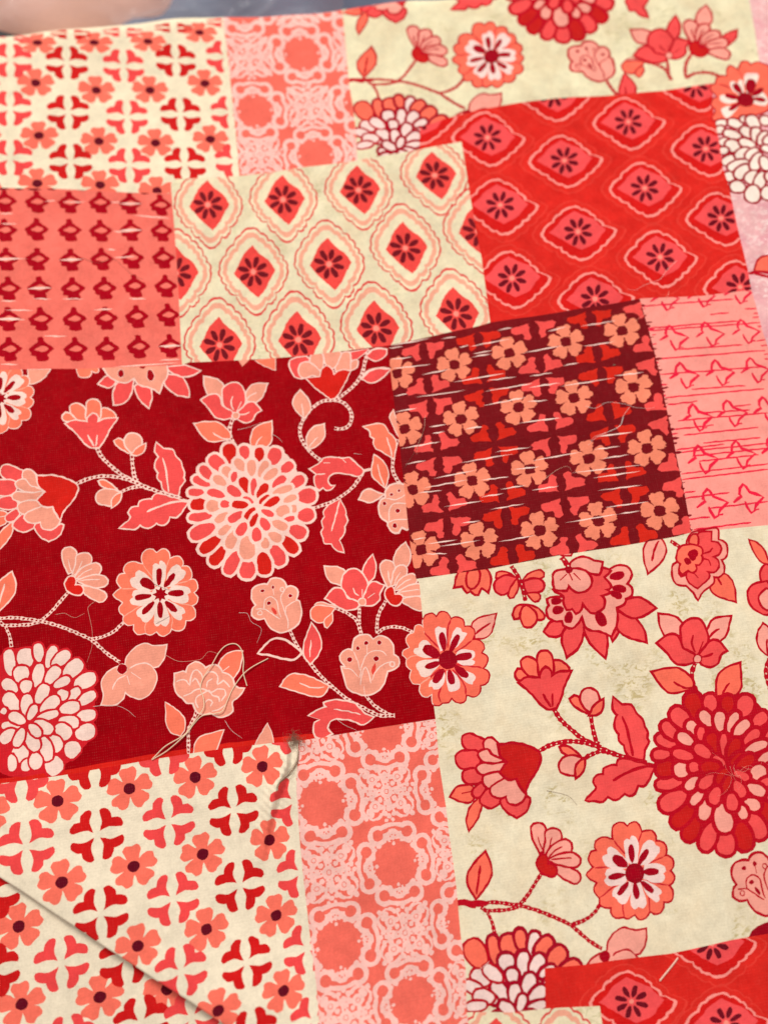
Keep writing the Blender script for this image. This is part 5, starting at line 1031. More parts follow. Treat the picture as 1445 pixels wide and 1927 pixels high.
    'medallion': """D l 0 0.39,0.05 0.042
D l 0 0.35,0.14 0.05
D l 0 0.31,0.24 0.042
D l 0 0.23,0.3 0.05
D l 0 0.15,0.36 0.042
D l 0 0.05,0.37 0.05
D l 0 -0.05,0.39 0.042
D l 0 -0.14,0.35 0.05
D l 0 -0.24,0.31 0.042
D l 0 -0.3,0.23 0.05
D l 0 -0.36,0.15 0.042
D l 0 -0.37,0.05 0.05
D l 0 -0.39,-0.05 0.042
D l 0 -0.35,-0.14 0.05
D l 0 -0.31,-0.24 0.042
D l 0 -0.23,-0.3 0.05
D l 0 -0.15,-0.36 0.042
D l 0 -0.05,-0.37 0.05
D l 0 0.05,-0.39 0.042
D l 0 0.14,-0.35 0.05
D l 0 0.24,-0.31 0.042
D l 0 0.3,-0.23 0.05
D l 0 0.36,-0.15 0.042
D l 0 0.37,-0.05 0.05
D l 0 0.32,0.32 0.04
D l 0 0.37,0.24 0.036
D l 0 0.24,0.37 0.036
D l 0 0.36,0.18 0.034
D l 0 0.18,0.36 0.034
D O 0 0.32,0.26 0.016
D O 0 0.26,0.32 0.016
D O 0 0.32,0.19 0.015
D O 0 0.19,0.32 0.015
D l 0 -0.32,0.32 0.04
D l 0 -0.24,0.37 0.036
D l 0 -0.37,0.24 0.036
D l 0 -0.18,0.36 0.034
D l 0 -0.36,0.18 0.034
D O 0 -0.26,0.32 0.016
D O 0 -0.32,0.26 0.016
D O 0 -0.19,0.32 0.015
D O 0 -0.32,0.19 0.015
D l 0 -0.32,-0.32 0.04
D l 0 -0.37,-0.24 0.036
D l 0 -0.24,-0.37 0.036
D l 0 -0.36,-0.18 0.034
D l 0 -0.18,-0.36 0.034
D O 0 -0.32,-0.26 0.016
D O 0 -0.26,-0.32 0.016
D O 0 -0.32,-0.19 0.015
D O 0 -0.19,-0.32 0.015
D l 0 0.32,-0.32 0.04
D l 0 0.24,-0.37 0.036
D l 0 0.37,-0.24 0.036
D l 0 0.18,-0.36 0.034
D l 0 0.36,-0.18 0.034
D O 0 0.26,-0.32 0.016
D O 0 0.32,-0.26 0.016
D O 0 0.19,-0.32 0.015
D O 0 0.32,-0.19 0.015
S O 0 0.28,0 0.32,0.09 0.25,0.14 0.23,0.23 0.14,0.25 0.09,0.32 0,0.28 -0.09,0.32 -0.14,0.25 -0.23,0.23 -0.25,0.14 -0.32,0.09 -0.28,0 -0.32,-0.09 -0.25,-0.14 -0.23,-0.23 -0.14,-0.25 -0.09,-0.32 0,-0.28 0.09,-0.32 0.14,-0.25 0.23,-0.23 0.25,-0.14 0.32,-0.09
L l .17 -0.21,-0.46 -0.1,-0.51 0,-0.52 0.1,-0.51 0.21,-0.46
D l 0 -0.23,-0.44 .155
D l 0 0.23,-0.44 .155
L O .036 -0.22,-0.47 -0.1,-0.51 0,-0.53 0.1,-0.51 0.22,-0.47
D O 0 -0.23,-0.44 .085
D O 0 0.23,-0.44 .085
Q O -0.2,-0.47 -0.05,-0.5 .05
Q O 0.2,-0.47 0.05,-0.5 .05
D l 0 0,-0.39 0.05
D l 0 -0.07,-0.4 0.045
D l 0 0.07,-0.4 0.045
D l 0 -0.12,-0.36 0.035
D l 0 0.12,-0.36 0.035
D l 0 0,-0.44 0.03
D O 0 -0.03,-0.34 0.018
D O 0 0.03,-0.34 0.018
D O 0 -0.09,-0.34 0.016
D O 0 0.09,-0.34 0.016
D O 0 -0.04,-0.41 0.013
D O 0 0.04,-0.41 0.013
D O 0 0,-0.43 0.012
D l 0 0,-0.3 .027
L l .17 0.46,-0.21 0.51,-0.1 0.52,0 0.51,0.1 0.46,0.21
D l 0 0.44,-0.23 .155
D l 0 0.44,0.23 .155
L O .036 0.47,-0.22 0.51,-0.1 0.53,0 0.51,0.1 0.47,0.22
D O 0 0.44,-0.23 .085
D O 0 0.44,0.23 .085
Q O 0.47,-0.2 0.5,-0.05 .05
Q O 0.47,0.2 0.5,0.05 .05
D l 0 0.39,0 0.05
D l 0 0.4,-0.07 0.045
D l 0 0.4,0.07 0.045
D l 0 0.36,-0.12 0.035
D l 0 0.36,0.12 0.035
D l 0 0.44,0 0.03
D O 0 0.34,-0.03 0.018
D O 0 0.34,0.03 0.018
D O 0 0.34,-0.09 0.016
D O 0 0.34,0.08 0.016
D O 0 0.41,-0.04 0.013
D O 0 0.41,0.03 0.013
D O 0 0.43,0 0.012
D l 0 0.3,0 .027
L l .17 0.21,0.46 0.1,0.51 0,0.52 -0.1,0.51 -0.21,0.46
D l 0 0.23,0.44 .155
D l 0 -0.23,0.44 .155
L O .036 0.22,0.47 0.1,0.51 0,0.53 -0.1,0.51 -0.22,0.47
D O 0 0.23,0.44 .085
D O 0 -0.23,0.44 .085
Q O 0.2,0.47 0.05,0.5 .05
Q O -0.2,0.47 -0.05,0.5 .05
D l 0 0,0.39 0.05
D l 0 0.07,0.4 0.045
D l 0 -0.07,0.4 0.045
D l 0 0.12,0.36 0.035
D l 0 -0.12,0.36 0.035
D l 0 0,0.44 0.03
D O 0 0.03,0.34 0.018
D O 0 -0.03,0.34 0.018
D O 0 0.09,0.34 0.016
D O 0 -0.08,0.34 0.016
D O 0 0.04,0.41 0.013
D O 0 -0.03,0.41 0.013
D O 0 0,0.43 0.012
D l 0 0,0.3 .027
L l .17 -0.46,0.21 -0.51,0.1 -0.52,0 -0.51,-0.1 -0.46,-0.21
D l 0 -0.44,0.23 .155
D l 0 -0.44,-0.23 .155
L O .036 -0.46,0.22 -0.51,0.1 -0.53,0 -0.51,-0.1 -0.47,-0.22
D O 0 -0.44,0.23 .085
D O 0 -0.44,-0.23 .085
Q O -0.47,0.2 -0.5,0.05 .05
Q O -0.47,-0.2 -0.5,-0.05 .05
D l 0 -0.39,0 0.05
D l 0 -0.4,0.07 0.045
D l 0 -0.4,-0.07 0.045
D l 0 -0.36,0.12 0.035
D l 0 -0.36,-0.12 0.035
D l 0 -0.44,0 0.03
D O 0 -0.34,0.03 0.018
D O 0 -0.34,-0.03 0.018
D O 0 -0.34,0.09 0.016
D O 0 -0.34,-0.08 0.016
D O 0 -0.41,0.04 0.013
D O 0 -0.41,-0.03 0.013
D O 0 -0.43,0 0.012
D l 0 -0.3,0 .027""",
    'lace_tile': """D l 0 0,0 0.1
D l 0 0.2,0.2 0.09
D l 0 0.11,0.11 0.04
D l 0 0.3,0.27 0.05
D l 0 0.27,0.31 0.05
D l 0 0.36,0.36 0.04
L l .04 0.05,0.02 0.2,0.05 0.33,0.1 0.4,0.2
L l .04 0.02,0.05 0.05,0.2 0.1,0.33 0.2,0.4
L l .036 0.12,0.3 0.16,0.36 0.26,0.39 0.33,0.33
L l .036 0.3,0.12 0.36,0.16 0.39,0.26 0.33,0.33
D l 0 0.2,-0.2 0.09
D l 0 0.11,-0.11 0.04
D l 0 0.3,-0.27 0.05
D l 0 0.27,-0.31 0.05
D l 0 0.36,-0.36 0.04
L l .04 0.05,-0.02 0.2,-0.05 0.33,-0.1 0.4,-0.2
L l .04 0.02,-0.05 0.05,-0.2 0.1,-0.33 0.2,-0.4
L l .036 0.12,-0.3 0.16,-0.36 0.26,-0.39 0.33,-0.33
L l .036 0.3,-0.12 0.36,-0.16 0.39,-0.26 0.33,-0.33
D l 0 -0.2,0.2 0.09
D l 0 -0.11,0.11 0.04
D l 0 -0.3,0.27 0.05
D l 0 -0.27,0.31 0.05
D l 0 -0.36,0.36 0.04
L l .04 -0.05,0.02 -0.2,0.05 -0.33,0.1 -0.4,0.2
L l .04 -0.02,0.05 -0.05,0.2 -0.1,0.33 -0.2,0.4
L l .036 -0.12,0.3 -0.16,0.36 -0.26,0.39 -0.33,0.33
L l .036 -0.3,0.12 -0.36,0.16 -0.39,0.26 -0.33,0.33
D l 0 -0.2,-0.2 0.09
D l 0 -0.11,-0.11 0.04
D l 0 -0.3,-0.27 0.05
D l 0 -0.27,-0.31 0.05
D l 0 -0.36,-0.36 0.04
L l .04 -0.05,-0.02 -0.2,-0.05 -0.33,-0.1 -0.4,-0.2
L l .04 -0.02,-0.05 -0.05,-0.2 -0.1,-0.33 -0.2,-0.4
L l .036 -0.12,-0.3 -0.16,-0.36 -0.26,-0.39 -0.33,-0.33
L l .036 -0.3,-0.12 -0.36,-0.16 -0.39,-0.26 -0.33,-0.33
D l 0 0.17,0 0.06
D l 0 0.27,0 0.05
D l 0 0.33,-0.07 0.04
D l 0 0.32,0.07 0.04
D l 0 0.37,0.01 0.04
D l 0 0.21,0.1 0.04
D l 0 0.21,-0.09 0.04
D l 0 0.42,-0.06 0.03
D l 0 0.43,0.06 0.03
D O 0 0.21,0.04 0.01
D O 0 0.29,0.03 0.01
D O 0 0.29,-0.04 0.01
D O 0 0.13,0.04 0.01
D l 0 0,0.17 0.06
D l 0 0.01,0.25 0.05
D l 0 0.08,0.33 0.04
D l 0 -0.06,0.32 0.04
D l 0 0,0.36 0.04
D l 0 -0.11,0.22 0.04
D l 0 0.1,0.22 0.04
D l 0 0.05,0.42 0.03
D l 0 -0.05,0.42 0.03
D O 0 -0.03,0.21 0.01
D O 0 -0.03,0.29 0.01
D O 0 0.04,0.29 0.01
D O 0 -0.04,0.13 0.01
D l 0 -0.18,-0.01 0.06
D l 0 -0.27,0 0.05
D l 0 -0.33,0.08 0.04
D l 0 -0.33,-0.06 0.04
D l 0 -0.38,0 0.04
D l 0 -0.23,-0.1 0.04
D l 0 -0.23,0.09 0.04
D l 0 -0.41,0.06 0.03
D l 0 -0.43,-0.05 0.03
D O 0 -0.21,-0.03 0.01
D O 0 -0.29,-0.03 0.01
D O 0 -0.29,0.04 0.01
D O 0 -0.13,-0.04 0.01
D l 0 0,-0.18 0.06
D l 0 0,-0.25 0.05
D l 0 -0.07,-0.34 0.04
D l 0 0.07,-0.32 0.04
D l 0 0.01,-0.38 0.04
D l 0 0.09,-0.21 0.04
D l 0 -0.11,-0.21 0.04
D l 0 -0.06,-0.43 0.03
D l 0 0.05,-0.42 0.03
D O 0 0.03,-0.21 0.01
D O 0 0.03,-0.29 0.01
D O 0 -0.04,-0.29 0.01
D O 0 0.04,-0.13 0.01
D O 0 0.2,0.2 0.04
D l 0 0.2,0.2 0.03
D O 0 -0.2,0.2 0.04
D l 0 -0.2,0.2 0.03
D O 0 0.2,-0.2 0.04
D l 0 0.2,-0.2 0.03
D O 0 -0.2,-0.2 0.04
D l 0 -0.2,-0.2 0.03
D O 0 0,0 0.04
D l 0 0,0 0.03""",
}
PRINT = {
    'A': """dot_blossom blossom dots 8.9075,0.75975,-161.26,-0.42576,-5.9884,223.57
dot_blossom blossom dots 8.5583,0.53368,-134.86,-0.10994,-5.5045,223.75
dot_blossom blossom dots 8.5547,0.5439,-109.86,-0.55262,-5.4362,224.28
dot_blossom blossom dots 8.3296,0.69881,-85.958,-0.44927,-5.8668,228.82
dot_blossom blossom dots 8.767,0.82867,-160.33,-0.042404,-7.5126,202.41
dot_blossom blossom dots 8.5223,0.93646,-132.63,0.11058,-7.6689,199.52
dot_blossom blossom dots 8.5817,0.87482,-107.96,-0.4128,-7.5057,199.8
dot_blossom blossom dots 8.2883,0.7888,-82.521,-0.18347,-7.2231,202.47
dot_blossom blossom dots 8.6708,0.5904,-156.24,0.15085,-7.1397,174.73
dot_blossom blossom dots 8.4265,0.6993,-129.15,0.29712,-7.2007,172.38
dot_blossom blossom dots 8.4222,0.88644,-103.44,-0.066773,-7.4984,171.34
dot_blossom blossom dots 8.1606,0.87529,-78.586,0.15162,-7.4647,172.85
dot_blossom blossom dots 8.8727,1.0735,-155.04,-0.035354,-7.8621,150.87
dot_blossom blossom dots 8.8291,0.89861,-127.06,-0.30259,-7.5796,150.35
dot_blossom blossom dots 8.706,0.86193,-100.89,-0.64709,-7.4151,146.36
cross_pink quatrefoil dots 10.074,1.1133,-173.11,-0.78209,-8.9864,214.35
cross_red quatrefoil dots 9.5016,0.89058,-147,-0.19745,-8.5222,213.17
cross_pink quatrefoil dots 9.4362,0.7683,-120.9,-0.46896,-8.1567,212.34
cross_red quatrefoil dots 9.3035,0.8081,-96.607,-0.7548,-8.0897,214.5
cross_pink quatrefoil dots 8.8325,0.87567,-73.44,0.14016,-8.1479,216.29
cross_pink quatrefoil dots 9.7897,1.039,-170.76,-0.21272,-8.8663,188.96
cross_red quatrefoil dots 9.2085,1.0665,-144.12,0.39202,-8.8379,187.06
cross_pink quatrefoil dots 9.231,1.0932,-117.38,0.04695,-8.8742,185.37
cross_red quatrefoil dots 9.1072,0.99372,-92.95,-0.14957,-8.6081,186.28
cross_pink quatrefoil dots 8.8193,0.90886,-70.037,0.13581,-8.261,186.98
cross_pink quatrefoil dots 9.8772,1.0317,-168.44,-0.21524,-8.8594,163.75
cross_red quatrefoil dots 9.4387,0.95331,-141.27,0.090601,-8.6572,161.99
cross_pink quatrefoil dots 9.4162,1.0945,-114.43,-0.29625,-8.8378,159.87
cross_red quatrefoil dots 9.1168,1.1889,-89.171,-0.23613,-9.0568,159.37
cross_pink quatrefoil dots 8.8564,1.1757,-66.698,-0.034232,-9.1612,161.26
cross_pink quatrefoil dots 11.997,0.50716,-175.74,-4.6321,-2.9665,229.58
cross_red quatrefoil dots 9.6187,0.56054,-146.48,-0.39219,-3.2242,228.82
cross_pink quatrefoil dots 9.2831,0.29921,-121.94,-0.086158,-2.6442,229.68
cross_red quatrefoil dots 9.0921,0.29469,-98.27,-0.087844,-2.6103,231.47
cross_pink quatrefoil dots 8.8301,0.41905,-74.453,0.37395,-3.1184,235.29
dot_blossom blossom dots 9.2203,0.73835,-185.93,-0.40514,-7.4709,202.08
cross_red quatrefoil dots 10.093,1.1109,-200.81,-0.40519,-9.0476,215.5
dot_blossom blossom dots 8.9769,0.71436,-182.67,0.0053308,-7.4443,174.94
cross_red quatrefoil dots 9.7775,1.0564,-198.16,0.13218,-8.9782,189.04
dot_blossom blossom dots 9.0798,1.2319,-179.12,-0.066376,-8.054,147.53
cross_red quatrefoil dots 9.6682,1.2614,-194.5,0.29597,-9.1834,161.32
dot_blossom blossom dots 9.0863,0.5903,-213.26,0.053378,-7.3825,202.57
cross_pink quatrefoil dots 10.511,1.1598,-228.15,-0.63238,-9.1677,215.79
dot_blossom blossom dots 8.6611,1.0104,-209.53,0.57615,-7.87,174.67
cross_pink quatrefoil dots 9.7549,1.3359,-225.32,0.36195,-9.3564,188.83
dot_blossom blossom dots 8.9744,1.1438,-205.62,0.24275,-7.9607,146.74
cross_pink quatrefoil dots 9.6482,1.2153,-220.77,0.45671,-9.1444,160.07""",
    'B': """lace_tile lace_tile lace 24.509,4.0491,-62.743,2.7282,-27.089,216.59
lace_tile lace_tile lace 23.459,3.9747,-55.942,2.3302,-25.857,165.2
lace_tile lace_tile lace 25.683,3.7928,-41.867,2.2194,-29.323,247.1
lace_tile lace_tile lace 24.552,3.4645,-34.016,1.1485,-26.841,190.29
lace_tile lace_tile lace 25.545,2.992,-12.901,0.62323,-27.445,220.69
lace_tile lace_tile lace 24.207,2.7339,-7.0904,1.5641,-25.406,165.64
medallion lace_rosette lace 25.301,4.3905,-67.359,2.1864,-29.05,244.9
medallion lace_rosette lace 24.227,3.8975,-58.767,1.3346,-25.976,187.74
medallion lace_rosette lace 25.23,3.6792,-38.254,1.3749,-28.43,219.36
medallion lace_rosette lace 23.984,3.2653,-30.765,1.0529,-25.294,164.22
medallion lace_rosette lace 26.074,3.1764,-15.99,2.2531,-29.601,249.34
medallion lace_rosette lace 24.763,2.8938,-9.9094,2.8388,-27.306,192.19""",
    'C': """spray_stem stem top 1.0179,-0.036171,142.34,-0.13486,1.0528,258.5,-0.00089752,-0.00021828,1
sprig_stem stem top 1.0179,-0.036171,142.34,-0.13486,1.0528,258.5,-0.00089752,-0.00021828,1
leaf_g leaf top 1.0179,-0.036171,142.34,-0.13486,1.0528,258.5,-0.00089752,-0.00021828,1
leaf_h leaf top 1.0179,-0.036171,142.34,-0.13486,1.0528,258.5,-0.00089752,-0.00021828,1
broad_leaf leaf top 1.0179,-0.036171,142.34,-0.13486,1.0528,258.5,-0.00089752,-0.00021828,1
round_leaf leaf top 1.0179,-0.036171,142.34,-0.13486,1.0528,258.5,-0.00089752,-0.00021828,1
bell_flower bell_flower top 1.0179,-0.036171,142.34,-0.13486,1.0528,258.5,-0.00089752,-0.00021828,1
dahlia dahlia top 1.0179,-0.036171,142.34,-0.13486,1.0528,258.5,-0.00089752,-0.00021828,1
half_daisy half_daisy top 1.0179,-0.036171,142.34,-0.13486,1.0528,258.5,-0.00089752,-0.00021828,1
daisy daisy top 1.0179,-0.036171,142.34,-0.13486,1.0528,258.5,-0.00089752,-0.00021828,1
white_dahlia dahlia top 1.0179,-0.036171,142.34,-0.13486,1.0528,258.5,-0.00089752,-0.00021828,1
rosebud rosebud top 1.0179,-0.036171,142.34,-0.13486,1.0528,258.5,-0.00089752,-0.00021828,1
small_bud flower_bud top 1.0179,-0.036171,142.34,-0.13486,1.0528,258.5,-0.00089752,-0.00021828,1
lotus_small lotus_flower top 1.0179,-0.036171,142.34,-0.13486,1.0528,258.5,-0.00089752,-0.00021828,1
side_daisy half_daisy top 1.0179,-0.036171,142.34,-0.13486,1.0528,258.5,-0.00089752,-0.00021828,1
spray_leaf leaf top 0.9488,-0.039424,-45.82,-0.0078665,1.0632,345.68,-0.00019669,0.0003882,1
spray_root stem top 0.9488,-0.039424,-45.82,-0.0078665,1.0632,345.68,-0.00019669,0.0003882,1
dahlia_side dahlia top 0.9488,-0.039424,-45.82,-0.0078665,1.0632,345.68,-0.00019669,0.0003882,1
strip_daisy daisy top""",
    'D': """ogee medallion ogee 4.3491,-0.3949,47.003,-0.20949,-4.9917,174.51
ogee medallion ogee 4.3854,-0.3116,81.384,0.10704,-4.6335,162.72
ogee medallion ogee 4.1379,-0.41394,116.06,-0.2589,-4.8021,147.87
ogee medallion ogee 4.2308,-0.23503,148.3,0.026023,-4.485,132.37
ogee medallion ogee 4.3361,-0.29864,77.739,-0.042734,-4.556,196.21
ogee medallion ogee 4.2551,-0.40132,111.14,-0.10748,-4.8168,182
ogee medallion ogee 4.1649,-0.41265,144.39,-0.10892,-4.748,166.84
ogee medallion ogee 4.2972,-0.38978,51.5,-0.25284,-4.8993,139.57
ogee medallion ogee 4.3649,-0.33912,85.139,0.14022,-4.6801,126.14
ogee medallion ogee 4.1257,-0.48384,119.96,-0.1649,-4.8551,113.33
ogee medallion ogee 4.3986,-0.33253,153.56,0.22948,-4.6081,99.4
ogee medallion ogee 4.2946,-0.38883,55.442,-0.12248,-4.8417,103.9
ogee medallion ogee 4.3259,-0.26341,90.79,0.072208,-4.5454,94.051
ogee medallion ogee 4.2037,-0.29724,143.23,-0.099396,-4.781,201.54
ogee medallion ogee 4.439,-0.36466,15.912,0.23508,-4.8568,184.55
strip_daisy daisy top""",
    'E': """drop medallion drop 5.0911,0.20499,-77.723,-0.1242,-5.5725,138.58
drop medallion drop 5.0557,0.24806,-44.652,0.1189,-5.6427,141.67
drop medallion drop 5.1066,0.25112,-11.329,0.19367,-5.3378,146.67
drop medallion drop 5.2022,0.33085,22.67,0.28156,-5.2999,154.74
drop medallion drop 5.0811,0.17133,-89.935,-0.0054529,-5.6334,105.93
drop medallion drop 5.0732,0.13809,-56.71,0.11406,-5.4087,106.84
drop medallion drop 5.1343,0.24228,-23.795,-0.024247,-5.5607,110.11
drop medallion drop 5.214,0.29079,9.302,0.22028,-5.6966,118.72
drop medallion drop 5.2075,0.36444,41.398,-0.21172,-5.5953,126.93
drop medallion drop 5.0731,0.20184,-69.745,0.10779,-5.7247,72.656
drop medallion drop 5.2209,0.26111,-36.491,-0.1771,-5.813,75.464
drop medallion drop 5.1985,0.27764,-3.282,-0.096881,-5.6921,80.003
drop medallion drop 5.2445,0.29896,30.842,-0.024583,-5.8362,86.907""",
    'F': """arrow lozenge arrow 5.0677,0.64501,-168.45,0.070262,-5.2177,141.59
arrow lozenge arrow 5.0341,0.68343,-154.21,0.0014065,-5.2231,141.4
arrow lozenge arrow 4.9081,0.59019,-139.99,0.074881,-5.0588,141.68
arrow lozenge arrow 4.9603,0.59861,-126.45,-0.14758,-5.0169,141.61
arrow_split lozenge arrow 4.9412,0.59337,-112.83,-0.29613,-4.9492,140.8
arrow lozenge arrow 4.8216,0.60397,-98.858,-0.30819,-4.8993,139.21
arrow lozenge arrow 5.2848,0.89225,-166.7,-0.15109,-5.5,127
arrow lozenge arrow 4.893,0.77871,-152.75,0.21436,-5.3425,127.54
arrow lozenge arrow 4.9859,0.90316,-138.54,-0.0094485,-5.4946,127.62
arrow lozenge arrow 4.8515,0.75674,-125.03,0.063192,-5.2657,127.54
arrow_split lozenge arrow 4.9975,0.8072,-111.48,-0.34772,-5.3229,127.49
arrow lozenge arrow 4.7828,0.66348,-97.65,-0.17381,-5.0267,126.6
arrow_split lozenge arrow 5.147,0.61451,-164.28,0.038568,-5.1814,112.56
arrow lozenge arrow 5.0688,0.74269,-150.71,0.021137,-5.2828,112.73
arrow_split lozenge arrow 4.8254,0.67097,-136.27,0.21815,-5.16,112.64
arrow lozenge arrow 4.9468,0.77622,-123.03,-0.057599,-5.2773,113.24
arrow lozenge arrow 4.8087,0.66266,-109.73,0.0018928,-5.0689,113.64
arrow lozenge arrow 4.8155,0.67248,-96.118,-0.18918,-5.0447,113.41
arrow lozenge arrow 5.2286,0.64144,-161.97,0.010918,-5.2285,98.774
arrow_split lozenge arrow 5.0481,0.67365,-148.46,0.086752,-5.2066,98.87
arrow lozenge arrow 4.9544,0.72354,-134.24,0.093382,-5.23,98.861
arrow lozenge arrow 4.8837,0.74796,-120.54,0.059255,-5.225,99.035
arrow lozenge arrow 4.8447,0.7715,-107.57,-0.016973,-5.2376,99.992
arrow lozenge arrow 4.7041,0.73209,-94.012,0.042647,-5.1451,99.64
arrow_split lozenge arrow 5.2691,0.81882,-160.44,0.015228,-5.3895,84.342
arrow lozenge arrow 4.9561,0.61447,-146.54,0.22348,-5.1493,84.466
arrow lozenge arrow 5.0087,0.65646,-132.23,0.063649,-5.1445,84.456
arrow lozenge arrow 4.8793,0.6006,-118.8,0.10208,-5.0297,84.792
arrow lozenge arrow 4.8715,0.68004,-105.42,-0.032141,-5.0836,85.35
arrow lozenge arrow 4.6478,0.62783,-91.979,0.16649,-4.9659,85.93
arrow lozenge arrow 4.9896,0.67127,-158.33,0.30628,-5.2569,70.389
arrow lozenge arrow 5.0341,0.71255,-145.03,0.19139,-5.2534,70.684
arrow lozenge arrow 4.8692,0.55607,-130.74,0.26717,-5.0547,70.857
arrow lozenge arrow 5.002,0.6368,-117.36,0.013129,-5.0876,71.132
arrow lozenge arrow 4.7907,0.55846,-103.82,0.13667,-4.9316,71.729
arrow_split lozenge arrow 4.7448,0.65213,-90.382,0.058585,-5.0083,71.88
arrow lozenge arrow 5.3376,0.74575,-182.69,-0.13986,-5.3747,141.48
arrow lozenge arrow 5.2312,0.64129,-180.93,0.024827,-5.2652,127.24
arrow lozenge arrow 5.458,0.656,-179.12,-0.15637,-5.2868,112.92
arrow lozenge arrow 5.4944,0.7083,-177.36,-0.12817,-5.3425,98.634
arrow lozenge arrow 5.2445,0.80184,-175.24,0.13897,-5.4161,84.019
arrow lozenge arrow 5.3716,0.87158,-173.07,0.078647,-5.4559,69.399
arrow lozenge arrow 5.1392,0.53912,-197.35,0.175,-5.1973,141.54
arrow lozenge arrow 5.4581,0.62947,-195.94,-0.09438,-5.3091,127.5
arrow lozenge arrow 5.4442,0.61906,-194.06,-0.030547,-5.3064,112.97
arrow lozenge arrow 5.3169,0.60171,-192.6,0.13874,-5.31,98.804
arrow lozenge arrow 5.5353,1.0551,-190.24,0.00025078,-5.6603,83.856
arrow lozenge arrow 5.3543,0.72782,-187.84,0.17711,-5.3923,68.943
slub_arrow slub_threads arrow
top_dashes dark_dashes arrow""",
    'G': """edge_halo bright_edge red
star_blossom blossom red
cut_blossom blossom red
corner_leaf leaf red
leaf_tips leaf red
vine stem red
branch stem red
stem stem red
lotus_stem stem red
bud_stem stem red
spray_stem stem red
sprig_stem stem red
rosette_stem stem red
leaf_low leaf red
leaf_high leaf red
leaf_a leaf red
leaf_b leaf red
leaf_c leaf red
leaf_d leaf red
leaf_e leaf red
leaf_f leaf red
leaf_g leaf red
leaf_h leaf red
leaf_i leaf red
leaf_j leaf red
leaf_k leaf red
tip_leaf leaf red
hollow_leaf leaf red
scroll_leaf leaf red
scroll_leaf_low leaf red
serrated_leaf leaf red
broad_leaf leaf red
round_leaf leaf red
trumpet trumpet_flower red
bud flower_bud red
side_bud flower_bud red
bell_flower bell_flower red
dahlia dahlia red
lotus lotus_flower red
fan_flower fan_flower red
berry_flower berry_flower red
half_daisy half_daisy red
white_dahlia_base dahlia_halo red
white_dahlia dahlia red
daisy daisy red
rosebud rosebud red
rose rose red
small_bud flower_bud red
lotus_small lotus_flower red
side_daisy half_daisy red
rosette rosette red
spray_leaf leaf red 0.97613,-0.090172,-187.59,-0.041125,1.0019,106.43,0.00064188,0.00058231,1
overlap_daisy daisy red
daisy daisy red 0.93,0,-77.401,0,0.93,78.777,0,0,1""",
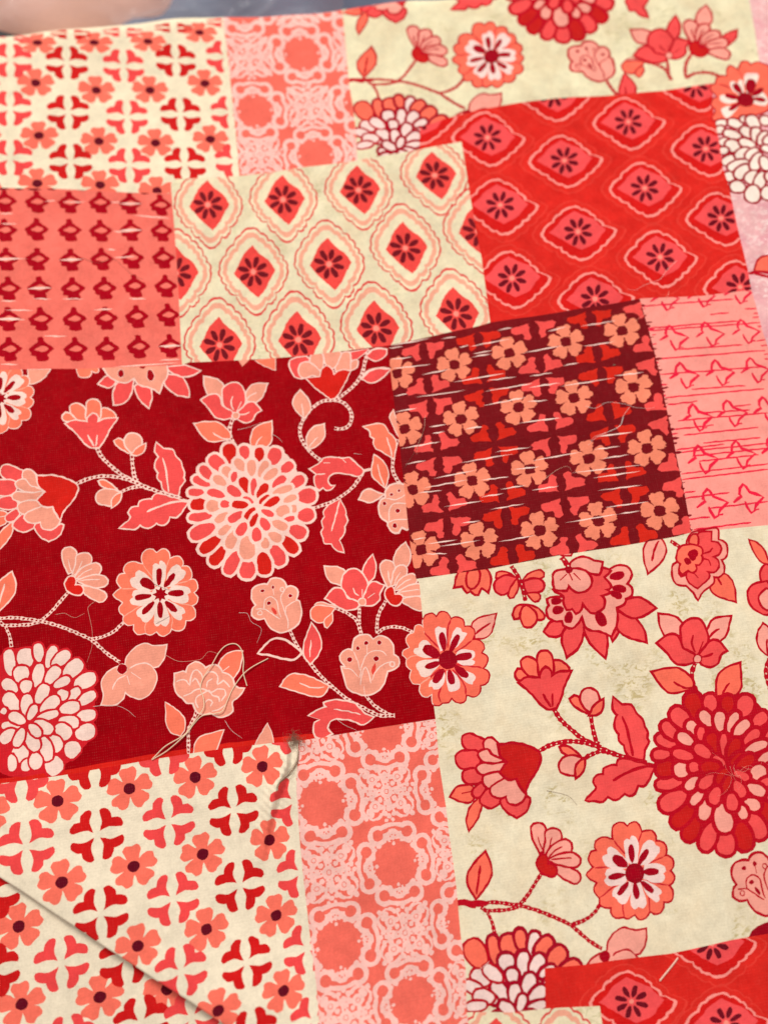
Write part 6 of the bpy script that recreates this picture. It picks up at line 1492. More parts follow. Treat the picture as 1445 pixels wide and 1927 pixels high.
    'H': """icross_pink quatrefoil ikat 8.8874,1.0128,16.135,1.733,-9.0374,74.56
icross_pink quatrefoil ikat 8.967,1.0508,19.07,1.8814,-8.8702,49.601
icross_pink quatrefoil ikat 8.9524,1.037,21.939,1.6543,-8.9897,24.069
icross_pink quatrefoil ikat 8.9653,1.0812,24.906,1.4966,-8.9521,-1.2172
icross_pink quatrefoil ikat 9.0637,1.0753,27.958,1.5055,-9.0952,-26.621
icross_red quatrefoil ikat 9.0544,0.9944,39.449,1.8579,-9.2101,79.344
icross_red quatrefoil ikat 9.0341,1.1209,42.385,1.6574,-8.8483,53.843
icross_red quatrefoil ikat 9.0532,1.0579,45.415,1.5672,-9.0851,28.455
icross_red quatrefoil ikat 9.1646,1.091,48.344,1.654,-9.0669,2.7362
icross_red quatrefoil ikat 9.1073,1.1204,51.493,1.4646,-9.129,-22.846
icross_pink quatrefoil ikat 9.3586,1.0514,63.207,2.2188,-9.1467,84.289
icross_pink quatrefoil ikat 9.2594,1.115,66.093,1.8646,-9.0344,58.355
icross_pink quatrefoil ikat 9.341,1.2116,69.351,1.8054,-8.9905,32.965
icross_pink quatrefoil ikat 9.567,1.0955,72.483,1.8843,-9.2077,7.1585
icross_pink quatrefoil ikat 9.4133,1.0406,75.64,1.59,-9.2917,-18.796
icross_red quatrefoil ikat 9.4936,1.2709,87.6,2.0789,-8.8997,89.657
icross_red quatrefoil ikat 9.5607,1.1116,90.843,2.0026,-9.2389,63.889
icross_red quatrefoil ikat 9.6721,1.2655,93.981,1.97,-9.113,37.813
icross_red quatrefoil ikat 9.5851,1.1317,97.372,1.7193,-9.329,11.821
icross_red quatrefoil ikat 9.5954,0.92383,100.68,1.603,-9.4878,-14.459
icross_pink quatrefoil ikat 9.2918,1.3457,112.03,1.5825,-8.945,94.384
icross_pink quatrefoil ikat 9.4678,1.3258,115.8,1.6887,-9.1209,68.95
icross_pink quatrefoil ikat 9.8086,1.1398,118.95,1.9269,-9.3705,42.544
icross_pink quatrefoil ikat 9.4939,1.0424,122.21,1.5753,-9.4756,16.122
icross_pink quatrefoil ikat 9.701,1.0976,125.83,1.6003,-9.4975,-10.259
ikat_blossom blossom ikat 7.2316,0.86335,5.6973,1.454,-7.4583,59.591
ikat_blossom blossom ikat 7.3382,0.91274,29.592,1.4154,-7.4265,63.473
ikat_blossom blossom ikat 7.4979,0.9071,52.792,1.5873,-7.6048,68.332
ikat_blossom blossom ikat 7.7829,0.85225,77.138,1.8132,-7.8522,73.951
ikat_blossom blossom ikat 7.6969,0.92904,101.61,1.4241,-7.859,79.492
ikat_blossom blossom ikat 7.2636,0.86021,8.5912,1.5658,-7.5857,34.88
ikat_blossom blossom ikat 7.3706,0.85857,31.864,1.3632,-7.7179,39.324
ikat_blossom blossom ikat 7.4402,0.877,55.752,1.3054,-7.7412,44.162
ikat_blossom blossom ikat 7.7658,0.90413,79.089,1.6157,-7.8138,48.592
ikat_blossom blossom ikat 7.9631,0.91219,104.82,1.6367,-7.9322,53.884
ikat_blossom blossom ikat 7.2695,0.86465,11.822,1.2573,-7.5979,9.169
ikat_blossom blossom ikat 7.3689,0.8357,35.796,1.2653,-7.7525,12.901
ikat_blossom blossom ikat 7.6145,0.89703,59.333,1.4632,-7.743,17.734
ikat_blossom blossom ikat 7.8792,1.0825,83.925,1.5722,-7.6707,22.532
ikat_blossom blossom ikat 7.8707,1.1015,108.19,1.437,-7.778,26.928
ikat_blossom blossom ikat 7.3491,0.90013,14.771,1.2657,-7.5902,-15.285
ikat_blossom blossom ikat 7.413,0.98704,37.846,1.2328,-7.5753,-12.062
ikat_blossom blossom ikat 7.6234,0.9897,62.056,1.3548,-7.6805,-7.8508
ikat_blossom blossom ikat 7.8475,0.95159,86.068,1.4055,-7.8523,-3.6657
ikat_blossom blossom ikat 7.7329,1.0145,111.44,1.2588,-7.9174,0.58897
slub_ikat slub_threads ikat""",
    'I': """zigzag zigzag_star star 3.8758,0.63542,120.39,0.27092,-3.8912,93.186
zigzag zigzag_star star 3.7605,0.56042,135.96,0.23414,-3.9792,94.376
zigzag zigzag_star star 3.9188,0.63732,152.11,0.47463,-3.8971,96.211
zigzag zigzag_star star 3.8104,0.56072,123.02,0.20524,-4.0962,75.363
zigzag zigzag_star star 3.8731,0.6925,138.16,0.36899,-3.9417,76.669
zigzag zigzag_star star 3.7536,0.59795,153.58,0.32285,-4.0231,77.898
zigzag zigzag_star star 3.9982,0.58741,126.21,0.41859,-4.1832,58.464
zigzag zigzag_star star 3.8266,0.60333,141.25,0.33395,-4.151,59.62
zigzag zigzag_star star 3.8771,0.75901,156.11,0.43865,-4.0027,60.773
zigzag zigzag_star star 3.9856,0.47611,129.86,0.43591,-4.3653,39.712
zigzag zigzag_star star 4.049,0.63377,144.55,0.53611,-4.224,41.574
zigzag zigzag_star star 3.7983,0.62714,159.72,0.40409,-4.2088,43.165
zigzag zigzag_star star 4.0656,0.50584,130.4,0.52817,-4.4321,21.363
zigzag zigzag_star star 4.0194,0.46667,146.17,0.53636,-4.4323,23.667
zigzag zigzag_star star 4.012,0.58303,161.27,0.56393,-4.3374,25.923
zigzag zigzag_star star 4.0557,0.6544,132.48,0.55807,-4.4552,2.989
zigzag zigzag_star star 4.0422,0.68564,147.28,0.58367,-4.4011,4.9827
zigzag zigzag_star star 3.8101,0.65077,168.54,0.42735,-3.9614,78.388
zigzag zigzag_star star 3.6102,0.62803,171.34,0.29037,-4.078,61.743
zigzag zigzag_star star 3.7322,0.79476,174.16,0.4089,-4.0698,44.685
zigzag zigzag_star star 3.661,0.5506,177.21,0.40866,-4.3152,27.33
zigzag zigzag_star star 3.8456,0.68972,179.5,0.54378,-4.3298,9.2009
thread_rules ruled_lines star
peony peony cream
ikat_teeth ragged_edge star""",
    'J': """spray_stem stem cream 0.96474,-0.019568,183.06,0.11233,1.1255,-98.713,-0.00068466,-0.00064282,1
stem stem cream 0.96474,-0.019568,183.06,0.11233,1.1255,-98.713,-0.00068466,-0.00064282,1
lotus_stem stem cream 0.96474,-0.019568,183.06,0.11233,1.1255,-98.713,-0.00068466,-0.00064282,1
leaf_low leaf cream 0.96474,-0.019568,183.06,0.11233,1.1255,-98.713,-0.00068466,-0.00064282,1
leaf_high leaf cream 0.96474,-0.019568,183.06,0.11233,1.1255,-98.713,-0.00068466,-0.00064282,1
serrated_leaf leaf cream 0.96474,-0.019568,183.06,0.11233,1.1255,-98.713,-0.00068466,-0.00064282,1
broad_leaf leaf cream 0.96474,-0.019568,183.06,0.11233,1.1255,-98.713,-0.00068466,-0.00064282,1
round_leaf leaf cream 0.96474,-0.019568,183.06,0.11233,1.1255,-98.713,-0.00068466,-0.00064282,1
trumpet trumpet_flower cream 0.96474,-0.019568,183.06,0.11233,1.1255,-98.713,-0.00068466,-0.00064282,1
bud flower_bud cream 0.96474,-0.019568,183.06,0.11233,1.1255,-98.713,-0.00068466,-0.00064282,1
side_bud flower_bud cream 0.96474,-0.019568,183.06,0.11233,1.1255,-98.713,-0.00068466,-0.00064282,1
bell_flower bell_flower cream 0.96474,-0.019568,183.06,0.11233,1.1255,-98.713,-0.00068466,-0.00064282,1
dahlia dahlia cream 0.96474,-0.019568,183.06,0.11233,1.1255,-98.713,-0.00068466,-0.00064282,1
lotus lotus_flower cream 0.96474,-0.019568,183.06,0.11233,1.1255,-98.713,-0.00068466,-0.00064282,1
half_daisy half_daisy cream 0.96474,-0.019568,183.06,0.11233,1.1255,-98.713,-0.00068466,-0.00064282,1
daisy daisy cream 0.96474,-0.019568,183.06,0.11233,1.1255,-98.713,-0.00068466,-0.00064282,1
white_dahlia dahlia cream 0.96474,-0.019568,183.06,0.11233,1.1255,-98.713,-0.00068466,-0.00064282,1
rosebud rosebud cream 0.96474,-0.019568,183.06,0.11233,1.1255,-98.713,-0.00068466,-0.00064282,1
spray_leaf leaf cream
spray_root stem cream
dahlia_side dahlia cream
tulip_bud flower_bud cream
twin_bud flower_bud cream
fancy_flower blossom cream
drop_leaf leaf cream
peony_stem stem cream
peony_leaf leaf cream
peony peony cream
edge_flower blossom cream
edge_leaf leaf cream
daisy_leaf leaf cream
overlap_daisy daisy cream
red_knob leaf cream""",
    'K': """ogee medallion ogee 4.0552,-0.25879,87.192,-0.087678,-3.5608,-176.71
ogee medallion ogee 4.0539,-0.26591,117.22,-0.0072266,-3.7379,-158.15
ogee medallion ogee 3.9204,-0.43021,119.88,0.042421,-3.4439,-183.36
ogee medallion ogee 3.9414,-0.40439,154.54,0.054337,-3.6528,-169.42
ogee medallion ogee 4.0523,-0.42681,149.47,-0.099726,-3.4747,-194.35
ogee medallion ogee 3.9364,-0.19315,96.981,-0.036124,-3.5449,-202.45""",
    'L': """drop medallion drop 4.9851,-0.22782,62.506,-0.023364,-4.3868,-193.65
drop medallion drop 4.9573,-0.19049,39.143,0.061524,-4.2441,-191.02
drop medallion drop 4.9496,-0.26539,50.317,-0.14566,-4.0288,-207.63""",
    'M': """dot_blossom blossom dots 8.8218,1.4254,-121.4,1.3548,-7.7544,-110.11
dot_blossom blossom dots 8.5862,1.1402,-94.781,1.3553,-7.6476,-105.57
dot_blossom blossom dots 8.241,1.0184,-70.408,1.313,-7.4944,-101.51
dot_blossom blossom dots 7.9533,0.95837,-45.369,1.3121,-7.3044,-97.579
dot_blossom blossom dots 8.8529,1.5066,-116.39,1.6427,-7.3689,-137.39
dot_blossom blossom dots 8.3207,1.3822,-90.969,1.453,-7.2258,-132.23
dot_blossom blossom dots 8.0865,1.0558,-66.42,1.4494,-7.2722,-128.39
dot_blossom blossom dots 7.2515,0.60387,-41.911,0.70128,-7.5759,-123.41
dot_blossom blossom dots 8.1377,1.1024,-87.088,1.5725,-7.1749,-158.06
dot_blossom blossom dots 7.7327,1.0689,-63.445,1.3185,-6.991,-153.12
dot_blossom blossom dots 7.6367,0.86379,-38.784,1.5227,-7.0265,-148.82
dot_blossom blossom dots 7.8489,0.93324,-57.464,1.944,-6.8648,-178.05
dot_blossom blossom dots 7.4157,0.96744,-35.077,1.5008,-6.3935,-172.25
dot_blossom blossom dots 8.815,1.4514,-147.4,1.292,-7.9186,-114.04
cross_pink quatrefoil dots 9.8765,1.7758,-136.36,1.392,-9.0386,-101.05
cross_red quatrefoil dots 9.8913,1.3697,-109.18,1.4546,-8.9282,-96.446
cross_pink quatrefoil dots 9.2778,1.1111,-82.908,1.3412,-8.7595,-91.905
cross_red quatrefoil dots 8.8798,1.0998,-59.001,1.2805,-8.5466,-88.427
cross_pink quatrefoil dots 9.772,1.5787,-130.93,1.5798,-8.8051,-125.7
cross_red quatrefoil dots 9.5368,1.5076,-105.52,1.5942,-8.5914,-121.62
cross_pink quatrefoil dots 9.1939,1.1522,-79.49,1.5541,-8.5656,-117.09
cross_red quatrefoil dots 8.9317,1.0045,-55.585,1.598,-8.4333,-113.08
cross_pink quatrefoil dots 8.438,0.9054,-33.117,1.453,-8.2628,-109.85
cross_red quatrefoil dots 9.4698,1.4222,-101.14,1.8861,-8.3022,-147.54
cross_pink quatrefoil dots 8.8225,1.3108,-75.943,1.5232,-8.153,-143.08
cross_red quatrefoil dots 8.6506,1.0329,-52.369,1.6065,-8.2171,-139.01
cross_pink quatrefoil dots 8.335,0.9022,-30.239,1.638,-8.1202,-134.37
cross_pink quatrefoil dots 8.6948,1.2222,-71.286,1.6871,-7.9393,-166.09
cross_red quatrefoil dots 8.3949,1.2496,-48.581,1.6047,-7.4629,-163.59
cross_pink quatrefoil dots 8.193,1.0143,-27.398,1.714,-7.5328,-159.36
cross_red quatrefoil dots 8.4069,0.99837,-45.318,2.1797,-7.6934,-185.44
cross_pink quatrefoil dots 7.9242,0.97641,-24.043,1.4386,-7.2054,-181.15
cross_pink quatrefoil dots 8.5529,1.064,-34.427,1.2443,-8.3377,-84.162
dot_blossom blossom dots 7.4306,0.82597,-33.418,1.8221,-6.7136,-197.09
dot_blossom blossom dots 7.7294,0.91673,-56.04,1.8954,-6.829,-202.64""",
    'N': """lace_tile lace_tile lace 25.574,3.3597,-26.182,2.2323,-24.849,-85.945
lace_tile lace_tile lace 22.504,2.7499,21.855,2.0099,-23.429,-81.732
lace_tile lace_tile lace 27.495,3.5778,-49.055,3.7248,-25.296,-113.79
lace_tile lace_tile lace 23.68,2.951,0.8903,2.7599,-23.623,-106.58
lace_tile lace_tile lace 24.941,3.1486,-19.998,4.0248,-24.137,-134.37
lace_tile lace_tile lace 21.962,2.4762,27.088,3.2652,-22.241,-127.53
lace_tile lace_tile lace 25.898,4.0449,-41.738,4.2043,-22.851,-162.87
lace_tile lace_tile lace 23.013,2.8115,7.535,4.4947,-22.585,-154.54
lace_tile lace_tile lace 23.95,3.245,-13.239,4.3827,-21.278,-180.77
lace_tile lace_tile lace 21.187,2.5903,32.052,4.9865,-21.969,-171.33
lace_tile lace_tile lace 25.565,3.3978,-34.986,6.5383,-23.183,-210.67
lace_tile lace_tile lace 22.28,2.5259,12.728,4.3905,-19.921,-197.07
lace_tile lace_tile lace 23.559,2.9763,-7.2635,6.7819,-22.032,-226.6
lace_tile lace_tile lace 20.872,1.9735,36.493,4.3417,-19.012,-212.03
medallion lace_rosette lace 27.502,3.8105,-52.832,2.4317,-25.745,-88.355
medallion lace_rosette lace 23.994,2.9841,-0.90596,2.0121,-24.161,-84.219
medallion lace_rosette lace 25.202,3.2299,-22.602,3.129,-24.351,-110.54
medallion lace_rosette lace 22.226,2.6672,24.567,2.7919,-23.035,-104.98
medallion lace_rosette lace 27,3.6331,-45.556,4.5539,-24.713,-138.95
medallion lace_rosette lace 23.332,2.8856,4.3642,3.3073,-23.225,-131.42
medallion lace_rosette lace 24.504,3.2069,-16.232,4.2334,-23.096,-158.56
medallion lace_rosette lace 21.427,2.4013,29.592,4.5051,-21.664,-149.66
medallion lace_rosette lace 25.649,3.6801,-37.843,5.9817,-22.478,-185.39
medallion lace_rosette lace 22.753,2.7427,10.159,4.7034,-21.977,-176.12
medallion lace_rosette lace 23.383,2.9945,-10.076,5.1307,-21.847,-201.71
medallion lace_rosette lace 20.935,2.1378,34.417,5.3499,-20.073,-192.4
medallion lace_rosette lace 25.187,3.3282,-31.623,7.2505,-22.708,-233.61
medallion lace_rosette lace 21.712,2.5682,15.275,6.1165,-20.551,-217.32""",
    'O': """strip_daisy daisy strip
strip_dahlia dahlia strip
strip_leaf leaf strip""",
    'Z': """dot_blossom blossom dots 8.6868,1.335,-132.37,1.8332,-7.5943,-153.32
dot_blossom blossom dots 8.5219,1.0986,-101.13,1.7178,-7.3501,-176.39
dot_blossom blossom dots 8.5769,0.97871,-77.44,1.7082,-7.3707,-173.87
dot_blossom blossom dots 8.5139,1.251,-128.71,1.7613,-7.3243,-178.63
dot_blossom blossom dots 8.6917,1.5,-159.22,1.857,-7.5484,-157.76
cross_red quatrefoil dots 9.6904,1.6307,-143.31,2.071,-8.8059,-142.47
cross_red quatrefoil dots 9.4988,1.5419,-140.4,1.9996,-8.474,-168.07
cross_red quatrefoil dots 9.5078,1.219,-92.54,1.9203,-8.5421,-163.81
cross_red quatrefoil dots 9.3815,1.1566,-85.959,1.865,-8.2652,-184.64
cross_pink quatrefoil dots 9.4852,1.3695,-115.82,1.9543,-8.5152,-165.38
cross_pink quatrefoil dots 9.434,1.0556,-68.214,1.8695,-8.2681,-183.05
cross_pink quatrefoil dots 9.3186,1.288,-110.97,1.8836,-8.214,-190.4""",
}
THREAD = [(-52.42, -68.24), (-54.05, -63.11), (-54.1, -58.77), (-55.34, -54.39), (-57.83, -52.36), (-61.22, -53.04), (-63.83, -55.74), (-66.3, -60.44), (-69.36, -65.43), (-70.11, -69.39), (-68.75, -72.67), (-68.37, -76.26), (-70.52, -79.82), (-73.02, -83.05), (-75.51, -86.43), (-81.95, -90.26), (-85.73, -93.93), (-86.98, -95.2), (-86.02, -94.72), (-81.21, -91.86), (-74.85, -86.27), (-71.73, -82.08), (-68.87, -79.34), (-64.55, -78.53), (-61.23, -77.55), (-59.44, -73.32), (-57.65, -69.06), (-54.17, -64.11), (-50.54, -61.11), (-44.66, -57.94)]
HAIRS = [[(83.67, 44.9), (87.81, 44.12), (92.77, 46.74), (99.67, 46.36), (104.78, 44.72), (111.46, 44.38), (112.55, 44.93)], [(102.16, 44.72), (99.23, 40.8), (96.81, 35.88), (87.15, 31.96), (84.95, 29.8)], [(126.59, 111.2), (121.98, 106.54), (118.78, 102.49), (112.05, 100.01), (108.25, 97.93), (104.98, 98.48)], [(122.23, 97.11), (121.25, 94.47), (112.59, 87.54), (106.57, 83.23)], [(-131.72, 113.76), (-124.83, 111.35), (-118.18, 113.13), (-113.33, 109.3), (-109.15, 105.61), (-103.89, 103.06)], [(16.85, 36.76), (14.24, 28.08), (8.29, 18.22)], [(64.66, 12.99), (69.71, 17.04), (74.67, 19.09), (76.51, 17.13)], [(99.43, 40.59), (97.18, 36.47), (88.04, 31.78), (83.93, 28.22)], [(16.97, 40.81), (16.46, 34.88), (13.83, 28.14), (13.37, 24.17)], [(-84.19, -56.76), (-79.6, -58.94), (-74.48, -58.94), (-70.47, -58.1), (-67.91, -55.41), (-64.15, -56.08)], [(-60.21, -81.11), (-57.54, -84.65), (-53.43, -87.54)], [(-18.35, -80.27), (-14.62, -82.83), (-10.37, -84.61)], [(-110.82, -75.95), (-106.02, -75.45), (-101.58, -75.61), (-97.58, -77.23), (-94.18, -79.82)], [(-113.17, -35.69), (-115.89, -38.14), (-115.35, -41.08), (-113.62, -46.9), (-113.17, -53.13), (-114.68, -59.31)], [(-128.48, -41.05), (-125.08, -40.57), (-120.91, -42.29), (-117.12, -40.59)], [(-56.73, -40.43), (-53.44, -40.7), (-51.69, -43.95), (-47.75, -46.66), (-49.22, -52.02)], [(60.62, -106.34), (68.27, -108.06), (71.67, -111.42)], [(-12.37, 24.33), (-10.74, 24.12), (-9.11, 23.85)], [(-90.78, -29.01), (-87.45, -30.49), (-82.43, -31.94)], [(-88.8, -44.58), (-86.05, -43.15), (-83.31, -41.43)], [(-46.22, 33.09), (-44.06, 31.97), (-41.86, 29.75)], [(37.24, -163.5), (32.71, -166.97)], [(-60.92, 35.29), (-56.65, 36.15), (-51.12, 38.29)]]
STRAY_THREAD = [(104.68, -162.68), (102.45, -165.17), (99.12, -168.57), (97.63, -170.1)]
TUFT = [(-35.47, -86.5), (-31.87, -89.71)]
TUFT_TAIL = [(-31.87, -89.71), (-31.8, -92.03), (-32.45, -96.07), (-34.74, -99.78), (-36.98, -101.95), (-38.77, -103.69), (-39.61, -106.55)]
TUFT2 = [(131.18, -98.46)]
SPECK = [(97.14, 63.75)]


COL = {
    'red': dict(o='F9CDC0', g='A0000F', P='F0514F', L='F39C84', R='D52118', O='FB7A5E', W='F6D3C6', U='F6D3C6', u='F6D3C6', H='D2202A',
                c='F6D3C6', v='FBA48C', r='E4453A', h='A0000D'),
    'cream': dict(o='BB0A20', g='A5041C', P='F0504F', L='F4A090', R='C81E1C', O='FA6F58', W='F4D2CA', U='FA6F58', u='F4D2CA', H='A50A24',
                  c='98051A', v='CE2630', r='A5041C', h='F0D2B4'),
    'dots': dict(O='F8725E', m='640A1E', X='CE1A1A', Y='EE4848'),
    'arrow': dict(m='AA0018', h='F27466', w='FFCDBE', d='70061A'),
    'ikat': dict(O='F2876A', m='761018', X='D4281A', Y='EE504C', w='FFDCD0'),
    'star': dict(z='EE1F42', d='86081C'),
    'drop': dict(i='DE4A46', h='EADAB8', s='F0A68C', F='EE4A44', m='72141F', L='FA9080'),
    'ogee': dict(f='E23A30', h='DC2A22', s='FC968C', q='D61A18', F='F25052', m='6E0E1E', L='FA9080'),
    'lace': dict(l='F9C0B6', O='F16C5C'),
}
COL['top'] = COL['cream']
COL['strip'] = dict(COL['cream'], W='F8E2D4', h='A00820')
GROUND = {
    'A': ('dotted_patch', 'EFDFC1', None, None), 'M': ('dotted_patch', 'EFDFC5', None, None), 'Z': ('folded_under_layer', 'EFDFC5', None, None),
    'B': ('lace_patch', 'F16C5C', None, None), 'N': ('lace_patch', 'F16C5C', None, None),
    'C': ('floral_patch', 'EBE0BC', ('BDB080', 0.5, 0.50, 0.62), ('E0CDA8', 0.8)), 'J': ('floral_patch', 'EBDDC0', ('B8A262', 0.7, 0.52, 0.63), ('E6D0AE', 0.6)),
    'G': ('floral_patch', 'A0000D', None, ('8E0008', 0.5)),
    'D': ('diamond_patch', 'DC2A22', None, ('CC1A16', 0.5)), 'K': ('diamond_patch', 'DC2A22', None, ('CC1A16', 0.5)),
    'E': ('teardrop_patch', 'E9DCBA', ('AEA46A', 0.5, 0.53, 0.64), ('DEC9A6', 0.7)), 'L': ('teardrop_patch', 'EEDDBB', ('B5AC74', 0.65, 0.50, 0.60), None),
    'F': ('lozenge_patch', 'F27466', None, ('E86658', 0.5)), 'H': ('ikat_patch', '781118', None, None), 'I': ('star_patch', 'FC9C90', None, None),
    'O': ('border_strip', 'EDB4B4', ('F8D8D4', 0.85, 0.36, 0.50), ('E0909E', 0.8)),
}
PATCH_LABEL = {
    'A': 'cream patch with coral blossoms and red quatrefoils along the far edge', 'M': 'cream patch with coral blossoms beside the pleat',
    'Z': 'layer of dotted cotton lying under the pleat', 'B': 'coral patch with pale pink lace rosettes at the far edge',
    'N': 'coral patch with pale pink lace rosettes in the foreground', 'C': 'cream floral patch at the far edge',
    'J': 'large cream floral patch with red dahlia', 'G': 'deep red floral patch with pale outlined flowers',
    'D': 'scarlet patch with wide scalloped diamonds', 'K': 'corner of a scarlet diamond patch in the foreground',
    'E': 'cream patch with coral teardrop medallions', 'L': 'sliver of cream teardrop patch in the foreground',
    'F': 'coral patch with rows of dark red lozenges', 'H': 'maroon ikat patch with orange blossoms and white slubs',
    'I': 'salmon patch with pink zigzag stars and ruled lines', 'O': 'pale pink mottled strip with white dahlia',
}

def parse(tokens):
    P, C = [], []
    for t in tokens:
        c = t.endswith('!')
        a, b = t.rstrip('!').split(',')
        P.append((float(a), float(b))); C.append(c)
    return P, C

def spline(P, C, closed, step):
    """Catmull-Rom through P, broken at the corners C"""
    n = len(P)
    out = []
    rng = range(n if closed else n - 1)
    for i in rng:
        p1, p2 = P[i], P[(i + 1) % n]
        c1 = C[i] or (not closed and i == 0)
        c2 = C[(i + 1) % n] or (not closed and i + 1 == n - 1)
        p0 = P[i - 1] if not c1 else (2 * p1[0] - p2[0], 2 * p1[1] - p2[1])
        p3 = P[(i + 2) % n] if not c2 else (2 * p2[0] - p1[0], 2 * p2[1] - p1[1])
        d = math.dist(p1, p2)
        k = max(1, min(7, int(d / step + 0.6)))
        if c1 and c2:
            k = 1
        for j in range(k):
            t = j / k
            t2, t3 = t * t, t * t * t
            out.append(tuple(0.5 * (2 * p1[q] + (p2[q] - p0[q]) * t + (2 * p0[q] - 5 * p1[q] + 4 * p2[q] - p3[q]) * t2
                                    + (3 * p1[q] - p0[q] - 3 * p2[q] + p3[q]) * t3) for q in (0, 1)))
    if not closed:
        out.append(P[-1])
    return out

def area2(p):
    return sum(p[i - 1][0] * p[i][1] - p[i][0] * p[i - 1][1] for i in range(len(p)))

def grow(p, d):
    if d == 0:
        return p
    n = len(p)
    s = 1.0 if area2(p) > 0 else -1.0
    out = []
    for i in range(n):
        a, b, c = p[i - 1], p[i], p[(i + 1) % n]
        n1 = (b[1] - a[1], a[0] - b[0]); n2 = (c[1] - b[1], b[0] - c[0])
        l1 = math.hypot(*n1) or 1e-9; l2 = math.hypot(*n2) or 1e-9
        m = (n1[0] / l1 + n2[0] / l2, n1[1] / l1 + n2[1] / l2)
        q = m[0] * m[0] + m[1] * m[1]
        k = min(2 / q if q > 1e-6 else 1.0, 1.7)
        out.append((b[0] + s * d * m[0] * k, b[1] + s * d * m[1] * k))
    return out

def ribbon(path, w, wave=None):
    L, R = [], []
    n = len(path)
    run = 0.0
    for i, p in enumerate(path):
        a, b = path[max(0, i - 1)], path[min(n - 1, i + 1)]
        dx, dy = b[0] - a[0], b[1] - a[1]
        l = math.hypot(dx, dy) or 1e-9
        if i:
            run += math.dist(path[i - 1], p)
        h = w / 2
        if wave:
            h *= 0.88 + 0.16 * math.cos(2 * math.pi * run / wave)
        elif i in (0, n - 1):
            h *= 0.55
        L.append((p[0] - dy / l * h, p[1] + dx / l * h)); R.append((p[0] + dy / l * h, p[1] - dx / l * h))
    return L + R[::-1]

def ellipse(x, y, rx, ry, a=0.0, n=10):
    c, s = math.cos(a), math.sin(a)
    return [(x + rx * math.cos(t) * c - ry * math.sin(t) * s, y + rx * math.cos(t) * s + ry * math.sin(t) * c)
            for t in (2 * math.pi * k / n for k in range(n))]

def jagged(p, amp, rnd):
    out = []
    n = len(p)
    for i in range(n):
        a, b = p[i], p[(i + 1) % n]
        k = max(1, int(math.dist(a, b) / (amp * 1.6) + 0.5))
        for j in range(k):
            t = j / k
            out.append((a[0] + (b[0] - a[0]) * t + amp * rnd.uniform(-1, 1), a[1] + (b[1] - a[1]) * t + 0.3 * amp * rnd.uniform(-1, 1)))
    return out

